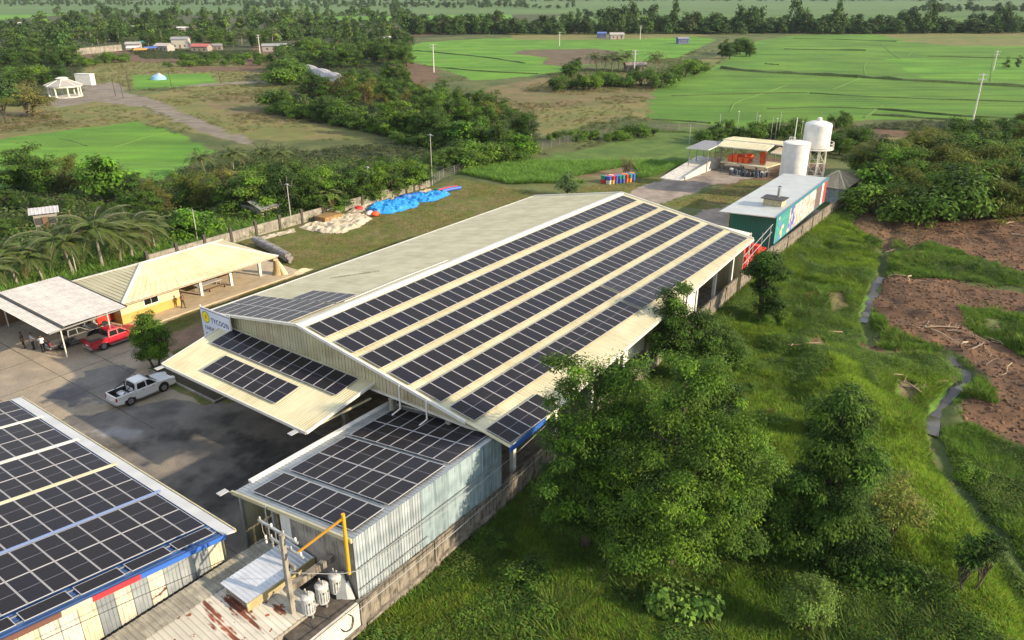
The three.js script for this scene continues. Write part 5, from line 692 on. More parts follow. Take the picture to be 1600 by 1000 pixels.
{
  const g = siteThing('bamboo_pallet', 'brown woven crate half under the cream sheet', 'crate', 41.8, -48); new MB().box(-49.4, -47.2, 0, .95, -43.6, -40.2).build('side', mat([.36, .22, .09], .9, { map: grime(1.5, { patch: .5, speck: .4, seed: 53 }) }), g);
  const R = rng(55); [['red', M.red, 48.6, -49], ['white', M.white, 47.6, -45.4], ['orange', M.orange, 47.9, -44.6]].forEach(([n, mt, a, b]) => { const s = siteThing('plastic_sack', n + ' sack at the near end of the blue tarpaulin', 'sack', a, b); const q = new THREE.SphereGeometry(.55, 10, 8); const P0 = q.attributes.position; for (let k = 0; k < P0.count; k++) { const f = .8 + .5 * noise(P0.getX(k) * 4 + 9, P0.getZ(k) * 4 + P0.getY(k) * 3); P0.setXYZ(k, P0.getX(k) * f * 1.3, P0.getY(k) * f * .7 + .35, P0.getZ(k) * f * 1.2); } q.computeVertexNormals(); const o = shade(new THREE.Mesh(q, mt)); o.name = 'bag'; s.add(o); });
  [['red roll of plastic', M.red, -46.2, .3], ['blue roll of plastic', M.blue, -45.4, .3], ['green roll of plastic', M.green, -46.8, .28]].forEach(([n, mt, b, r]) => { const s = siteThing('plastic_roll', n + ' at the far end of the blue tarpaulin', 'roll', 67, b); new MB().tube([P(65, b - .3, r), P(67, b + .1, r + .05), P(69, b + .6, r)], [r, r * 1.1, r], 9).build('roll', mt, s); });
  // grey bundle of old timber
  const t = siteThing('timber_bundle', 'bundle of weathered grey trunks lying beside the office roof', 'timber', 26, -41); const gw = mat([.36, .34, .33], .9, { map: grime(2, { patch: .5, streak: .6, speck: .3, seed: 56, lo: .3 }) });
  for (let k = 0; k < 11; k++) { const u = R() * 6.28, q = Math.sqrt(R()) * .62, e = R() * 1.4; new MB().tube([P(27.6 + q * Math.cos(u), -46.4 - R() * .4, .75 + q * Math.sin(u)), P(26.6 + q * Math.cos(u), -41.5, .75 + q * Math.sin(u)), P(25.5 + q * Math.cos(u), -37.6 + e, .75 + q * Math.sin(u))], .2 + R() * .1, 8).build('trunk', gw, t); }
  const pc = siteThing('driftwood_post', 'pale bleached tree stump standing at the porch end', 'stump', 21.6, -34.6); new MB().tube([P(21.6, -34.8, 0), P(21.7, -34.7, .9), P(21.4, -34.4, 2.2)], [.6, .5, .3], 9).build('stump', mat([.55, .45, .26], .9, { map: grime(1, { patch: .4, streak: .5, seed: 57 }) }), pc); new MB().tube([P(22.3, -34.2, 0), P(21.9, -34.4, 1.3), P(21.6, -34.4, 2)], [.45, .3, .15], 8).build('root', mat([.58, .5, .33], .9), pc);
  heap('stone_pile', 'small pile of tan stones at the end of the porch', 'stones', [[22, -34.4], [24.6, -34.2], [26, -33], [23, -32.6]], .35, M.tan, 9, .22, 'stones');
  const h = siteThing('block_hut', 'small grey block hut with sheet roof beyond the block wall', 'hut', 37, -57); new MB().box(-59.6, -54.8, 0, 2.4, -39.6, -34.6).build('walls', M.concrete, h); { const m = new MB(); ribSheet(m, P(34.2, -57.2, 3.2), P(40, -57.2, 3.2), P(34.2, -54.2, 2.4), P(40, -54.2, 2.4), .3, .03, { seed: 93 }); m.build('roof_slope', M.galv, h); } { const m = new MB(); ribSheet(m, P(34.2, -57.2, 3.2), P(40, -57.2, 3.2), P(34.2, -60, 2.4), P(40, -60, 2.4), .3, .03, { seed: 94 }); m.build('roof_slope', M.galv, h); } new MB().box(-58.4, -57.4, 0, 2, 34.55 - 69.2, 34.6 - 69.15).build('door', M.dark, h); new MB().box(-54.8, -54.77, .9, 1.9, -37.4, -36).build('window', M.dark, h);
  // service poles along the western wall
  [[6.9, -54.2, 4.6, 'rising between the coconut palms behind the carport'], [23.1, -53.6, 5, 'behind the far end of the office roof'], [37, -51, 6.2, 'beside the grey block hut'], [53.5, -51.4, 5.8, 'behind the middle of the blue tarpaulin'], [68.3, -50.8, 9, 'at the corner where the wire fence begins']].forEach(([a, b, H, t], k) => { const p = siteThing('light_pole', 'slim pale service pole ' + t, 'pole', a, b); new MB().tube([P(a, b, 0), P(a, b, H)], [.075, .05], 8).build('shaft', M.postGrey, p); new MB().bar(P(a, b - .7, H - .15), P(a, b + .7, H - .15), .06).build('arm', M.postGrey, p); if (k > 1) new MB().box(b - .2, b + .2, H - .12, H + .02, -a - .15, -a + .15).build('lamp_head', M.galv, p); });
}
console.log('site done');

// ---------------------------------------------------------------- pickups (forward is +x)
function pickup(label, color, x, z, turn, bedCover, group) {
  const t = freeThing('pickup_truck', label, 'pickup truck', x, .01, z, turn, group);
  const paint = new THREE.MeshPhysicalMaterial({ color: col(...color), roughness: .35, clearcoat: 1, clearcoatRoughness: .06 });
  const WB = 1.52, R = .39;
  const s = new THREE.Shape(); s.moveTo(-2.66, .5); s.lineTo(-2.66, .74); s.lineTo(-.92, .74); s.lineTo(-.92, 1.12); s.lineTo(1.12, 1.13); s.quadraticCurveTo(2.2, 1.1, 2.5, .98); s.quadraticCurveTo(2.66, .85, 2.64, .5); s.lineTo(2.5, .34);
  s.lineTo(WB + .5, .34); s.absarc(WB, .4, .5, -.12, Math.PI + .12, false); s.lineTo(-WB + .5, .34); s.absarc(-WB, .4, .5, -.12, Math.PI + .12, false); s.lineTo(-2.6, .42); s.closePath();
  const g = new THREE.ExtrudeGeometry(s, { depth: 1.72, bevelEnabled: true, bevelThickness: .06, bevelSize: .05, bevelOffset: -.05, bevelSegments: 3, curveSegments: 10 }); g.translate(0, 0, -.86);
  const part = (geo, name, m, parent = t) => { const o = shade(new THREE.Mesh(geo, m)); o.name = name; parent.add(o); return o; };
  const body = part(g, 'body', paint);
  const bed = new MB(); for (const k of [-1, 1]) bed.box(-2.6, -.95, .7, 1.14, k * .83 - .07, k * .83 + .07); bed.box(-2.66, -2.56, .66, 1.13, -.84, .84); part(bed.geo(), 'bed_sides', paint);
  const liner = new MB(); liner.box(-2.56, -.96, .745, .77, -.76, .76); for (const k of [-1, 1]) liner.box(-2.56, -.96, .77, 1.16, k * .745 - .015, k * .745 + .015); liner.box(-2.555, -2.53, .77, 1.15, -.76, .76); part(liner.geo(), 'bed_liner', M.black);
  if (bedCover) part(new MB().box(-2.56, -.96, 1.13, 1.19, -.8, .8).geo(), 'bed_cover', mat([.06, .055, .055], .7));
  else { const b = new MB(); for (const k of [-1, 1]) { b.tube([[-1.0, 1.12, k * .72], [-1.06, 1.62, k * .62], [-1.1, 1.68, k * .5]], .045, 8); b.tube([[-1.1, 1.6, k * .62], [-1.9, 1.2, k * .76]], .04, 8); } b.tube([[-1.1, 1.68, -.5], [-1.1, 1.68, .5]], .045, 8); part(b.geo(), 'roll_bar', M.black); }
  // cab: tapered greenhouse with pillars left in body colour
  const B = [[-.92, .86], [1.2, .86]], T = [[-.72, .68], [.36, .68]], yb = 1.1, yt = 1.76;
  const cab = new MB(); cab.hexa([[-.92, yb, .88], [1.25, yb, .86], [1.25, yb, -.86], [-.92, yb, -.88]], [[-.78, yt - .06, .70], [.40, yt - .06, .69], [.40, yt - .06, -.69], [-.78, yt - .06, -.70]]); cab.hexa([[-.78, yt - .06, .70], [.40, yt - .06, .69], [.40, yt - .06, -.69], [-.78, yt - .06, -.70]], [[-.66, yt + .01, .58], [.24, yt + .01, .58], [.24, yt + .01, -.58], [-.66, yt + .01, -.58]]); part(cab.geo(), 'cab', paint);
  const side = (u, v, k) => { const f = (v - yb) / (yt - .06 - yb), zb = mix(.875, .695, f); return [u, v, k * (zb + .006)]; };
  for (const k of [-1, 1]) { for (const [x0, x1, t0, t1] of [[-.78, .02, -.66, .02], [.12, 1.0, .12, .42]]) { const w = new MB(); w.poly(k > 0 ? [side(x0, 1.16, k), side(x1, 1.16, k), side(t1, 1.62, k), side(t0, 1.62, k)] : [side(x1, 1.16, k), side(x0, 1.16, k), side(t0, 1.62, k), side(t1, 1.62, k)]); part(w.geo(), 'side_window', M.glass); } for (const d of [-.28, .62]) part(new MB().box(d - .09, d + .09, .97, 1.01, k * .915 - .015, k * .915 + .015).geo(), 'door_handle', M.black); part(new RoundedBoxGeometry(.14, .16, .2, 2, .05).translate(.98, 1.2, k * 1.0), 'wing_mirror', paint); part(new MB().box(-.85, 1.0, .28, .36, k * .9 - .08, k * .9 + .08).geo(), 'side_step', M.steel); part(new MB().box(2.5, 2.68, .78, .95, k * .66 - .2, k * .66 + .2).geo(), 'headlight', mat([.7, .7, .72], .15)); part(new MB().box(-2.685, -2.6, .78, 1.08, k * .83 - .075, k * .83 + .08).geo(), 'tail_light', mat([.42, .01, .015], .25)); for (const xw of [-WB, WB]) part(new THREE.CylinderGeometry(.475, .475, .3, 20).rotateX(Math.PI / 2).translate(xw, .42, k * .68), 'wheel_well', M.black); }
  { const w = new MB(); w.poly([[1.16, 1.16, .74], [1.16, 1.16, -.74], [.47, 1.66, -.62], [.47, 1.66, .62]].map(([a, b, c]) => [a + .03, b + .02, c])); part(w.geo(), 'windscreen', M.glass); const r = new MB(); r.poly([[-.905, 1.2, -.72], [-.905, 1.2, .72], [-.82, 1.62, .6], [-.82, 1.62, -.6]].map(([a, b, c]) => [a - .015, b, c])); part(r.geo(), 'rear_window', M.glass); }
  part(new RoundedBoxGeometry(.2, .24, 1.8, 2, .06).translate(2.6, .5, 0), 'front_bumper', paint); part(new RoundedBoxGeometry(.22, .16, 1.76, 2, .05).translate(-2.68, .47, 0), 'rear_bumper', M.steel); part(new MB().box(2.62, 2.68, .64, .9, -.42, .42).geo(), 'grille', M.black); part(new MB().box(-2.685, -2.66, .62, .76, -.22, .22).geo(), 'number_plate', M.white);
  for (const k of [-1, 1]) for (const xw of [-WB, WB]) { const w = part(new THREE.LatheGeometry([[.24, -.11], [.33, -.125], [.385, -.09], [.39, 0], [.385, .09], [.33, .125], [.24, .11]].map(q => new THREE.Vector2(...q)), 24).rotateX(Math.PI / 2).translate(xw, R, k * .82), 'tyre', M.rubber); const rim = new MB(); rim.add(new THREE.CylinderGeometry(.25, .25, .1, 20).rotateX(Math.PI / 2).translate(xw, R, k * .87)); const wheelRim = part(rim.geo(), 'rim', mat([.42, .42, .43], .3, { metalness: .7 }), w); for (let q = 0; q < 6; q++) { const an = q / 6 * 6.283; part(new MB().bar([xw + .07 * Math.cos(an + .5), R + .07 * Math.sin(an + .5), k * .925], [xw + .2 * Math.cos(an + .5), R + .2 * Math.sin(an + .5), k * .925], .055, .01).geo(), 'rim_slot', M.black, w); } }
  return t;
}
{
  const along = Math.atan2(.8076, .5897);               // turn that points a vehicle along the site's a axis
  let p = world(-4.7, -19.5); pickup('white double-cab pickup with open black bed by the canopy', [.72, .73, .74], p.x, p.z, along, false);
  p = world(-.4, -32.0); pickup('red double-cab pickup with covered bed in the sunlit yard', [.42, .012, .03], p.x, p.z, along, true);
  p = world(-2.7, -35.3); pickup('dark grey double-cab pickup parked under the carport roof', [.045, .047, .052], p.x, p.z, along, true);
  // red three-wheeler and motorcycles in the shade of the carport
  const q = siteThing('red_van', 'small boxy red vehicle parked against the office wall under carport', 'van', 2.1, -37.6);
  const rp = new THREE.MeshPhysicalMaterial({ color: col(.5, .03, .02), roughness: .4, clearcoat: .8 });
  { const s = new THREE.Shape(); s.moveTo(-1.5, .35); s.lineTo(-1.55, .9); s.lineTo(-1.2, 1.65); s.lineTo(.5, 1.65); s.lineTo(.95, 1.0); s.lineTo(1.5, .9); s.lineTo(1.5, .35); s.closePath(); const g = new THREE.ExtrudeGeometry(s, { depth: 1.3, bevelEnabled: true, bevelSize: .05, bevelThickness: .05, bevelSegments: 2 }); g.translate(0, 0, -.65); g.rotateY(Math.PI / 2); const o = shade(new THREE.Mesh(g, rp)); o.name = 'body'; q.add(o); const add = (geo, n, m) => { geo.rotateY(Math.PI / 2); const e = shade(new THREE.Mesh(geo, m)); e.name = n; q.add(e); }; add(new MB().poly([[-1.56, 1.0, -.55], [-1.56, 1.0, .55], [-1.28, 1.55, .5], [-1.28, 1.55, -.5]].map(([a, b, c]) => [a - .06, b, c])).geo(), 'rear_window', mat([.5, .5, .52], .2)); for (const k of [-1, 1]) { add(new MB().box(-1.6, -1.52, .6, .85, k * .5 - .12, k * .5 + .12).geo(), 'tail_light', mat([.5, .12, .02], .3)); for (const w of [-.95, .95]) add(new THREE.CylinderGeometry(.3, .3, .2, 18).rotateX(Math.PI / 2).translate(w, .3, k * .62), 'wheel', M.rubber); add(new MB().box(-.9, .4, 1.05, 1.5, k * .71 - .005, k * .71 + .005).geo(), 'side_window', M.glass); } }
  for (const [a, b, t, c] of [[.2, -37.4, 'white', [.7, .7, .7]], [-.6, -37.9, 'dark', [.05, .05, .06]]]) {
    const m = siteThing('motorcycle', t + ' motorcycle standing in the carport shade', 'motorcycle', a, b), add = (mb, n, mt) => mb.build(n, mt, m), cm = mat(c, .35);
    for (const w of [-.62, .62]) { const tr = new MB(); tr.add(new THREE.TorusGeometry(.26, .06, 8, 18).translate(b + w, .31, -a)); add(tr, 'wheel', M.rubber); }
    add(new MB().tube([[b - .62, .31, -a], [b - .2, .6, -a], [b + .3, .65, -a], [b + .5, .95, -a], [b + .62, .31, -a]], .045, 7), 'frame', M.steel); add(new MB().hexa([[b - .6, .62, -a + .12], [b + .1, .6, -a + .14], [b + .1, .6, -a - .14], [b - .6, .62, -a - .12]], [[b - .7, .78, -a + .12], [b + .05, .74, -a + .12], [b + .05, .74, -a - .12], [b - .7, .78, -a - .12]]), 'seat', M.black); add(new MB().hexa([[b + .05, .45, -a + .14], [b + .5, .5, -a + .1], [b + .5, .5, -a - .1], [b + .05, .45, -a - .14]], [[b + .05, .74, -a + .13], [b + .48, .95, -a + .08], [b + .48, .95, -a - .08], [b + .05, .74, -a - .13]]), 'fairing', cm); add(new MB().tube([[b + .46, .98, -a - .34], [b + .5, 1.0, -a], [b + .46, .98, -a + .34]], .022, 6), 'handlebar', M.steel);
  }
}
// ---------------------------------------------------------------- people: one continuous skin meshed from a field of tapered bones
function person(label, a, b, turn, y, skinTop, legs, o = {}) {
  const J = { hip: [0, .93, 0], chest: [0, 1.3, .01], neck: [0, 1.47, 0], head: [0, 1.62, .02], crown: [0, 1.68, .01] };
  const bones = [[[-.07, .95, 0], [.07, .95, 0], .13, .13], [J.hip, J.chest, .14, .155], [[-.13, 1.36, 0], [.13, 1.36, 0], .085, .085], [J.chest, J.neck, .11, .06], [J.neck, J.head, .055, .085], [J.head, J.crown, .098, .1], [[0, 1.6, .09], [0, 1.59, .115], .02, .012]];
  for (const s of [-1, 1]) {
    const st = o.stride ? s * o.stride : 0, el = o.arms === 'bent' ? [s * .25, 1.12, .04] : [s * .25, 1.1, -.04], ha = o.arms === 'bent' ? [s * .1, 1.1, .24] : [s * .25, .84, .06];
    bones.push([[s * .09, .9, 0], [s * .1, .5, st * .5 + .02], .092, .062], [[s * .1, .5, st * .5 + .02], [s * .11, .08, st], .06, .04], [[s * .11, .05, st - .05], [s * .12, .04, st + .15], .045, .035], [[s * .18, 1.37, 0], el, .06, .045], [el, ha, .043, .03]);
    for (let f = 0; f < 5; f++) { const d = f === 4 ? [-s * .03, -.05, .05] : [s * .012, -.15 + Math.abs(f - 1.5) * .012, -.03 + f * .02 + .02]; bones.push([ha, [ha[0] + d[0], ha[1] + d[1] * (o.arms === 'bent' ? .5 : 1), ha[2] + d[2]], f === 4 ? .02 : .024, .011]); }
  }
  const N = 88, S = .98, mc = new MarchingCubes(N, new THREE.MeshBasicMaterial(), false, false, 200000); mc.isolation = 0;
  for (let k = 0; k < N; k++) for (let j = 0; j < N; j++) for (let i = 0; i < N; i++) {
    const x = (i / N * 2 - 1) * S, yy = (j / N * 2 - 1) * S + .88, zz = (k / N * 2 - 1) * S; let d = 9;
    if (Math.abs(x) < .42 && Math.abs(zz) < .5) for (const [p, q, r0, r1] of bones) { const vx = q[0] - p[0], vy = q[1] - p[1], vz = q[2] - p[2], t = clamp(((x - p[0]) * vx + (yy - p[1]) * vy + (zz - p[2]) * vz) / (vx * vx + vy * vy + vz * vz + 1e-9)), e = Math.hypot(x - p[0] - vx * t, yy - p[1] - vy * t, zz - p[2] - vz * t) - mix(r0, r1, t), h = clamp(.5 + .5 * (d - e) / .03); d = mix(d, e, h) - .03 * h * (1 - h); }
    mc.field[k * N * N + j * N + i] = -d;
  }
  mc.update(); const n = mc.count, pos = new Float32Array(mc.positionArray.slice(0, n * 3)), nor = new Float32Array(mc.normalArray.slice(0, n * 3)), c = new Float32Array(n * 3), skin = [.28, .15, .095], hair = [.02, .016, .014];
  for (let k = 0; k < n; k++) { pos[k * 3] *= S; pos[k * 3 + 1] = pos[k * 3 + 1] * S + .88; pos[k * 3 + 2] *= S; const X = Math.abs(pos[k * 3]), Y = pos[k * 3 + 1], Zp = pos[k * 3 + 2]; const q = Y > 1.46 ? (Y > 1.66 || Zp < -.02 ? hair : skin) : (X > .2 && Y < (o.sleeve || 1.18)) || (o.arms === 'bent' && Zp > .14 && Y > 1) ? skin : Y > .92 ? skinTop : Y < .07 ? [.03, .03, .03] : Y < (o.shorts || 0) ? skin : legs; c[k * 3] = q[0]; c[k * 3 + 1] = q[1]; c[k * 3 + 2] = q[2]; }
  const g = new THREE.BufferGeometry(); g.setAttribute('position', new THREE.BufferAttribute(pos, 3)); g.setAttribute('normal', new THREE.BufferAttribute(nor, 3)); g.setAttribute('color', new THREE.BufferAttribute(c, 3));
  const w = world(a, b, y), m = shade(new THREE.Mesh(g, new THREE.MeshStandardMaterial({ vertexColors: true, roughness: .85 }))); m.name = numbered('person'); m.position.copy(w); m.rotation.y = turn; m.userData = { label, category: 'person', group: 'people in the compound' }; scene.add(m);
}
person('person in dark brown clothes standing alone before the carport', -6.4, -37.9, 2.4, 0, [.06, .03, .025], [.045, .035, .03], { stride: .12 });
person('person in white top and black trousers beside the dark pickup', -5.6, -35.6, .6, 0, [.7, .7, .7], [.015, .015, .018], {});
person('person in light grey shirt partly under the carport edge', -5.9, -36.9, -.6, 0, [.42, .43, .47], [.02, .02, .03], { arms: 'bent' });
person('person in dark camouflage clothes walking at the office corner', 8.6, -34.3, 1.2, .16, [.05, .045, .03], [.04, .04, .025], { stride: .16, arms: 'bent' });
console.log('vehicles done');

// ---------------------------------------------------------------- vegetation
const leafMat = (t = .45) => new THREE.MeshPhysicalMaterial({ color: 0xffffff, vertexColors: true, roughness: .92, transmission: t, thickness: 0, side: THREE.DoubleSide, specularIntensity: .3 });
const LEAF = leafMat(), LEAFFAR = new THREE.MeshStandardMaterial({ vertexColors: true, roughness: .9, side: THREE.DoubleSide });
const BARK = mat([.11, .09, .068], .95, { map: grime(1.5, { patch: .5, streak: .4, speck: .3, seed: 61, lo: .4 }) }), BARKPALE = mat([.34, .31, .26], .95, { map: grime(1.5, { patch: .5, speck: .3, seed: 62, lo: .4 }) });
class Leaves {                                          // kite-shaped leaves, folded along the midrib
  constructor(n) { this.p = new Float32Array(n * 12); this.q = new Float32Array(n * 12); this.c = new Float32Array(n * 12); this.i = new Uint32Array(n * 6); this.k = 0; this.n = n; }
  add(x, y, z, nx, ny, nz, tx, ty, tz, L, W, r, g, b) {
    if (this.k >= this.n) return; let l = Math.hypot(nx, ny, nz) || 1; nx /= l; ny /= l; nz /= l; const d = tx * nx + ty * ny + tz * nz; tx -= d * nx; ty -= d * ny; tz -= d * nz; l = Math.hypot(tx, ty, tz) || 1; tx /= l; ty /= l; tz /= l;
    const sx = ny * tz - nz * ty, sy = nz * tx - nx * tz, sz = nx * ty - ny * tx, o = this.k * 12, f = W * .22, P = this.p;
    P[o] = x; P[o + 1] = y; P[o + 2] = z; P[o + 3] = x + tx * L * .45 + sx * W * .5 + nx * f; P[o + 4] = y + ty * L * .45 + sy * W * .5 + ny * f; P[o + 5] = z + tz * L * .45 + sz * W * .5 + nz * f;
    P[o + 6] = x + tx * L - nx * f * .6; P[o + 7] = y + ty * L - ny * f * .6; P[o + 8] = z + tz * L - nz * f * .6; P[o + 9] = x + tx * L * .45 - sx * W * .5 + nx * f; P[o + 10] = y + ty * L * .45 - sy * W * .5 + ny * f; P[o + 11] = z + tz * L * .45 - sz * W * .5 + nz * f;
    for (let q = 0; q < 4; q++) { this.q[o + q * 3] = nx; this.q[o + q * 3 + 1] = ny; this.q[o + q * 3 + 2] = nz; this.c[o + q * 3] = r; this.c[o + q * 3 + 1] = g; this.c[o + q * 3 + 2] = b; }
    const v = this.k * 4; this.i.set([v, v + 2, v + 1, v, v + 3, v + 2], this.k * 6); this.k++;
  }
  geo() { const g = new THREE.BufferGeometry(), k = this.k; g.setAttribute('position', new THREE.BufferAttribute(this.p.slice(0, k * 12), 3)); g.setAttribute('normal', new THREE.BufferAttribute(this.q.slice(0, k * 12), 3)); g.setAttribute('color', new THREE.BufferAttribute(this.c.slice(0, k * 12), 3)); g.setIndex(new THREE.BufferAttribute(this.i.slice(0, k * 6), 1)); return g; }
}
const gauss = r => (r() + r() + r() - 1.5) * 1.15;
// lobes: [x, y, z, radius] in metres; every lobe is filled with clumps, every clump with leaves
function treeShape(seed, { h, lobes, leaf = .3, width = .55, clumps = 40, per = 120, clumpR = .6, tones, droop = 0, trunkR = h * .022, lean = [0, 0], stems = 1, up = .55, base = .25 }) {
  const r = rng(seed), L = new Leaves(clumps * per), tr = new MB(), tot = lobes.reduce((s, l) => s + l[3] ** 2, 0), tips = [];
  for (const lb of lobes) {
    const n = Math.max(2, Math.round(clumps * lb[3] ** 2 / tot));
    for (let k = 0; k < n; k++) {
      let dx, dy, dz, d; do { dx = r() * 2 - 1; dy = r() * 2 - 1; dz = r() * 2 - 1; d = Math.hypot(dx, dy, dz); } while (d > 1 || d < .05);
      const q = Math.pow(r(), .45) / d, cx = lb[0] + dx * q * lb[3], cy = lb[1] + dy * q * lb[3] * (lb[4] || .8), cz = lb[2] + dz * q * lb[3], ox = dx / d, oy = dy / d, oz = dz / d; tips.push([cx, cy, cz, lb]);
      const tn = tones[Math.floor(r() * tones.length)], tv = .6 + r() * .85, cr = clumpR * (.6 + .7 * r());
      for (let j = 0; j < per; j++) {
        const gx = gauss(r), gy = gauss(r) * .7, gz = gauss(r), x = cx + gx * cr, y = cy + gy * cr - droop * Math.abs(gx * gz) * cr, z = cz + gz * cr, v = tv * (.75 + .5 * r()), yel = r() < .04 ? 1.5 : 1;
        L.add(x, y, z, ox * .5 + gx * .35 + (r() - .5) * 1.1, oy * .4 + up + (r() - .5) * .9, oz * .5 + gz * .35 + (r() - .5) * 1.1, gx + (r() - .5), -.35 - droop + (r() - .5) * .8, gz + (r() - .5), leaf * (.6 + .7 * r()), leaf * width * (.6 + .6 * r()), tn[0] * v * yel, tn[1] * v * (yel > 1 ? 1.15 : 1), tn[2] * v);
      }
    }
  }
  const topY = Math.max(...lobes.map(l => l[1]));
  for (let s = 0; s < stems; s++) {
    const an = s / stems * 6.28 + seed, sp = stems > 1 ? .25 + .1 * r() : 0, pts = [], n = 6; for (let k = 0; k <= n; k++) { const t = k / n; pts.push([lean[0] * t * t + Math.cos(an) * sp * (1 + t * 3) + (r() - .5) * .12 * t, topY * t * (stems > 1 ? .8 : .95), lean[1] * t * t + Math.sin(an) * sp * (1 + t * 3) + (r() - .5) * .12 * t]); }
    tr.tube(pts, pts.map((p, k) => trunkR / Math.sqrt(stems) * (k ? 1 - .82 * k / n : 1.25)), 8);
    const pick = tips.filter((t, k) => k % Math.max(1, Math.floor(tips.length / (30 / stems))) === 0);
    for (const [x, y, z] of pick) { const f = clamp(base + .5 * r(), .1, .85), k = Math.floor(f * n), p = pts[k]; if (p[1] > y) continue; const R0 = trunkR * (1 - .8 * f) * .75 / Math.sqrt(stems); tr.tube([p, [mix(p[0], x, .45) + (r() - .5) * .3, mix(p[1], y, .55), mix(p[2], z, .45) + (r() - .5) * .3], [x, y, z]], [R0, R0 * .6, R0 * .2], 5, false); }
  }
  return { crown: L.geo(), trunk: tr.geo() };
}
function lobesOf(seed, h, kind) {                       // uneven outlines: many lobes of differing size
  const r = rng(seed * 7 + 3), o = [];
  const n = kind === 'tall' ? 8 : kind === 'umbrella' ? 9 : kind === 'bush' ? 6 : 10;
  for (let k = 0; k < n; k++) {
    const an = r() * 6.28, t = r();
    if (kind === 'tall') o.push([Math.cos(an) * h * .09 * (1.3 - k / n), h * (.2 + .72 * k / n), Math.sin(an) * h * .09, h * (.18 - .1 * k / n)]);
    else if (kind === 'bush') o.push([Math.cos(an) * h * .36, h * (.28 + .42 * t), Math.sin(an) * h * .36, h * (.22 + .14 * r())]);
    else if (kind === 'umbrella') o.push([Math.cos(an) * h * .5 * Math.sqrt(t), h * (.78 + .1 * r()), Math.sin(an) * h * .5 * Math.sqrt(t), h * .2, .35]);
    else o.push([Math.cos(an) * h * .22 * Math.sqrt(t + .1), h * (.24 + .6 * (k + r()) / n), Math.sin(an) * h * .24 * Math.sqrt(t + .1), h * (.2 - .08 * k / n + .06 * r())]);
  }
  return o;
}
const TONE = {
  dark: [[.045, .107, .014], [.056, .129, .017], [.037, .088, .014]], mid: [[.076, .156, .019], [.092, .179, .022], [.060, .132, .016]], light: [[.126, .248, .022], [.154, .274, .027], [.101, .202, .021]],
  olive: [[.126, .165, .027], [.160, .193, .030], [.101, .142, .022]], dry: [[.217, .193, .046], [.177, .168, .039], [.151, .179, .032]], fresh: [[.118, .274, .021], [.151, .312, .025], [.092, .220, .019]],
};
// ---- coconut palm
function palmShape(seed, h) {
  const r = rng(seed), tr = new MB(), pts = [], lx = (r() - .5) * h * .2, lz = (r() - .5) * h * .2; for (let k = 0; k <= 7; k++) { const t = k / 7; pts.push([lx * t * t, h * .56 * t, lz * t * t]); } tr.tube(pts, pts.map((p, k) => .24 - .11 * k / 7), 8);
  const top = pts[7], L = new Leaves(26 * 70); const st = new MB();
  for (let k = 0; k < 24; k++) {
    const an = k * 2.4 + r() * .4, el = 1.25 - 1.35 * (k / 24) + (r() - .5) * .2, len = h * (.5 + .12 * r()), tone = k > 21 ? [.26, .2, .08] : [[.12, .195, .034], [.15, .215, .04], [.10, .165, .03]][k % 3], q = [], N = 34; let x = top[0], y = top[1], z = top[2], e = el;
    for (let j = 0; j <= N; j++) { q.push([x, y, z]); x += Math.cos(an) * Math.cos(e) * len / N; z += Math.sin(an) * Math.cos(e) * len / N; y += Math.sin(e) * len / N; e -= (1.35 + r() * .3) / N; }
    st.tube(q.filter((_, j) => j % 5 === 0 || j === N), .03, 4, false);
    for (let j = 3; j < N; j++) { const p = q[j], d = [q[j][0] - q[j - 1][0], q[j][1] - q[j - 1][1], q[j][2] - q[j - 1][2]], w = h * .125 * Math.sin(Math.PI * Math.min(1, .18 + .8 * j / N)); for (const s of [-1, 1]) { const tx = -Math.sin(an) * s + d[0] * 3, tz = Math.cos(an) * s + d[2] * 3; L.add(p[0], p[1], p[2], Math.cos(an) * .2, 1, Math.sin(an) * .2, tx, -.3 - .25 * r(), tz, w * (.85 + .3 * r()), .17, ...tone.map(v => v * (.8 + .4 * r()))); } }
  }
  return { crown: L.geo(), trunk: mergeGeometries([tr.geo(), st.geo()]) };
}
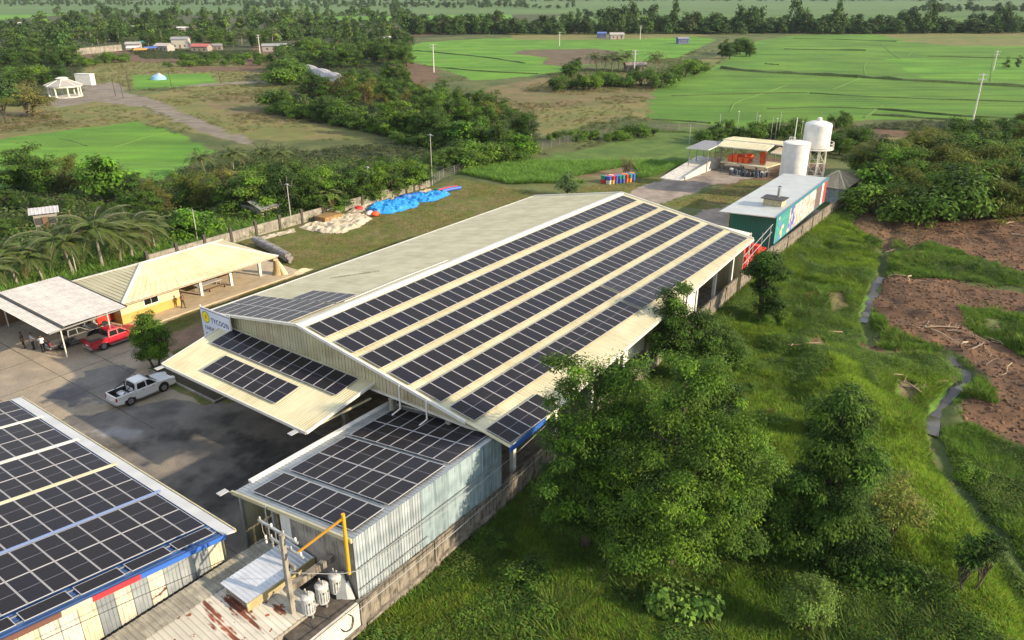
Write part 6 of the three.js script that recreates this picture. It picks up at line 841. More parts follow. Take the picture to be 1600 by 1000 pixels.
// ---- prototypes (10 m tall unless noted)
const protos = {};
function proto(kind, variant) {
  const key = kind + '_' + variant; if (protos[key]) return protos[key]; const s = 100 + variant * 17 + kind * 131; let d;
  if (kind === 0) d = treeShape(s, { h: 10, lobes: lobesOf(s, 10, 'broad'), leaf: .42, clumps: 64, per: 80, clumpR: .7, tones: variant % 2 ? TONE.dark : TONE.mid });
  if (kind === 1) d = treeShape(s, { h: 10, lobes: lobesOf(s, 10, 'broad'), leaf: .42, clumps: 64, per: 80, clumpR: .7, tones: variant % 2 ? TONE.light : TONE.mid });
  if (kind === 2) d = treeShape(s, { h: 10, lobes: lobesOf(s, 10, 'tall'), leaf: .42, clumps: 34, per: 60, clumpR: .6, tones: variant % 2 ? TONE.dark : TONE.mid });
  if (kind === 3) d = treeShape(s, { h: 10, lobes: lobesOf(s, 10, 'bush'), leaf: .8, clumps: 40, per: 60, clumpR: 1.5, tones: variant % 2 ? TONE.light : TONE.mid, stems: 3, trunkR: .3 });
  if (kind === 4) d = palmShape(s, 10);
  if (kind === 5) d = treeShape(s, { h: 10, lobes: lobesOf(s, 10, 'broad').map(l => [l[0] * 1.2, l[1] * .95, l[2] * 1.2, l[3]]), leaf: .5, width: .28, clumps: 66, per: 84, clumpR: .85, tones: TONE.olive, droop: .35, stems: 4, trunkR: .24 });
  if (kind === 6) d = treeShape(s, { h: 10, lobes: lobesOf(s, 10, 'broad'), leaf: .4, clumps: 40, per: 45, clumpR: .9, tones: TONE.dry, stems: 2 });
  if (kind === 7) d = treeShape(s, { h: 10, lobes: lobesOf(s, 10, 'umbrella'), leaf: .32, clumps: 60, per: 50, clumpR: .8, tones: TONE.olive, trunkR: .3, base: .4 });
  if (kind === 8) d = treeShape(s, { h: 10, lobes: lobesOf(s, 10, 'broad').map(l => [l[0], l[1] * .8 + 1, l[2], l[3] * 1.25]), leaf: .75, width: .6, clumps: 44, per: 70, clumpR: .9, tones: TONE.fresh });
  return protos[key] = d;
}
const KIND = [['broadleaf_tree', 'tree'], ['broadleaf_tree', 'tree'], ['slender_tree', 'tree'], ['bush', 'bush'], ['coconut_palm', 'palm'], ['bamboo_clump', 'bamboo'], ['dry_tree', 'tree'], ['umbrella_tree', 'tree'], ['broadleaf_tree', 'tree']];
const KWORD = ['dark green leafy tree', 'lighter green leafy tree', 'slender pale-trunked tree', 'rounded green bush', 'coconut palm', 'feathery olive bamboo clump', 'brownish thin-leaved tree', 'flat-topped spreading tree', 'fresh green round-crowned tree'];
const vegRnd = rng(4242);
const MARKS = [[world(-2, -44), 'the carport'], [world(11, -44), 'the office roof'], [world(37, -57), 'the block hut'], [world(55, -50), 'the blue tarpaulin'], [world(68, -51), 'the fence corner pole'], [world(103, 10), 'the hipped shed'], [world(112, -12), 'the pavilions'], [world(150, -30), 'the far fence bend'], ...[[-66.77,-286.94, 'the long grey shelter'], [-32.78,-337.19, 'the rice-field power pole'], [46.79,-307.87, 'the palm-cluster power pole'], [123.28,-209.8, 'the leaning power pole'], [-145.35,-258.58, 'the gazebo'], [-167.66,-440.71, 'the red-roofed house'], [-130.3,-419.41, 'the hamlet power pole'], [-136.88,-310.13, 'the small tent'], [-222.18,-436.28, 'the long pale wall'], [-65.57,-168.34, 'the west rice field'], [-30.29,-183.95, 'the brown meadow'], [91.5,-175.82, 'the grassy clearing'], [77.15,-118.66, 'the cut branches'], [108.52,-519.3, 'the blue-walled hut'], [-43.99,-345.37, 'the bare red soil'], [0,-172.01, 'the wire fence']].map(([x, z, n]) => [new THREE.Vector3(x, 0, z), n])];
const markOf = (x, z) => { let b = 1e9, n = ''; for (const [p, t] of MARKS) { const d = Math.hypot(p.x - x, p.z - z); if (d < b) { b = d; n = t; } } return n; };
function plant(list, where, group, labels) {
  list.forEach(([x, z, h, k, wide], n) => {
    const d = proto(k, Math.floor(vegRnd() * (k === 4 ? 4 : 5))), [nm, cat] = KIND[k], sorted = list.filter(e => e[3] === k).map(e => e[2]).sort((a, b) => a - b), q = sorted.indexOf(h) / Math.max(1, sorted.length - 1), lab = (sorted.length < 3 ? '' : q > .8 ? 'very tall ' : q > .55 ? 'tallish ' : q < .2 ? 'very short ' : q < .45 ? 'shortish ' : '') + KWORD[k] + ' ' + where + ', nearest ' + markOf(x, z);
    const g = freeThing(nm, lab, cat, x, hgt(x, z) - .05, z, vegRnd() * 6.28, group); const s = h / (k === 4 ? 9.4 : k === 3 ? 8.6 : 9.6), w = s * (wide || (k === 4 ? 1 : 1 + .5 * vegRnd())); g.scale.set(w, s, w);
    const t = shade(new THREE.Mesh(d.trunk, k === 4 || k === 2 ? BARKPALE : BARK)); t.name = 'trunk'; g.add(t); const c = shade(new THREE.Mesh(d.crown, LEAF)); c.name = 'crown'; g.add(c);
  });
}
let beltSeed = 900;
const belt = rows => rows.flatMap(([x0, z0, j0, h0, x1, z1, j1, h1, n, ks]) => { const r = rng(beltSeed++); return Array.from({ length: n }, (_, i) => { const t = (i + r()) / n, J = mix(j0, j1, t) * (r() * 2 - 1), z = mix(z0, z1, t) + J, x = mix(x0, x1, t) + J * mix(x0, x1, t) / (mix(z0, z1, t) || -1); return [x, z, mix(h0, h1, t) * (.7 + .6 * r()), ks[Math.floor(r() * ks.length)]]; }); });
// ---- the large trees on the bank, each its own shape
function bigTree(name, label, x, z, o) {
  const d = treeShape(o.seed, o), g = freeThing(name, label, 'tree', x, hgt(x, z) - .05, z, 0, undefined);
  const t = shade(new THREE.Mesh(d.trunk, BARK)); t.name = 'trunk'; g.add(t); const c = shade(new THREE.Mesh(d.crown, LEAF)); c.name = 'crown'; g.add(c); return g;
}
bigTree('broadleaf_tree', 'tall loose-crowned tree overhanging the eave and blue-edged roof corner', 4.7, -39.4, { seed: 901, h: 14, tones: [...TONE.mid, TONE.light[0]], leaf: 0.198, clumps: 283, per: 162, clumpR: .52, lean: [.4, -.6], trunkR: .3,
  lobes: [[-.6, 3.4, .8, 1.7], [1.4, 3.0, 1.0, 1.7], [-2.2, 3.6, .6, 1.3], [-1.6, 5.2, .4, 2.0], [.9, 5.2, .8, 2.3], [-.4, 7.4, 0, 2.3], [1.8, 7.6, .4, 2.2], [-1.9, 8.2, -.6, 1.5], [.4, 9.6, -.4, 1.9], [2.2, 10.2, -.2, 1.7], [-1.6, 10.6, -.9, 1.3], [.2, 11.9, -.6, 1.2], [1.8, 12.4, -.6, 1.35], [-2.1, 12.9, -.8, .8], [-.9, 12.5, -.6, .9], [3.2, 8.6, 0, 1.4]] });
bigTree('broadleaf_tree', 'massive dense tree at the centre of the bank with visible trunk', 9.6, -37.6, { seed: 902, h: 14, tones: [...TONE.mid, ...TONE.light.slice(0, 2)], leaf: 0.19, clumps: 403, per: 171, clumpR: .55, trunkR: .34,
  lobes: [[-2.4, 5.5, 2.2, 1.8], [-1.2, 7.5, 2.2, 1.8], [-2.6, 3.6, 2.4, 1.6], [-.4, 5, 2.6, 1.8], [-.8, 2.8, 1.2, 1.8], [1.4, 2.6, 1.2, 1.8], [-2.8, 3.0, 1, 1.4], [4.4, 7.4, .2, 1.4], [0, 4.6, .6, 2.4], [-2.4, 4.8, .8, 1.9], [2.4, 4.6, .9, 2.1], [1.6, 6.8, .8, 2.5], [-1.4, 7.0, .6, 2.5], [3.4, 7.0, .4, 2.0], [.2, 8.8, .2, 2.4], [2.4, 9.2, .2, 2.1], [-1.8, 9.4, -.2, 1.9], [1.0, 10.8, -.2, 1.9], [-.6, 11.6, -.4, 1.5], [.6, 12.8, -.5, 1.2], [1.6, 13.6, -.6, 1.1], [-.4, 14.2, -.7, .9], [3.6, 10.4, 0, 1.3], [4.6, 8.6, .2, 1.0], [-3.2, 8.2, .4, 1.0], [4.2, 5.2, .6, 1.5], [3.6, 3.2, 1.2, 1.5]] });
bigTree('broadleaf_tree', 'dark compact tree rising against the middle of the warehouse eave', 15.0, -61.2, { seed: 903, h: 10.5, tones: TONE.dark.concat(TONE.mid), leaf: 0.228, clumps: 172, per: 142, clumpR: .5, trunkR: .26,
  lobes: [[0, 4, 0, 2.1], [-1.8, 4.6, .2, 1.7], [2.0, 4.2, .4, 1.9], [-.8, 6.4, 0, 1.8], [1.2, 6.2, 0, 1.6], [-1.2, 8.2, 0, 1.3], [-.3, 9.4, -.1, .8], [3.4, 4.6, .2, 1.4], [4.4, 3.6, .6, 1.2], [-2.0, 6.8, 0, .9]] });
bigTree('broadleaf_tree', 'glossy dark tree with hanging foliage standing right of the massive tree', 19.0, -38.2, { seed: 904, h: 13, tones: [...TONE.dark, TONE.mid[1], TONE.mid[0]], leaf: 0.258, width: .42, clumps: 254, per: 162, clumpR: .5, droop: .5, trunkR: .28,
  lobes: [[-.8, 1.8, .8, 1.4], [1.0, 1.6, .9, 1.4], [2.6, 1.4, .8, 1.2], [0, 3.4, .6, 2.0], [1.8, 3.2, .6, 1.8], [-1.5, 3.6, .4, 1.6], [.3, 5.8, .3, 2.0], [-1.3, 6.4, 0, 1.6], [1.0, 7.8, 0, 1.8], [-.5, 9.2, -.2, 1.7], [.9, 10.4, -.3, 1.4], [.1, 11.6, -.4, 1.0], [-1.0, 11.0, -.3, .9], [3.0, 2.6, .8, 1.3]] });
bigTree('small_tree', 'sparse yellowish small tree with forked trunk beside the glossy dark tree', 23.4, -39.2, { seed: 905, h: 6, tones: [[.240, .300, .060], [.200, .280, .060], [.280, .280, .080]], leaf: .2, clumps: 70, per: 45, clumpR: .45, stems: 3, trunkR: .16, lobes: [[0, 3.2, 0, 1.3], [1.2, 3.6, .2, 1.1], [-1.0, 3.8, 0, 1.0], [.3, 4.9, 0, 1.1], [1.7, 2.8, .3, .9]] });
bigTree('broadleaf_tree', 'medium tree filling the gap behind the massive tree toward the eave', 13.68,-46.55, { seed: 921, h: 10.5, tones: [...TONE.mid, TONE.light[0], TONE.dark[0]], leaf: .2, clumps: 170, per: 130, clumpR: .45, trunkR: .24, lobes: [[0, 3, 0, 1.7], [-1.4, 4.6, 0, 1.5], [1.2, 4.4, .2, 1.6], [.2, 6.4, 0, 1.7], [-1, 7.6, -.2, 1.2], [1.2, 7.4, -.1, 1.2], [.3, 9.0, -.2, 1.1], [-.4, 10, -.2, .7]] });
bigTree('broadleaf_tree', 'lower bushy tree joining the massive tree and the glossy dark tree', 15.51,-38.62, { seed: 922, h: 6.5, tones: [...TONE.mid, TONE.dark[1]], leaf: .2, clumps: 120, per: 110, clumpR: .45, stems: 2, trunkR: .2, lobes: [[0, 2, 0, 1.5], [-1.3, 2.4, .2, 1.2], [1.2, 2.2, .2, 1.2], [.2, 4, 0, 1.3], [-.7, 5.2, 0, .9], [.8, 5, 0, .8]] });
bigTree('broadleaf_tree', 'leaning pale-leafed tree between massive tree and warehouse wall', 7.05,-45.39, { seed: 923, h: 9.5, tones: [...TONE.mid, ...TONE.light.slice(0, 1), TONE.dark[0]], leaf: .2, clumps: 130, per: 110, clumpR: .42, trunkR: .2, lean: [.8, 0], lobes: [[-.4, 3, 0, 1.5], [.8, 4.2, 0, 1.4], [0, 6, 0, 1.4], [1.2, 6.8, 0, 1.1], [.2, 8.2, 0, 1.0], [1.1, 9, 0, .7]] });
bigTree('broadleaf_tree', 'small dense tree draped in creepers against the wall behind the warehouse', 26.6, -76, { seed: 906, h: 8.2, tones: TONE.dark, leaf: 0.243, clumps: 126, per: 133, clumpR: .45, trunkR: .2, lobes: [[0, 6.2, 0, 1.7], [-1.2, 5.6, 0, 1.3], [1.2, 5.6, 0, 1.4], [0, 7.2, 0, 1.0], [.8, 3.4, .3, 1.1], [1.4, 1.8, .4, 1.1], [.5, 1.4, .4, 1.0], [-.3, 3.8, .2, .9]] });
bigTree('broadleaf_tree', 'bushy young tree in the yard beside the white pickup', -33.3, -64.3, { seed: 907, h: 6, tones: TONE.mid.concat(TONE.light), leaf: 0.182, clumps: 126, per: 152, clumpR: .4, stems: 2, trunkR: .14, lobes: [[0, 2.2, 0, 1.5], [-.6, 3.6, 0, 1.2], [.6, 3.8, 0, 1.1], [0, 4.8, 0, .9], [.9, 2.0, .3, .9], [-.9, 1.6, .2, .9]] });
bigTree('leafy_shrub', 'bright leafed shrub at the bottom edge right of the massive tree', 16.2, -32.6, { seed: 908, h: 4.2, tones: [[.200, .320, .060], [.150, .260, .050], [.120, .200, .040]], leaf: 0.182, width: .4, clumps: 80, per: 114, clumpR: .4, stems: 3, trunkR: .1, lobes: [[0, 1.6, 0, 1.2], [.4, 2.8, 0, 1.0], [-.5, 2.4, .2, .9], [.8, 1.6, .2, .8]] });
bigTree('leafy_shrub', 'large-leafed shrub in the shade in front of the massive tree', 9.6, -34.0, { seed: 909, h: 3, tones: [[.120, .240, .040], [.160, .280, .050]], leaf: .4, width: .7, clumps: 34, per: 34, clumpR: .5, stems: 3, trunkR: .08, lobes: [[0, 1.0, 0, 1.0], [1.2, .9, .3, .8], [-1.1, 1.3, 0, .8]] });
bigTree('leafy_shrub', 'shrubby growth spreading at the foot of the glossy dark tree', 22.2, -36.2, { seed: 910, h: 3, tones: TONE.mid, leaf: .3, clumps: 60, per: 50, clumpR: .5, stems: 3, trunkR: .08, lobes: [[0, 1.0, 0, 1.2], [1.6, 1.0, .3, 1.0], [-1.4, 1.1, 0, 1.0]] });
bigTree('small_tree', 'thin dark sapling on the slope near the bottom right corner', 26.4, -34.6, { seed: 911, h: 4.4, tones: TONE.dark, leaf: .28, clumps: 26, per: 40, clumpR: .4, stems: 2, trunkR: .1, lobes: [[0, 3.2, 0, .9], [.8, 3.6, 0, .6], [-.6, 2.6, .2, .6]] });
bigTree('broadleaf_tree', 'vine-covered stump of foliage between the dark tree and far wall', 24.8, -52.6, { seed: 912, h: 3.4, tones: TONE.dark.concat(TONE.mid), leaf: .26, clumps: 40, per: 55, clumpR: .4, trunkR: .16, lobes: [[0, 1.2, 0, .9], [.2, 2.4, 0, .7], [-.6, .9, .3, .8]] });
bigTree('palm_like_shrub', 'young spiky palm on the lawn beyond the warehouse roof', 9.38,-128.47, { seed: 913, h: 4.4, tones: [[.100, .170, .060], [.080, .140, .050]], leaf: .8, width: .16, clumps: 26, per: 36, clumpR: .7, trunkR: .2, lobes: [[0, 2.4, 0, 1.4], [-.9, 1.8, 0, 1.0], [1, 1.9, 0, 1.0], [.1, 3.4, 0, .8]] });
bigTree('bare_bush', 'thin brownish leafless bush behind the coloured crates', 21.38,-142.97, { seed: 914, h: 5, tones: [[.260, .200, .110], [.200, .180, .100]], leaf: .14, clumps: 50, per: 22, clumpR: .5, stems: 4, trunkR: .16, lobes: [[0, 2.6, 0, 1.6], [-1, 3.2, 0, 1.1], [1.2, 3.0, 0, 1.2]] });
console.log('big trees');
plant([[-84.41,-131.15,8.15,0],[-79.61,-128.91,7.93,1],[-76.71,-130.25,7.25,5],[-67.56,-125.04,8.26,8,1.25],[-63.08,-123.39,5.08,0],[-79.38,-118.66,3.91,0],[-73.85,-116.42,3.65,0],[-69.44,-117.91,3.08,0],[-63.36,-114.96,2.82,1],[-58.56,-113.54,3.97,0],[-54.84,-112.84,4.93,0],[-53.39,-115.69,4.82,6],[-51.88,-117.91,4.9,0],[-43.77,-103.2,5.14,8],[-46.19,-103.2,4.05,1],[-44.4,-109.46,3.1,0],[-51.95,-121.78,6.26,5],[-47.64,-117.91,6.89,5],[-46.55,-121.78,6.87,6],[-42.18,-115.69,7.37,0],[-38.76,-114.25,7.69,1],[-36.52,-115.69,8.15,0],[-33.86,-114.25,8.07,2],[-31.76,-115.69,7.37,0],[-29.61,-117.16,7.25,1],[-27.36,-119.43,7.16,0],[-25.29,-122.58,6.7,0],[-22.87,-125.04,6.6,1],[-35.11,-125.04,7.01,0],[-30.69,-126.74,6.46,0],[-20.37,-127.6,6.28,1],[-18.21,-130.25,6.17,1],[-16.31,-133,6.27,0],[-19.22,-142.97,4.31,5],[-23.23,-137.82,5.1,0],[-27.34,-134.89,5.23,0],[-40.09,-127.6,6.7,0],[-43.35,-125.89,6.63,0],[-48.57,-130.25,5.08,5],[-71.39,-103.2,3.33,0],[-70.3,-106.25,2.65,1],[-58.31,-131.15,3.57,1],[-59.4,-124.63,3.96,5],[-74.24,-133,3.84,0],[-15.41,-140.87,5.19,0]], 'of the western thicket', 'trees of the western thicket');
plant([[-53.25,-87.73,7.7,4],[-51.02,-90.49,9.14,4],[-49.11,-94.41,7.63,4],[-47.46,-97.55,5.44,4],[-57.91,-84.27,7.18,4],[-57.66,-80.65,6.22,4],[-55.61,-85.54,5.87,4],[-49.68,-92.41,6.38,4]], 'behind the low roofs', 'palms behind the office');
plant([[-57.41,-142.97,5.95,4],[-52.48,-144.05,6.23,4],[-48.24,-148.49,5.9,4],[-43.95,-147.35,5.62,4],[-42.52,-124.21,6.56,4],[-28.1,-117.16,5.27,4],[-86.63,-131.15,4.23,4],[-51.09,-131.15,4.23,4]], 'of the western thicket', 'palms in the thicket');
plant(belt([[-68.67,-228.57,5.09,6.43,-27.86,-188.27,3.54,5.43,22,[0,1,3,2]],[-67.26,-223.59,2.44,3.52,-27.38,-184.8,1.71,2.99,16,[3,3,1]],[-69.22,-260.19,9.76,7.62,-29.08,-223.59,7.33,6.66,15,[0,0,6]],[-27.86,-188.27,3.54,7.21,3.95,-158.16,2.56,6.22,24,[0,1,0,8]],[-27.94,-214.21,9.02,7.41,4.34,-175.05,6.19,6.22,18,[0,2,1]],[-30.33,-233.77,7.97,6.56,0,-207.65,6.38,5.91,14,[0,1,6]],[-51.57,-266.85,13.67,6.98,-19.37,-239.19,11.1,6.33,11,[0,1,6]],[-13.68,-148.49,1.71,3.96,2.65,-159.45,1.95,4.2,12,[3,0,1]],[-26.47,-178.19,1.6,3.18,2.58,-154.4,1.23,2.82,14,[3]]]), 'of the middle belt', 'trees of the middle belt');
plant(belt([[56.4,-117.16,1.49,6.66,82.3,-117.16,1.49,6.66,22,[5,5,0,5,3]],[60.14,-123.39,2.45,8.17,87.77,-125.89,2.54,8.3,20,[5,0,5,1]],[64.21,-135.86,3.89,7.5,98.49,-142.97,4.26,7.82,20,[0,5,5]],[81.67,-158.16,3.85,6.73,112.19,-164.82,4.15,6.97,16,[0,5]],[93.26,-173.52,3.04,5.62,121.59,-179.8,3.25,5.79,10,[0,5]],[67.29,-147.35,2.81,4.9,63.53,-131.15,2.28,4.45,5,[8,0]]]), 'of the eastern grove', 'trees of the eastern grove');
plant([[61.51,-121.78,7.68,8,1.5],[61.27,-128.47,5.89,8,1.1],[68.86,-131.15,6.64,0,1.2],[81.08,-131.15,10.39,5,1.4],[79.12,-135.86,10.15,0,1.3]], 'standing out of the eastern grove', 'prominent trees of the eastern grove');
plant(belt([[43.02,-176.61,2.36,4.01,65.6,-183.1,2.52,4.14,13,[0,1,3]],[58.6,-166.21,5.62,4.35,74.35,-167.63,5.71,4.38,11,[0,1]],[81.73,-197.52,1.93,3.79,87.37,-201.46,2.01,3.85,3,[0,3]]]), 'behind the pavilions', 'trees behind the pavilions');
plant(belt([[103.87,-403.76,15.1,8.43,129.17,-436.28,17.55,9.06,7,[0,0,2]],[49.68,-281.18,9.42,5.61,81.1,-345.37,13.97,6.77,13,[0,3,1]],[13.21,-273.84,7.17,4.64,48.78,-297.06,8.37,5,15,[0,3,3]],[20.12,-314.73,4.67,6.69,27.18,-324.35,4.95,6.88,3,[0]],[212.24,-351.04,2.88,4.77,225.57,-356.89,2.97,4.84,2,[2]]]), 'between the rice fields', 'trees between the rice fields');
plant([[36.29,-345.37,8.83,4],[39.25,-339.87,8.7,4],[42.89,-345.37,9.09,4],[44.94,-339.87,8.45,4],[49.21,-345.37,9.6,4],[59.73,-334.54,9.82,4],[49.78,-292.93,6.49,4]], 'amid the rice fields', 'palms between the rice fields');
plant([[-132.61,-216.49,9.81,6,1.9],[-132.7,-205.55,6.83,7,1.3]], 'beside the white gazebo', 'spreading trees by the gazebo');
plant(belt([[7.35,-178.19,1.6,2.32,31.67,-183.1,1.68,2.37,9,[3,1,3]],[-13.37,-160.77,1.32,2.92,-5.52,-166.21,1.4,3,4,[3,1]],[24.55,-186.52,0.87,2.71,34.98,-184.8,0.85,2.69,3,[3]]]), 'along the wire fence', 'bushes along the wire fence');
plant(belt([[-224.15,-356.89,23.88,9.11,-198.39,-362.93,24.67,9.25,12,[0,0,2]],[-183.15,-292.93,10.19,5.82,-164.37,-292.93,10.19,5.82,7,[0,3]],[-86.88,-292.93,10.19,7.16,-84,-314.73,11.69,7.64,6,[0,1,3]],[-101.72,-345.37,25.24,8.83,-49.35,-389.2,31.81,9.87,26,[0,1,2]],[-57.25,-273.84,10.76,6.31,-37.57,-292.93,12.23,6.71,12,[0,1]],[-196.08,-362.93,9.22,3.83,-185.07,-389.2,10.55,4.09,9,[3]],[-157.65,-382.3,10.19,4.02,-117.21,-389.2,10.55,4.09,14,[3,0]],[-155.71,-362.93,6.14,2.74,-113.27,-375.63,6.56,2.83,10,[3]]]), 'round the hamlet', 'trees round the hamlet');
plant(belt([[-230.86,-484.81,21.55,9.3,-147.55,-507.29,23.53,9.7,22,[0,2,4]],[-275.16,-507.29,17.64,8.22,-254.73,-531.88,19.34,8.6,9,[0,2]]]), 'behind the hamlet roofs', 'tall trees behind the hamlet');
// ---- far woods: one mass, copies of a few trees
function woodland(label, list, seed) {
  const by = {}; list.forEach(e => (by[e[3]] = by[e[3]] || []).push(e)); const r = rng(seed);
  for (const k in by) { const s = 700 + +k * 13, d = treeShape(s, { h: 10, lobes: lobesOf(s, 10, k === '2' ? 'tall' : 'broad'), leaf: .8, width: .7, clumps: 44, per: 22, clumpR: .8, tones: k === '1' ? TONE.mid : TONE.dark.map(t => t.map(v => v * .85)), trunkR: .25 }); const t = d.trunk.clone(); t.deleteAttribute('uv'); const n = t.attributes.color; for (let q = 0; q < n.count; q++) n.setXYZ(q, .12, .1, .07); const g = mergeGeometries([t, d.crown]);
    const im = new THREE.InstancedMesh(g, LEAFFAR, by[k].length), m = new THREE.Matrix4(), c = new THREE.Color(); by[k].forEach(([x, z, h], i) => { const s = h / 9.4 * (.45 + .75 * r() + (r() < .12 ? .5 : 0)), w = h / 9.4 * (.8 + .8 * r()); m.makeRotationY(r() * 6.28).scale(new THREE.Vector3(w, s, w)).setPosition(x, -.2, z); im.setMatrixAt(i, m); const v = .75 + .5 * r(); c.setRGB(v * (.9 + .25 * r()), v, v); im.setColorAt(i, c); });
    im.name = numbered('distant_wood'); im.userData = { label, category: 'woodland', kind: 'stuff' }; shade(im); scene.add(im); }
}
woodland('dark line of trees across the far side of the rice fields', belt([[-83.85,-630.74,13.48,12.39,416.02,-649.22,14.26,12.74,170,[0,0,2]],[-82.36,-658.86,9.78,11.5,428.3,-668.79,10.08,11.66,130,[0,2]],[-90.12,-679.02,10.38,10.85,0,-689.55,10.7,11.01,30,[0]]]), 1);
woodland('woodland spreading over the distant left behind the hamlet', belt([[-561.28,-1019.44,69.54,9.53,-132.4,-1067.75,76.22,9.96,80,[0,2,1]],[-462.4,-723.17,71.1,9.97,-96.36,-773.33,81.21,10.63,110,[0,2,1]],[-359.38,-558.91,35.6,9.01,-71.9,-573.46,37.43,9.23,110,[0,2,1]],[-275.57,-436.28,21.96,8.42,-245.51,-454.52,23.78,8.75,22,[0,2]],[-118.25,-403.76,30.33,7.23,-58.53,-464.2,39.8,8.24,40,[0,2,1]],[-172.01,-260.19,13.03,5.23,-150.51,-244.85,11.61,4.96,10,[0]]]), 2);
woodland('far-off strips of trees close to the horizon', belt([[79.05,-1019.44,23.09,8.06,169.8,-1043.04,24.15,8.25,18,[0]],[-1189.53,-1713.86,129.72,10.98,-507.99,-1780.86,140.04,11.4,110,[0,2]],[-516.55,-1593.82,169.39,11.35,25.48,-1651.68,181.95,11.76,120,[0,2]],[-1610.3,-2325.08,238.84,16.47,1696.01,-2449.57,265.24,17.34,420,[0,2]],[596.71,-1244.18,68.61,10.68,890.39,-1279.34,72.5,10.98,50,[0]],[0,-1442.08,45.85,8.24,115,-1489.38,48.88,8.5,14,[0]]]), 3);
console.log('woods');
// ---- grass and weeds, copies
function tuftGeo(seed, blades, h, w, spread, tones, lean = .5) { const r = rng(seed), L = new Leaves(blades); for (let k = 0; k < blades; k++) { const an = r() * 6.28, d = r() * spread, le = lean * (.3 + r()); L.add(Math.cos(an) * d, -.02, Math.sin(an) * d, Math.cos(an) * .8 * -1, le + .2, Math.sin(an) * .8 * -1, Math.cos(an) * le, 1, Math.sin(an) * le, h * (.55 + .6 * r()), w, ...tones[k % tones.length].map(v => v * (.8 + .4 * r()))); } return L.geo(); }
function weedGeo(seed, n, h, leaf, tones) { const r = rng(seed), L = new Leaves(n); for (let k = 0; k < n; k++) { const an = r() * 6.28, d = Math.sqrt(r()) * h * .9; L.add(Math.cos(an) * d, h * r() * .9, Math.sin(an) * d, Math.cos(an) * .4, 1, Math.sin(an) * .4, Math.cos(an), -.1 + (r() - .5) * .6, Math.sin(an), leaf * (.6 + .7 * r()), leaf * .6, ...tones[k % tones.length].map(v => v * (.75 + .5 * r()))); } return L.geo(); }
const gT = [[.150, .275, .030], [.190, .310, .036], [.120, .230, .026]];
const tuftA = tuftGeo(1, 14, .55, .055, .22, gT), tuftB = tuftGeo(2, 12, .34, .05, .2, gT, .9), weedA = weedGeo(3, 46, .42, .11, [[.095, .190, .034], [.123, .228, .038], [.076, .152, .030]]), reed = tuftGeo(4, 18, 1.3, .07, .45, [[.162, .314, .046], [.199, .351, .057]], .45), lawnT = tuftGeo(5, 12, .11, .035, .22, [[.19, .215, .05], [.27, .24, .09], [.15, .19, .04]], 1);
function scatter(name, label, geo, n, seed, box, accept) {
  const r = rng(seed), M4 = [], C = []; let tries = 0; const m = new THREE.Matrix4(), q = new THREE.Quaternion(), e = new THREE.Euler();
  while (M4.length < n && tries++ < n * 8) { const x = mix(box[0], box[1], r()), z = mix(box[2], box[3], r()), s = accept(x, z, r); if (!s) continue; e.set((r() - .5) * .3, r() * 6.28, (r() - .5) * .3); q.setFromEuler(e); const k = s[0] * (.7 + .6 * r()); M4.push(m.compose(new THREE.Vector3(x, hgt(x, z) - .02, z), q, new THREE.Vector3(k, k * (s[2] || 1), k)).clone()); const v = .8 + .4 * r(); C.push([s[1][0] * v, s[1][1] * v, s[1][2] * v]); }
  const im = new THREE.InstancedMesh(geo, LEAF, M4.length), c = new THREE.Color(); M4.forEach((a, i) => { im.setMatrixAt(i, a); im.setColorAt(i, c.setRGB(...C[i])); }); im.name = name; im.userData = { label, category: 'vegetation', kind: 'stuff' }; shade(im); scene.add(im); return M4.length;
}
const inView = (x, z) => lineDist(x, z, brook) > .75 && z < -20 && Math.abs(x) < (-z) * .78 + 6;
const east = (x, z) => { const [a, b] = siteOf(x, z); return b > wallB(a) + .35; };
const patch = (x, z, s, o = 0) => fbm(x / s + o, z / s + o * 2, 3);
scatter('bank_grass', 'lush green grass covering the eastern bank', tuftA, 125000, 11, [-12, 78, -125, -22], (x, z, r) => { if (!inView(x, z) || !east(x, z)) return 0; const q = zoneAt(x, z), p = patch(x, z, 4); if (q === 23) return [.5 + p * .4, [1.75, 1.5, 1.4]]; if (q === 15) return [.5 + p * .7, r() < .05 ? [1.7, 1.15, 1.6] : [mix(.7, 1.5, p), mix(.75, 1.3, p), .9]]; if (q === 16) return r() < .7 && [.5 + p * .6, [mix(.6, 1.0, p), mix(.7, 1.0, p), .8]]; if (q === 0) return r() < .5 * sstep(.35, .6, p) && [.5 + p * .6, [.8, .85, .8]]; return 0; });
scatter('bank_weeds', 'broad-leaved weeds and creepers over the eastern bank', weedA, 24000, 12, [-12, 78, -125, -22], (x, z, r) => { if (!inView(x, z) || !east(x, z)) return 0; const q = zoneAt(x, z), p = patch(x, z, 5, 7); if (q === 16) return p > .42 && [.6 + p * .8, [1.15, 1.05, .9]]; if (q === 15) return p > .5 && [.6 + p, [1.2, 1.2, 1]]; if (q === 0) return r() < .35 && p > .45 && [.6 + p * .6, [1, .95, .9]]; return 0; });
scatter('tall_grass', 'tall bright reed grass beyond the lawn by the wire fence', reed, 14000, 13, [-40, 100, -155, -80], (x, z, r) => zoneAt(x, z) === 22 && [.55 + .5 * patch(x, z, 6, 3), [1, 1, 1]]);
scatter('thicket_grass', 'tall rank grass between the palms and the block wall', reed, 7000, 14, [-96, 0, -150, -60], (x, z, r) => { const [a, b] = siteOf(x, z); return b < -50.9 && b > -62 && a > -6 && a < 66 && [.6 + .7 * r(), [.95, .95, 1]]; });
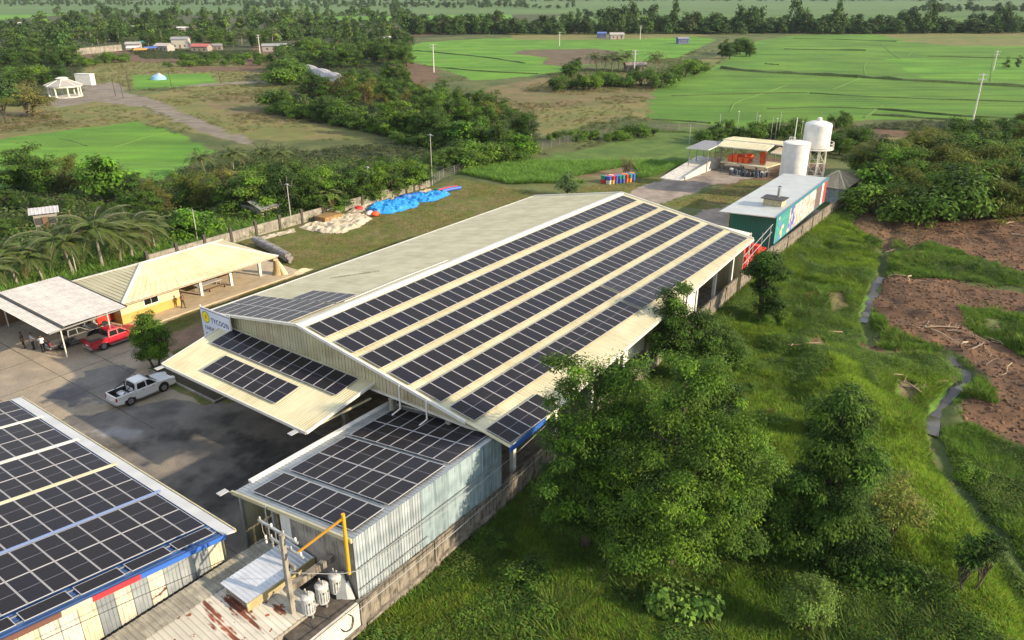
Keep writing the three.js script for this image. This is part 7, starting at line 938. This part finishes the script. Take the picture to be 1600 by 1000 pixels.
scatter('lawn_grass', 'short patchy lawn grass beside the warehouse', lawnT, 60000, 15, [-70, 70, -150, -55], (x, z, r) => { const q = zoneAt(x, z), p = patch(x, z, 5, 5); return q === 13 && [.7 + p * .9, [mix(.75, 1.25, p), mix(.95, 1.0, p), .9]]; });
scatter('grove_undergrowth', 'tangled low growth along the front of the eastern grove', weedGeo(10, 46, 1.3, .4, [[.06, .09, .026], [.08, .105, .03], [.10, .11, .035]]), 2600, 18, [40, 118, -150, -100], (x, z, r) => zoneAt(x, z) === 6 && [.7 + r(), [1, 1, 1]]);
scatter('undergrowth', 'dense low undergrowth beneath the western thicket', weedGeo(9, 40, 1.1, .3, [[.080, .150, .032], [.110, .180, .040], [.140, .200, .044]]), 3600, 16, [-96, 60, -156, -55], (x, z, r) => { const [a, b] = siteOf(x, z); return b < -56 && zoneAt(x, z) === 6 && [.7 + r(), [1, 1, 1]]; });
const tussock = weedGeo(21, 34, .6, .3, [[.19, .21, .055], [.23, .20, .08], [.14, .18, .045]]);
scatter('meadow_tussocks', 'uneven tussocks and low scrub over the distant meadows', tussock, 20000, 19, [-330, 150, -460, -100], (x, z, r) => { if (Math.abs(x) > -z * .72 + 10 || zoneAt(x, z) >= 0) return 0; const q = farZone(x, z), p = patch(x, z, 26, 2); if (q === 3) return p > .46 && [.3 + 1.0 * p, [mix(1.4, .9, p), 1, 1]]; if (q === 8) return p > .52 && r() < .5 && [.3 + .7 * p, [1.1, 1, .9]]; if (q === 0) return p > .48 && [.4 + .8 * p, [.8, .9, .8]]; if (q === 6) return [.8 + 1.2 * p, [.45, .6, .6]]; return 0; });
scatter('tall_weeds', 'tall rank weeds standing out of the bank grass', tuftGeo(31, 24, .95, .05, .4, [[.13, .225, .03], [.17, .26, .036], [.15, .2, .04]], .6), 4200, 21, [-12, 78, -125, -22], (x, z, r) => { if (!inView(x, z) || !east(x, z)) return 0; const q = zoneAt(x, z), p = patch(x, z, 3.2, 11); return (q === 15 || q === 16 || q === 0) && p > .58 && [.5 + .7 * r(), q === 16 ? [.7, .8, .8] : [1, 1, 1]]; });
scatter('straw_patches', 'dry straw-coloured grass lying in patches on the bank', tuftGeo(32, 16, .4, .04, .3, [[.34, .26, .12], [.28, .2, .09], [.24, .2, .08]], 1.4), 2600, 22, [-12, 90, -125, -22], (x, z, r) => { if (!inView(x, z) || !east(x, z)) return 0; const q = zoneAt(x, z), p = patch(x, z, 4.5, 17); return q !== 17 && (p > .64 || q === 3 || q === 9) && [.6 + .6 * r(), [1, 1, 1]]; });
{ const r = rng(313), L = []; let t = 0; while (L.length < 46 && t++ < 4000) { const x = mix(-6, 70, r()), z = mix(-118, -26, r()), [a, b] = siteOf(x, z), d = b - wallB(a), q = zoneAt(x, z); if (inView(x, z) && d > .8 && (q === 15 || q === 16 || q === 0) && (d < 3.5 || r() < .35) && a < 98) L.push([x, z, .7 + 1.7 * r() * r(), r() < .75 ? 3 : 6]); } plant(L, 'on the eastern bank', 'low bushes on the eastern bank'); }
console.log('grass');

// ---------------------------------------------------------------- beyond the compound
const ribbon = (pts, w, h, y0, m, name, tone, kind = 'structure') => {   // a low bank of earth along a line
  const c = new THREE.CatmullRomCurve3(pts.map(([x, z]) => new THREE.Vector3(x, 0, z)), false, 'centripetal'), n = Math.max(8, Math.ceil(c.getLength() / 6)), b = new MB(), P3 = c.getPoints(n), r = rng(Math.round(Math.abs(pts[0][0]) * 10)); let prev; b.tone = tone || [1, 1, 1];
  P3.forEach((p, i) => { const q = P3[Math.min(i + 1, n)], o = P3[Math.max(i - 1, 0)], dx = q.x - o.x, dz = q.z - o.z, l = Math.hypot(dx, dz) || 1, sx = -dz / l, sz = dx / l, W = w * (.75 + .5 * r()), H = h * (.6 + .8 * r()), y = typeof y0 === 'function' ? y0(p.x, p.z) : y0, row = [[-1, 0], [-.45, 1], [.45, 1], [1, 0]].map(([k, f]) => [p.x + sx * W * k / 2, y + H * f, p.z + sz * W * k / 2]); if (prev) for (let k = 0; k < 3; k++) b.poly([prev[k], row[k], row[k + 1], prev[k + 1]]); prev = row; });
  const g = b.geo(), o = shade(new THREE.Mesh(g, m)); o.name = numbered(name); o.userData.kind = kind; scene.add(o);
};
const bundM = mat([.075, .125, .03], 1, { map: grime(6, { patch: .4, speck: .4, seed: 71 }) }), bundL = mat([.085, .17, .024], 1);
for (const [l, w, h] of [[[[92.33,-353.94],[102.87,-339.87],[118.21,-329.37],[136.78,-317.09],[155.43,-303.46],[186.37,-283.08]], 3.4, .9], [[[157.1,-469.19],[181.97,-461.74],[198.85,-456.9]], 2.2, .7], [[[99.91,-266.85],[109.73,-261.83],[123.66,-255.4],[162.39,-244.85]], 1, .35], [[[106.71,-229.85],[114.52,-223.59],[126.34,-215.34],[141.77,-211.98]], 1.4, .45], [[[100.1,-218.81],[110,-214.21],[118.77,-208.72]], 1.5, .5], [[[37.51,-210.88],[44.3,-208.72],[51.83,-204.51]], 1.2, .45], [[[117.74,-375.63],[122.45,-370.77]], 1.4, .4], [[[34.02,-191.87],[40.77,-190.96],[46.01,-189.16]], 1.2, .5], [[[-56.12,-459.31],[-34.45,-436.28],[-13.02,-411.44],[6.01,-378.93]], 1.6, .4], [[[-31.21,-356.89],[-10.83,-339.87],[10.51,-329.37]], 1.4, .4], [[[75.02,-231.14],[92.88,-233.77],[108.21,-229.85]], .9, .3], [[[197.73,-573.46],[227.9,-558.91],[253.54,-538.4]], 1.6, .4], [[[215.52,-419.41],[234.34,-411.44],[262.06,-403.76]], 1.4, .4], [[[52.44,-260.19],[74.75,-265.16],[99.44,-268.56]], .9, .3]]) ribbon(l, w, h, -.05, bundM, 'field_bund');
for (const [l, w] of [[[[138.04,-317.09],[122.1,-292.93],[111.49,-277.46]], 1.4], [[[240.11,-531.88],[207.97,-445.22],[193.67,-403.76]], 1.6], [[[229.73,-464.2],[204.91,-419.41]], 1.2], [[[255.11,-427.69],[214.52,-359.89],[180.43,-301.29]], 1.6], [[[111.35,-237.81],[102.68,-224.81],[96.03,-214.21]], 2.2], [[[177.69,-403.76],[157.32,-359.89],[142.88,-324.35]], 1.2], [[[62.12,-224.81],[69.31,-244.85],[79.71,-260.19],[100.3,-290.91]], .9], [[[-23.26,-366.03],[-12.45,-392.75],[3.91,-411.44]], 1.2], [[[-106.77,-183.1],[-99.99,-178.19],[-95.41,-173.52]], 1.2], [[[-88.93,-164.82],[-87.87,-175.82],[-86.7,-184.8],[-84.37,-190.96]], 1.1]]) ribbon(l, w * .55, .14, -.03, bundL, 'field_bund');
// brook in the bank
{ const w = new THREE.MeshStandardMaterial({ color: col(.055, .05, .052), roughness: .16 }); for (const l of [[[45.73,-89.55],[42.75,-84.69],[39.95,-79.88],[38.13,-76.57]], [[42.85,-67.62],[43.04,-65.65],[42.48,-63.51],[39.83,-60.76],[37.02,-58.19],[34.73,-55.16],[33.42,-52.96]]]) ribbon(l, 1.25, .02, (x, z) => hgt(x, z) + .14, w, 'brook'); }
// soil clods and cut branches on the cleared ground
{
  const g = new THREE.IcosahedronGeometry(.16, 1), p = g.attributes.position; for (let k = 0; k < p.count; k++) { const f = .75 + .6 * noise(p.getX(k) * 9 + 3, p.getY(k) * 9 + p.getZ(k) * 7); p.setXYZ(k, p.getX(k) * f * 1.3, p.getY(k) * f * .7, p.getZ(k) * f); } g.computeVertexNormals();
  const r = rng(77), T = []; let tries = 0; while (T.length < 24000 && tries++ < 300000) { const x = mix(20, 110, r()), z = mix(-125, -40, r()), q = zoneAt(x, z); if (q === 17 || (q === 9 && x > 30) || (q === 0 && east(x, z) && r() < .15)) T.push([x, z]); }
  const im = new THREE.InstancedMesh(g, new THREE.MeshStandardMaterial({ roughness: 1 }), T.length), m = new THREE.Matrix4(), e = new THREE.Euler(), q = new THREE.Quaternion(), c = new THREE.Color(); T.forEach(([x, z], i) => { const s = .14 + Math.pow(r(), 5) * 1.0; e.set(r() * 3, r() * 6, r() * 3); m.compose(new THREE.Vector3(x, hgt(x, z) + .01, z), q.setFromEuler(e), new THREE.Vector3(s, s * .7, s)); im.setMatrixAt(i, m); const v = .6 + .8 * r(); im.setColorAt(i, c.setRGB(.135 * v, .076 * v, .042 * v)); }); im.name = 'soil_clods'; im.userData = { label: 'loose clods of turned brown soil on the cleared ground', category: 'soil', kind: 'stuff' }; shade(im); scene.add(im);
  const bm = [mat([.40, .31, .22], .9), mat([.30, .22, .15], .9), mat([.22, .17, .13], .9)];
  const spots = [[48.7,-88.63], [50.05,-88.18], [47.34,-89.09], [44.79,-74.66], [45.83,-74.32], [43.85,-74.83], [46.69,-73.16], [47.32,-71.86], [46.67,-69.54], [45.49,-70.3], [47.21,-68.79], [49.49,-71.07], [44.69,-71.86], [34.9,-60.76], [35.42,-60.04], [34.43,-61.98], [39.62,-63.25], [38.05,-60.76], [75.92,-113.19], [75.44,-110.79], [75.99,-114.96], [73.34,-106.56], [34.86,-66.62], [35.48,-65.93], [33.93,-67.33], [28.57,-68.05], [45.58,-65.93], [46.21,-63.91], [32.2,-71.86], [52.17,-100.59]];
  spots.forEach(([x, z], k) => { const t = freeThing('fallen_branch', 'pale cut branch lying on the cleared brown ground', 'branch', x, hgt(x, z) + .08, z, r() * 6.28, 'cut branches on the cleared ground'), L = 1.6 + r() * 2.6, mk = new MB(), rr = .05 + r() * .07, pt = [[-L / 2, 0, 0], [-L * .15, .1 + .1 * r(), (r() - .5) * .4], [L * .2, .12 * r(), (r() - .5) * .6], [L / 2, .1 * r(), (r() - .5) * .9]]; mk.tube(pt, [rr, rr * .85, rr * .6, rr * .25], 6); const o = mk.build('stem', bm[k % 3], t); for (let q = 0; q < 4; q++) { const f = .3 + .6 * r(), b = [mix(-L / 2, L / 2, f), .08, 0]; new MB().tube([b, [b[0] + .3 + .3 * r(), .15 + .3 * r(), (r() - .5) * 1.6]], [rr * .5, rr * .15], 5, false).build('twig', bm[(k + q) % 3], t); } });
}
// ---------------------------------------------------------------- power poles in the fields
[[-32.78,-337.19, 11.2, 'left of the bright rice field'], [46.79,-307.87, 10.9, 'beside the palm cluster'], [123.28,-209.8, 12, 'leaning over the near edge of the rice'], [-130.3,-419.41, 10.6, 'beside the distant hamlet'], [28.86,-495.8, 8, 'far out in the tilled field'], [87.65,-558.91, 9, 'far beyond the palm cluster'], [206.74,-345.37, 8, 'far right in the rice']].forEach(([x, z, h, t]) => { const p = freeThing('power_pole', 'pale concrete power pole ' + t, 'power pole', x, 0, z); new MB().tube([[0, 0, 0], [0, h, 0]], [.24, .15], 8).build('shaft', M.trim, p); for (const y of [h - .4, h - 1.6]) { const a = new MB().bar([-1.2, y, 0], [1.2, y, 0], .14).build('crossarm', M.galv, p); for (const k of [-1.05, -.4, .4, 1.05]) new MB().ring(k, y + .06, 0, [[.08, 0], [.1, .12], [.05, .22], [0, .24]], 8).build('insulator', M.white, a); } });
[[-129.85,-260.19, 5.6], [-124.38,-253.84, 7], [-131.24,-273.84, 6.6], [-129.85,-270.3, 5.4], [-122.48,-286.94, 5.6], [-107.55,-294.98, 5.4]].forEach(([x, z, h], k) => { const p = freeThing('lamp_post', 'thin dark leaning post along the distant track', 'post', x, 0, z, 0, 'dark posts along the distant track'); new MB().tube([[0, 0, 0], [-.3, h, 0]], [.1, .06], 6).build('shaft', M.dark, p); });
// ---------------------------------------------------------------- gazebo, white board, shelter, tent
{
  const [gx, gz] = [-145.35,-258.58], g = freeThing('gazebo', 'white columned octagonal gazebo beside the spreading tree', 'gazebo', gx, 0, gz, .3), R = 5.2;
  new MB().ring(0, 0, 0, [[0, .3], [R, .3], [R, 0]].reverse(), 8).build('plinth', M.whitewash, g); for (let k = 0; k < 8; k++) { const q = k / 8 * 6.283 + .39; new MB().ring(R * .9 * Math.sin(q), .3, R * .9 * Math.cos(q), [[.42, 0], [.42, .3], [.28, .35], [.24, 2.6], [.42, 2.8], [.42, 3]], 10).build('column', M.trim, g); }
  new MB().ring(0, 3.2, 0, [[R * .86, 0], [R * 1.06, 0], [R * 1.06, .5], [R * .86, .5]], 8).build('entablature', M.trim, g); new MB().ring(0, 3.7, 0, [[R * 1.1, 0], [1.9, 1.5]], 8).build('roof', mat([.34, .32, .31], .8), g); for (let k = 0; k < 8; k++) { const q = k / 8 * 6.283 + .001; new MB().bar([R * 1.1 * Math.sin(q), 3.75, R * 1.1 * Math.cos(q)], [1.9 * Math.sin(q), 5.25, 1.9 * Math.cos(q)], .25, .14).build('hip_rib', M.trim, g); } new MB().ring(0, 5.2, 0, [[1.7, 0], [1.7, .5], [2.1, .55], [1.2, .9], [0, 1]], 8).build('lantern', M.trim, g);
  const [bx, bz] = [-155.12,-290.91], b = freeThing('white_board', 'large blank white box standing beside the distant track', 'board', bx, 0, bz, -.18); new MB().hexa([[-3.1, .1, 1.2], [3.1, .1, 1.2], [3.1, .1, -1.2], [-3.1, .1, -1.2]], [[-3.1, 3.9, 1.2], [3.1, 3.9, 1.2], [3.1, 3.9, -1.2], [-3.1, 3.9, -1.2]]).build('face', M.white, b); new MB().box(-3.2, 3.2, 3.85, 4, -1.3, 1.3).build('cap', M.white, b);
  const [tx, tz] = [-136.88,-310.13], t = freeThing('small_tent', 'small blue and white tent on the distant green', 'tent', tx, 0, tz, .3); new MB().ring(0, 0, 0, [[3.2, 0], [2.6, 1.2], [0, 2.4]], 6).build('canopy', mat([.22, .42, .62], .7), t); new MB().ring(.6, 1.3, .8, [[1.3, 0], [0, 1.2]], 6).build('top', M.white, t);
  // long grey roof in the middle belt
  const l = [[-83.96,-326.84],[-74.39,-310.13],[-67.11,-297.06],[-59.62,-281.18]], gr = freeThing('long_shelter', 'long pale grey sheet roof curving through the middle trees', 'shelter', l[1][0], 0, l[1][1]), mk = new MB(), gm = mat([.46, .45, .47], .7, { map: grime(6, { patch: .4, seed: 81 }) }); let pr; const C = new THREE.CatmullRomCurve3(l.map(([x, z]) => new THREE.Vector3(x - l[1][0], 0, z - l[1][1]))).getPoints(14); C.forEach((p, i) => { const q = C[Math.min(i + 1, 14)], o = C[Math.max(0, i - 1)], dx = q.x - o.x, dz = q.z - o.z, L = Math.hypot(dx, dz), sx = -dz / L, sz = dx / L, y = 3.2 + .25 * Math.sin(i * 1.3), row = [[-3.4, -.8], [-1.6, .6], [0, 1], [1.6, .6], [3.4, -.8]].map(([k, h]) => [p.x + sx * k, y + h, p.z + sz * k]); if (pr) for (let k = 0; k < 4; k++) mk.poly([pr[k], pr[k + 1], row[k + 1], row[k]]); pr = row; if (i % 3 === 0) new MB().bar([row[0][0], 0, row[0][2]], row[0], .2).build('post', M.steel, gr); }); mk.build('roof_sheet', gm, gr);
}
// ---------------------------------------------------------------- houses of the hamlet and lone field huts
function house(label, x, z, w, d, h, turn, wall, roof, kind = 'gable') {
  const g = freeThing('house', label, 'house', x, 0, z, turn, 'houses of the distant hamlet'); w *= .85; d *= .85; wall = wall.map(v => v * .7); new MB().box(-w / 2, w / 2, 0, h, -d / 2, d / 2).build('wall', mat(wall, .9), g); const rm = mat(roof, .7, { map: M.galv.map }), o = .5, e = h - .05, y = h + d * .22;
  for (const s of [-1, 1]) { const m = new MB(); ribSheet(m, [-w / 2 - o, y, 0], [w / 2 + o, y, 0], [-w / 2 - o, e, s * (d / 2 + o)], [w / 2 + o, e, s * (d / 2 + o)], .5, .04, { seed: 5 + s }); m.build('roof_slope', rm, g); new MB().poly([[s * w / 2, h, -d / 2], [s * w / 2, h, d / 2], [s * w / 2, y - .1, 0]]).build('gable', mat(wall, .9), g); }
  new MB().box(-.5, .5, 0, 2, d / 2, d / 2 + .04).build('door', M.wood, g); for (const k of [-1, 1]) new MB().box(k * w * .3 - .5, k * w * .3 + .5, .9, 1.9, d / 2, d / 2 + .04).build('window', M.dark, g);
}
[['grey-roofed house left of the hamlet pole', -218.09,-469.19, 9, 6, 3, .2, [.45, .42, .38], [.42, .42, .42]], ['pale-roofed house in the middle of the hamlet', -194.26,-454.52, 10, 7, 3, -.3, [.5, .48, .44], [.46, .43, .42]], ['two-storey white house with flat grey roof in the hamlet', -194.8,-479.5, 11, 7, 5, .1, [.62, .6, .55], [.30, .31, .33]], ['red-roofed house at the right of the hamlet', -171.73,-449.82, 11, 7, 3, -.1, [.4, .35, .3], [.48, .13, .12]], ['low grey shed right of the red-roofed house', -167.28,-459.31, 8, 5, 2.8, .2, [.3, .28, .26], [.30, .29, .29]], ['silver-roofed house half hidden far left', -276.11,-558.91, 9, 6, 3, .2, [.5, .5, .5], [.62, .64, .66]], ['white-roofed house among trees at the hamlet rear', -315.43,-679.02, 9, 6, 3, 0, [.6, .6, .58], [.66, .66, .64]], ['light-roofed house high in the hamlet wood', -264.05,-658.86, 10, 6, 3, .3, [.55, .55, .52], [.6, .6, .6]], ['brown-roofed house beyond the hamlet lane', -257.36,-658.86, 9, 6, 3, -.2, [.4, .34, .3], [.3, .24, .2]], ['small white-roofed house far left under the fields', -443.83,-747.42, 9, 6, 3, 0, [.6, .58, .55], [.65, .65, .62]], ['grey house near the right hamlet pole', -132.61,-454.52, 15, 6, 3, .15, [.42, .40, .38], [.34, .35, .37]], ['pale hut in the rice beyond the tilled field', 72.33,-566.09, 11, 7, 3, .1, [.5, .46, .4], [.5, .48, .46]], ['blue shed in the rice beside the pale hut', 63.72,-581.01, 7, 5, 3, 0, [.10, .16, .42], [.12, .2, .5]], ['small blue-walled hut near the roadside trees', 108.52,-519.3, 8, 5, 3, .2, [.16, .2, .42], [.3, .32, .4]], ['rusty-roofed farmhouse under the palm cluster', 51.98,-339.87, 10, 6, 2.8, .15, [.34, .28, .22], [.42, .33, .28]], ['white hut visible in the eastern grove', 98.94,-167.63, 5, 4, 2.6, .2, [.6, .6, .6], [.7, .72, .75]], ['small grey roof hidden in the western thicket', -68.49,-109.46, 3.4, 3, 2.6, .5, [.4, .38, .36], [.5, .5, .53]], ['white speck of a house in the middle wood', -81.01,-531.88, 5, 4, 3, 0, [.6, .6, .6], [.72, .72, .72]]].forEach(a => house(...a));
{
  const [x0, z0, x1, z1] = [-229.43,-427.69, -220.5,-459.31], w = freeThing('long_wall', 'long pale concrete wall at the left of the hamlet', 'wall', (x0 + x1) / 2, 0, (z0 + z1) / 2), dx = (x1 - x0) / 2, dz = (z1 - z0) / 2; for (let k = 0; k < 10; k++) { const t0 = k / 5 - 1, t1 = (k + 1) / 5 - 1; new MB().bar([dx * t0, 1.6, dz * t0], [dx * (t1 - .01), 1.6, dz * (t1 - .01)], .3, 3.2).build('wall_panel', M.concrete, w); }
  for (const [n, c, x, z] of [['yellow', [.6, .38, .03], -243.88,-436.28], ['green', [.02, .22, .18], -224.64,-495.8], ['blue', [.06, .14, .5], -198.13,-445.22], ['orange', [.6, .3, .04], -197.52,-431.94], ['white', [.7, .7, .7], -209.7,-449.82]]) { const t = freeThing('tarp_shelter', n + ' sheet shelter in the distant hamlet', 'shelter', x, 0, z, .2); new MB().poly([[-3.5, 2.2, 2.4], [3.5, 2.4, 2.4], [3.5, 3.1, -2.4], [-3.5, 2.9, -2.4]]).build('sheet', mat(c, .6), t); for (const [a, b] of [[-3.3, 2.2], [3.3, 2.2], [-3.3, -2.2], [3.3, -2.2]]) new MB().bar([a, 0, b], [a, 2.5, b], .14).build('post', M.wood, t); }
}
console.log('far done');
renderer.render(scene, camera);
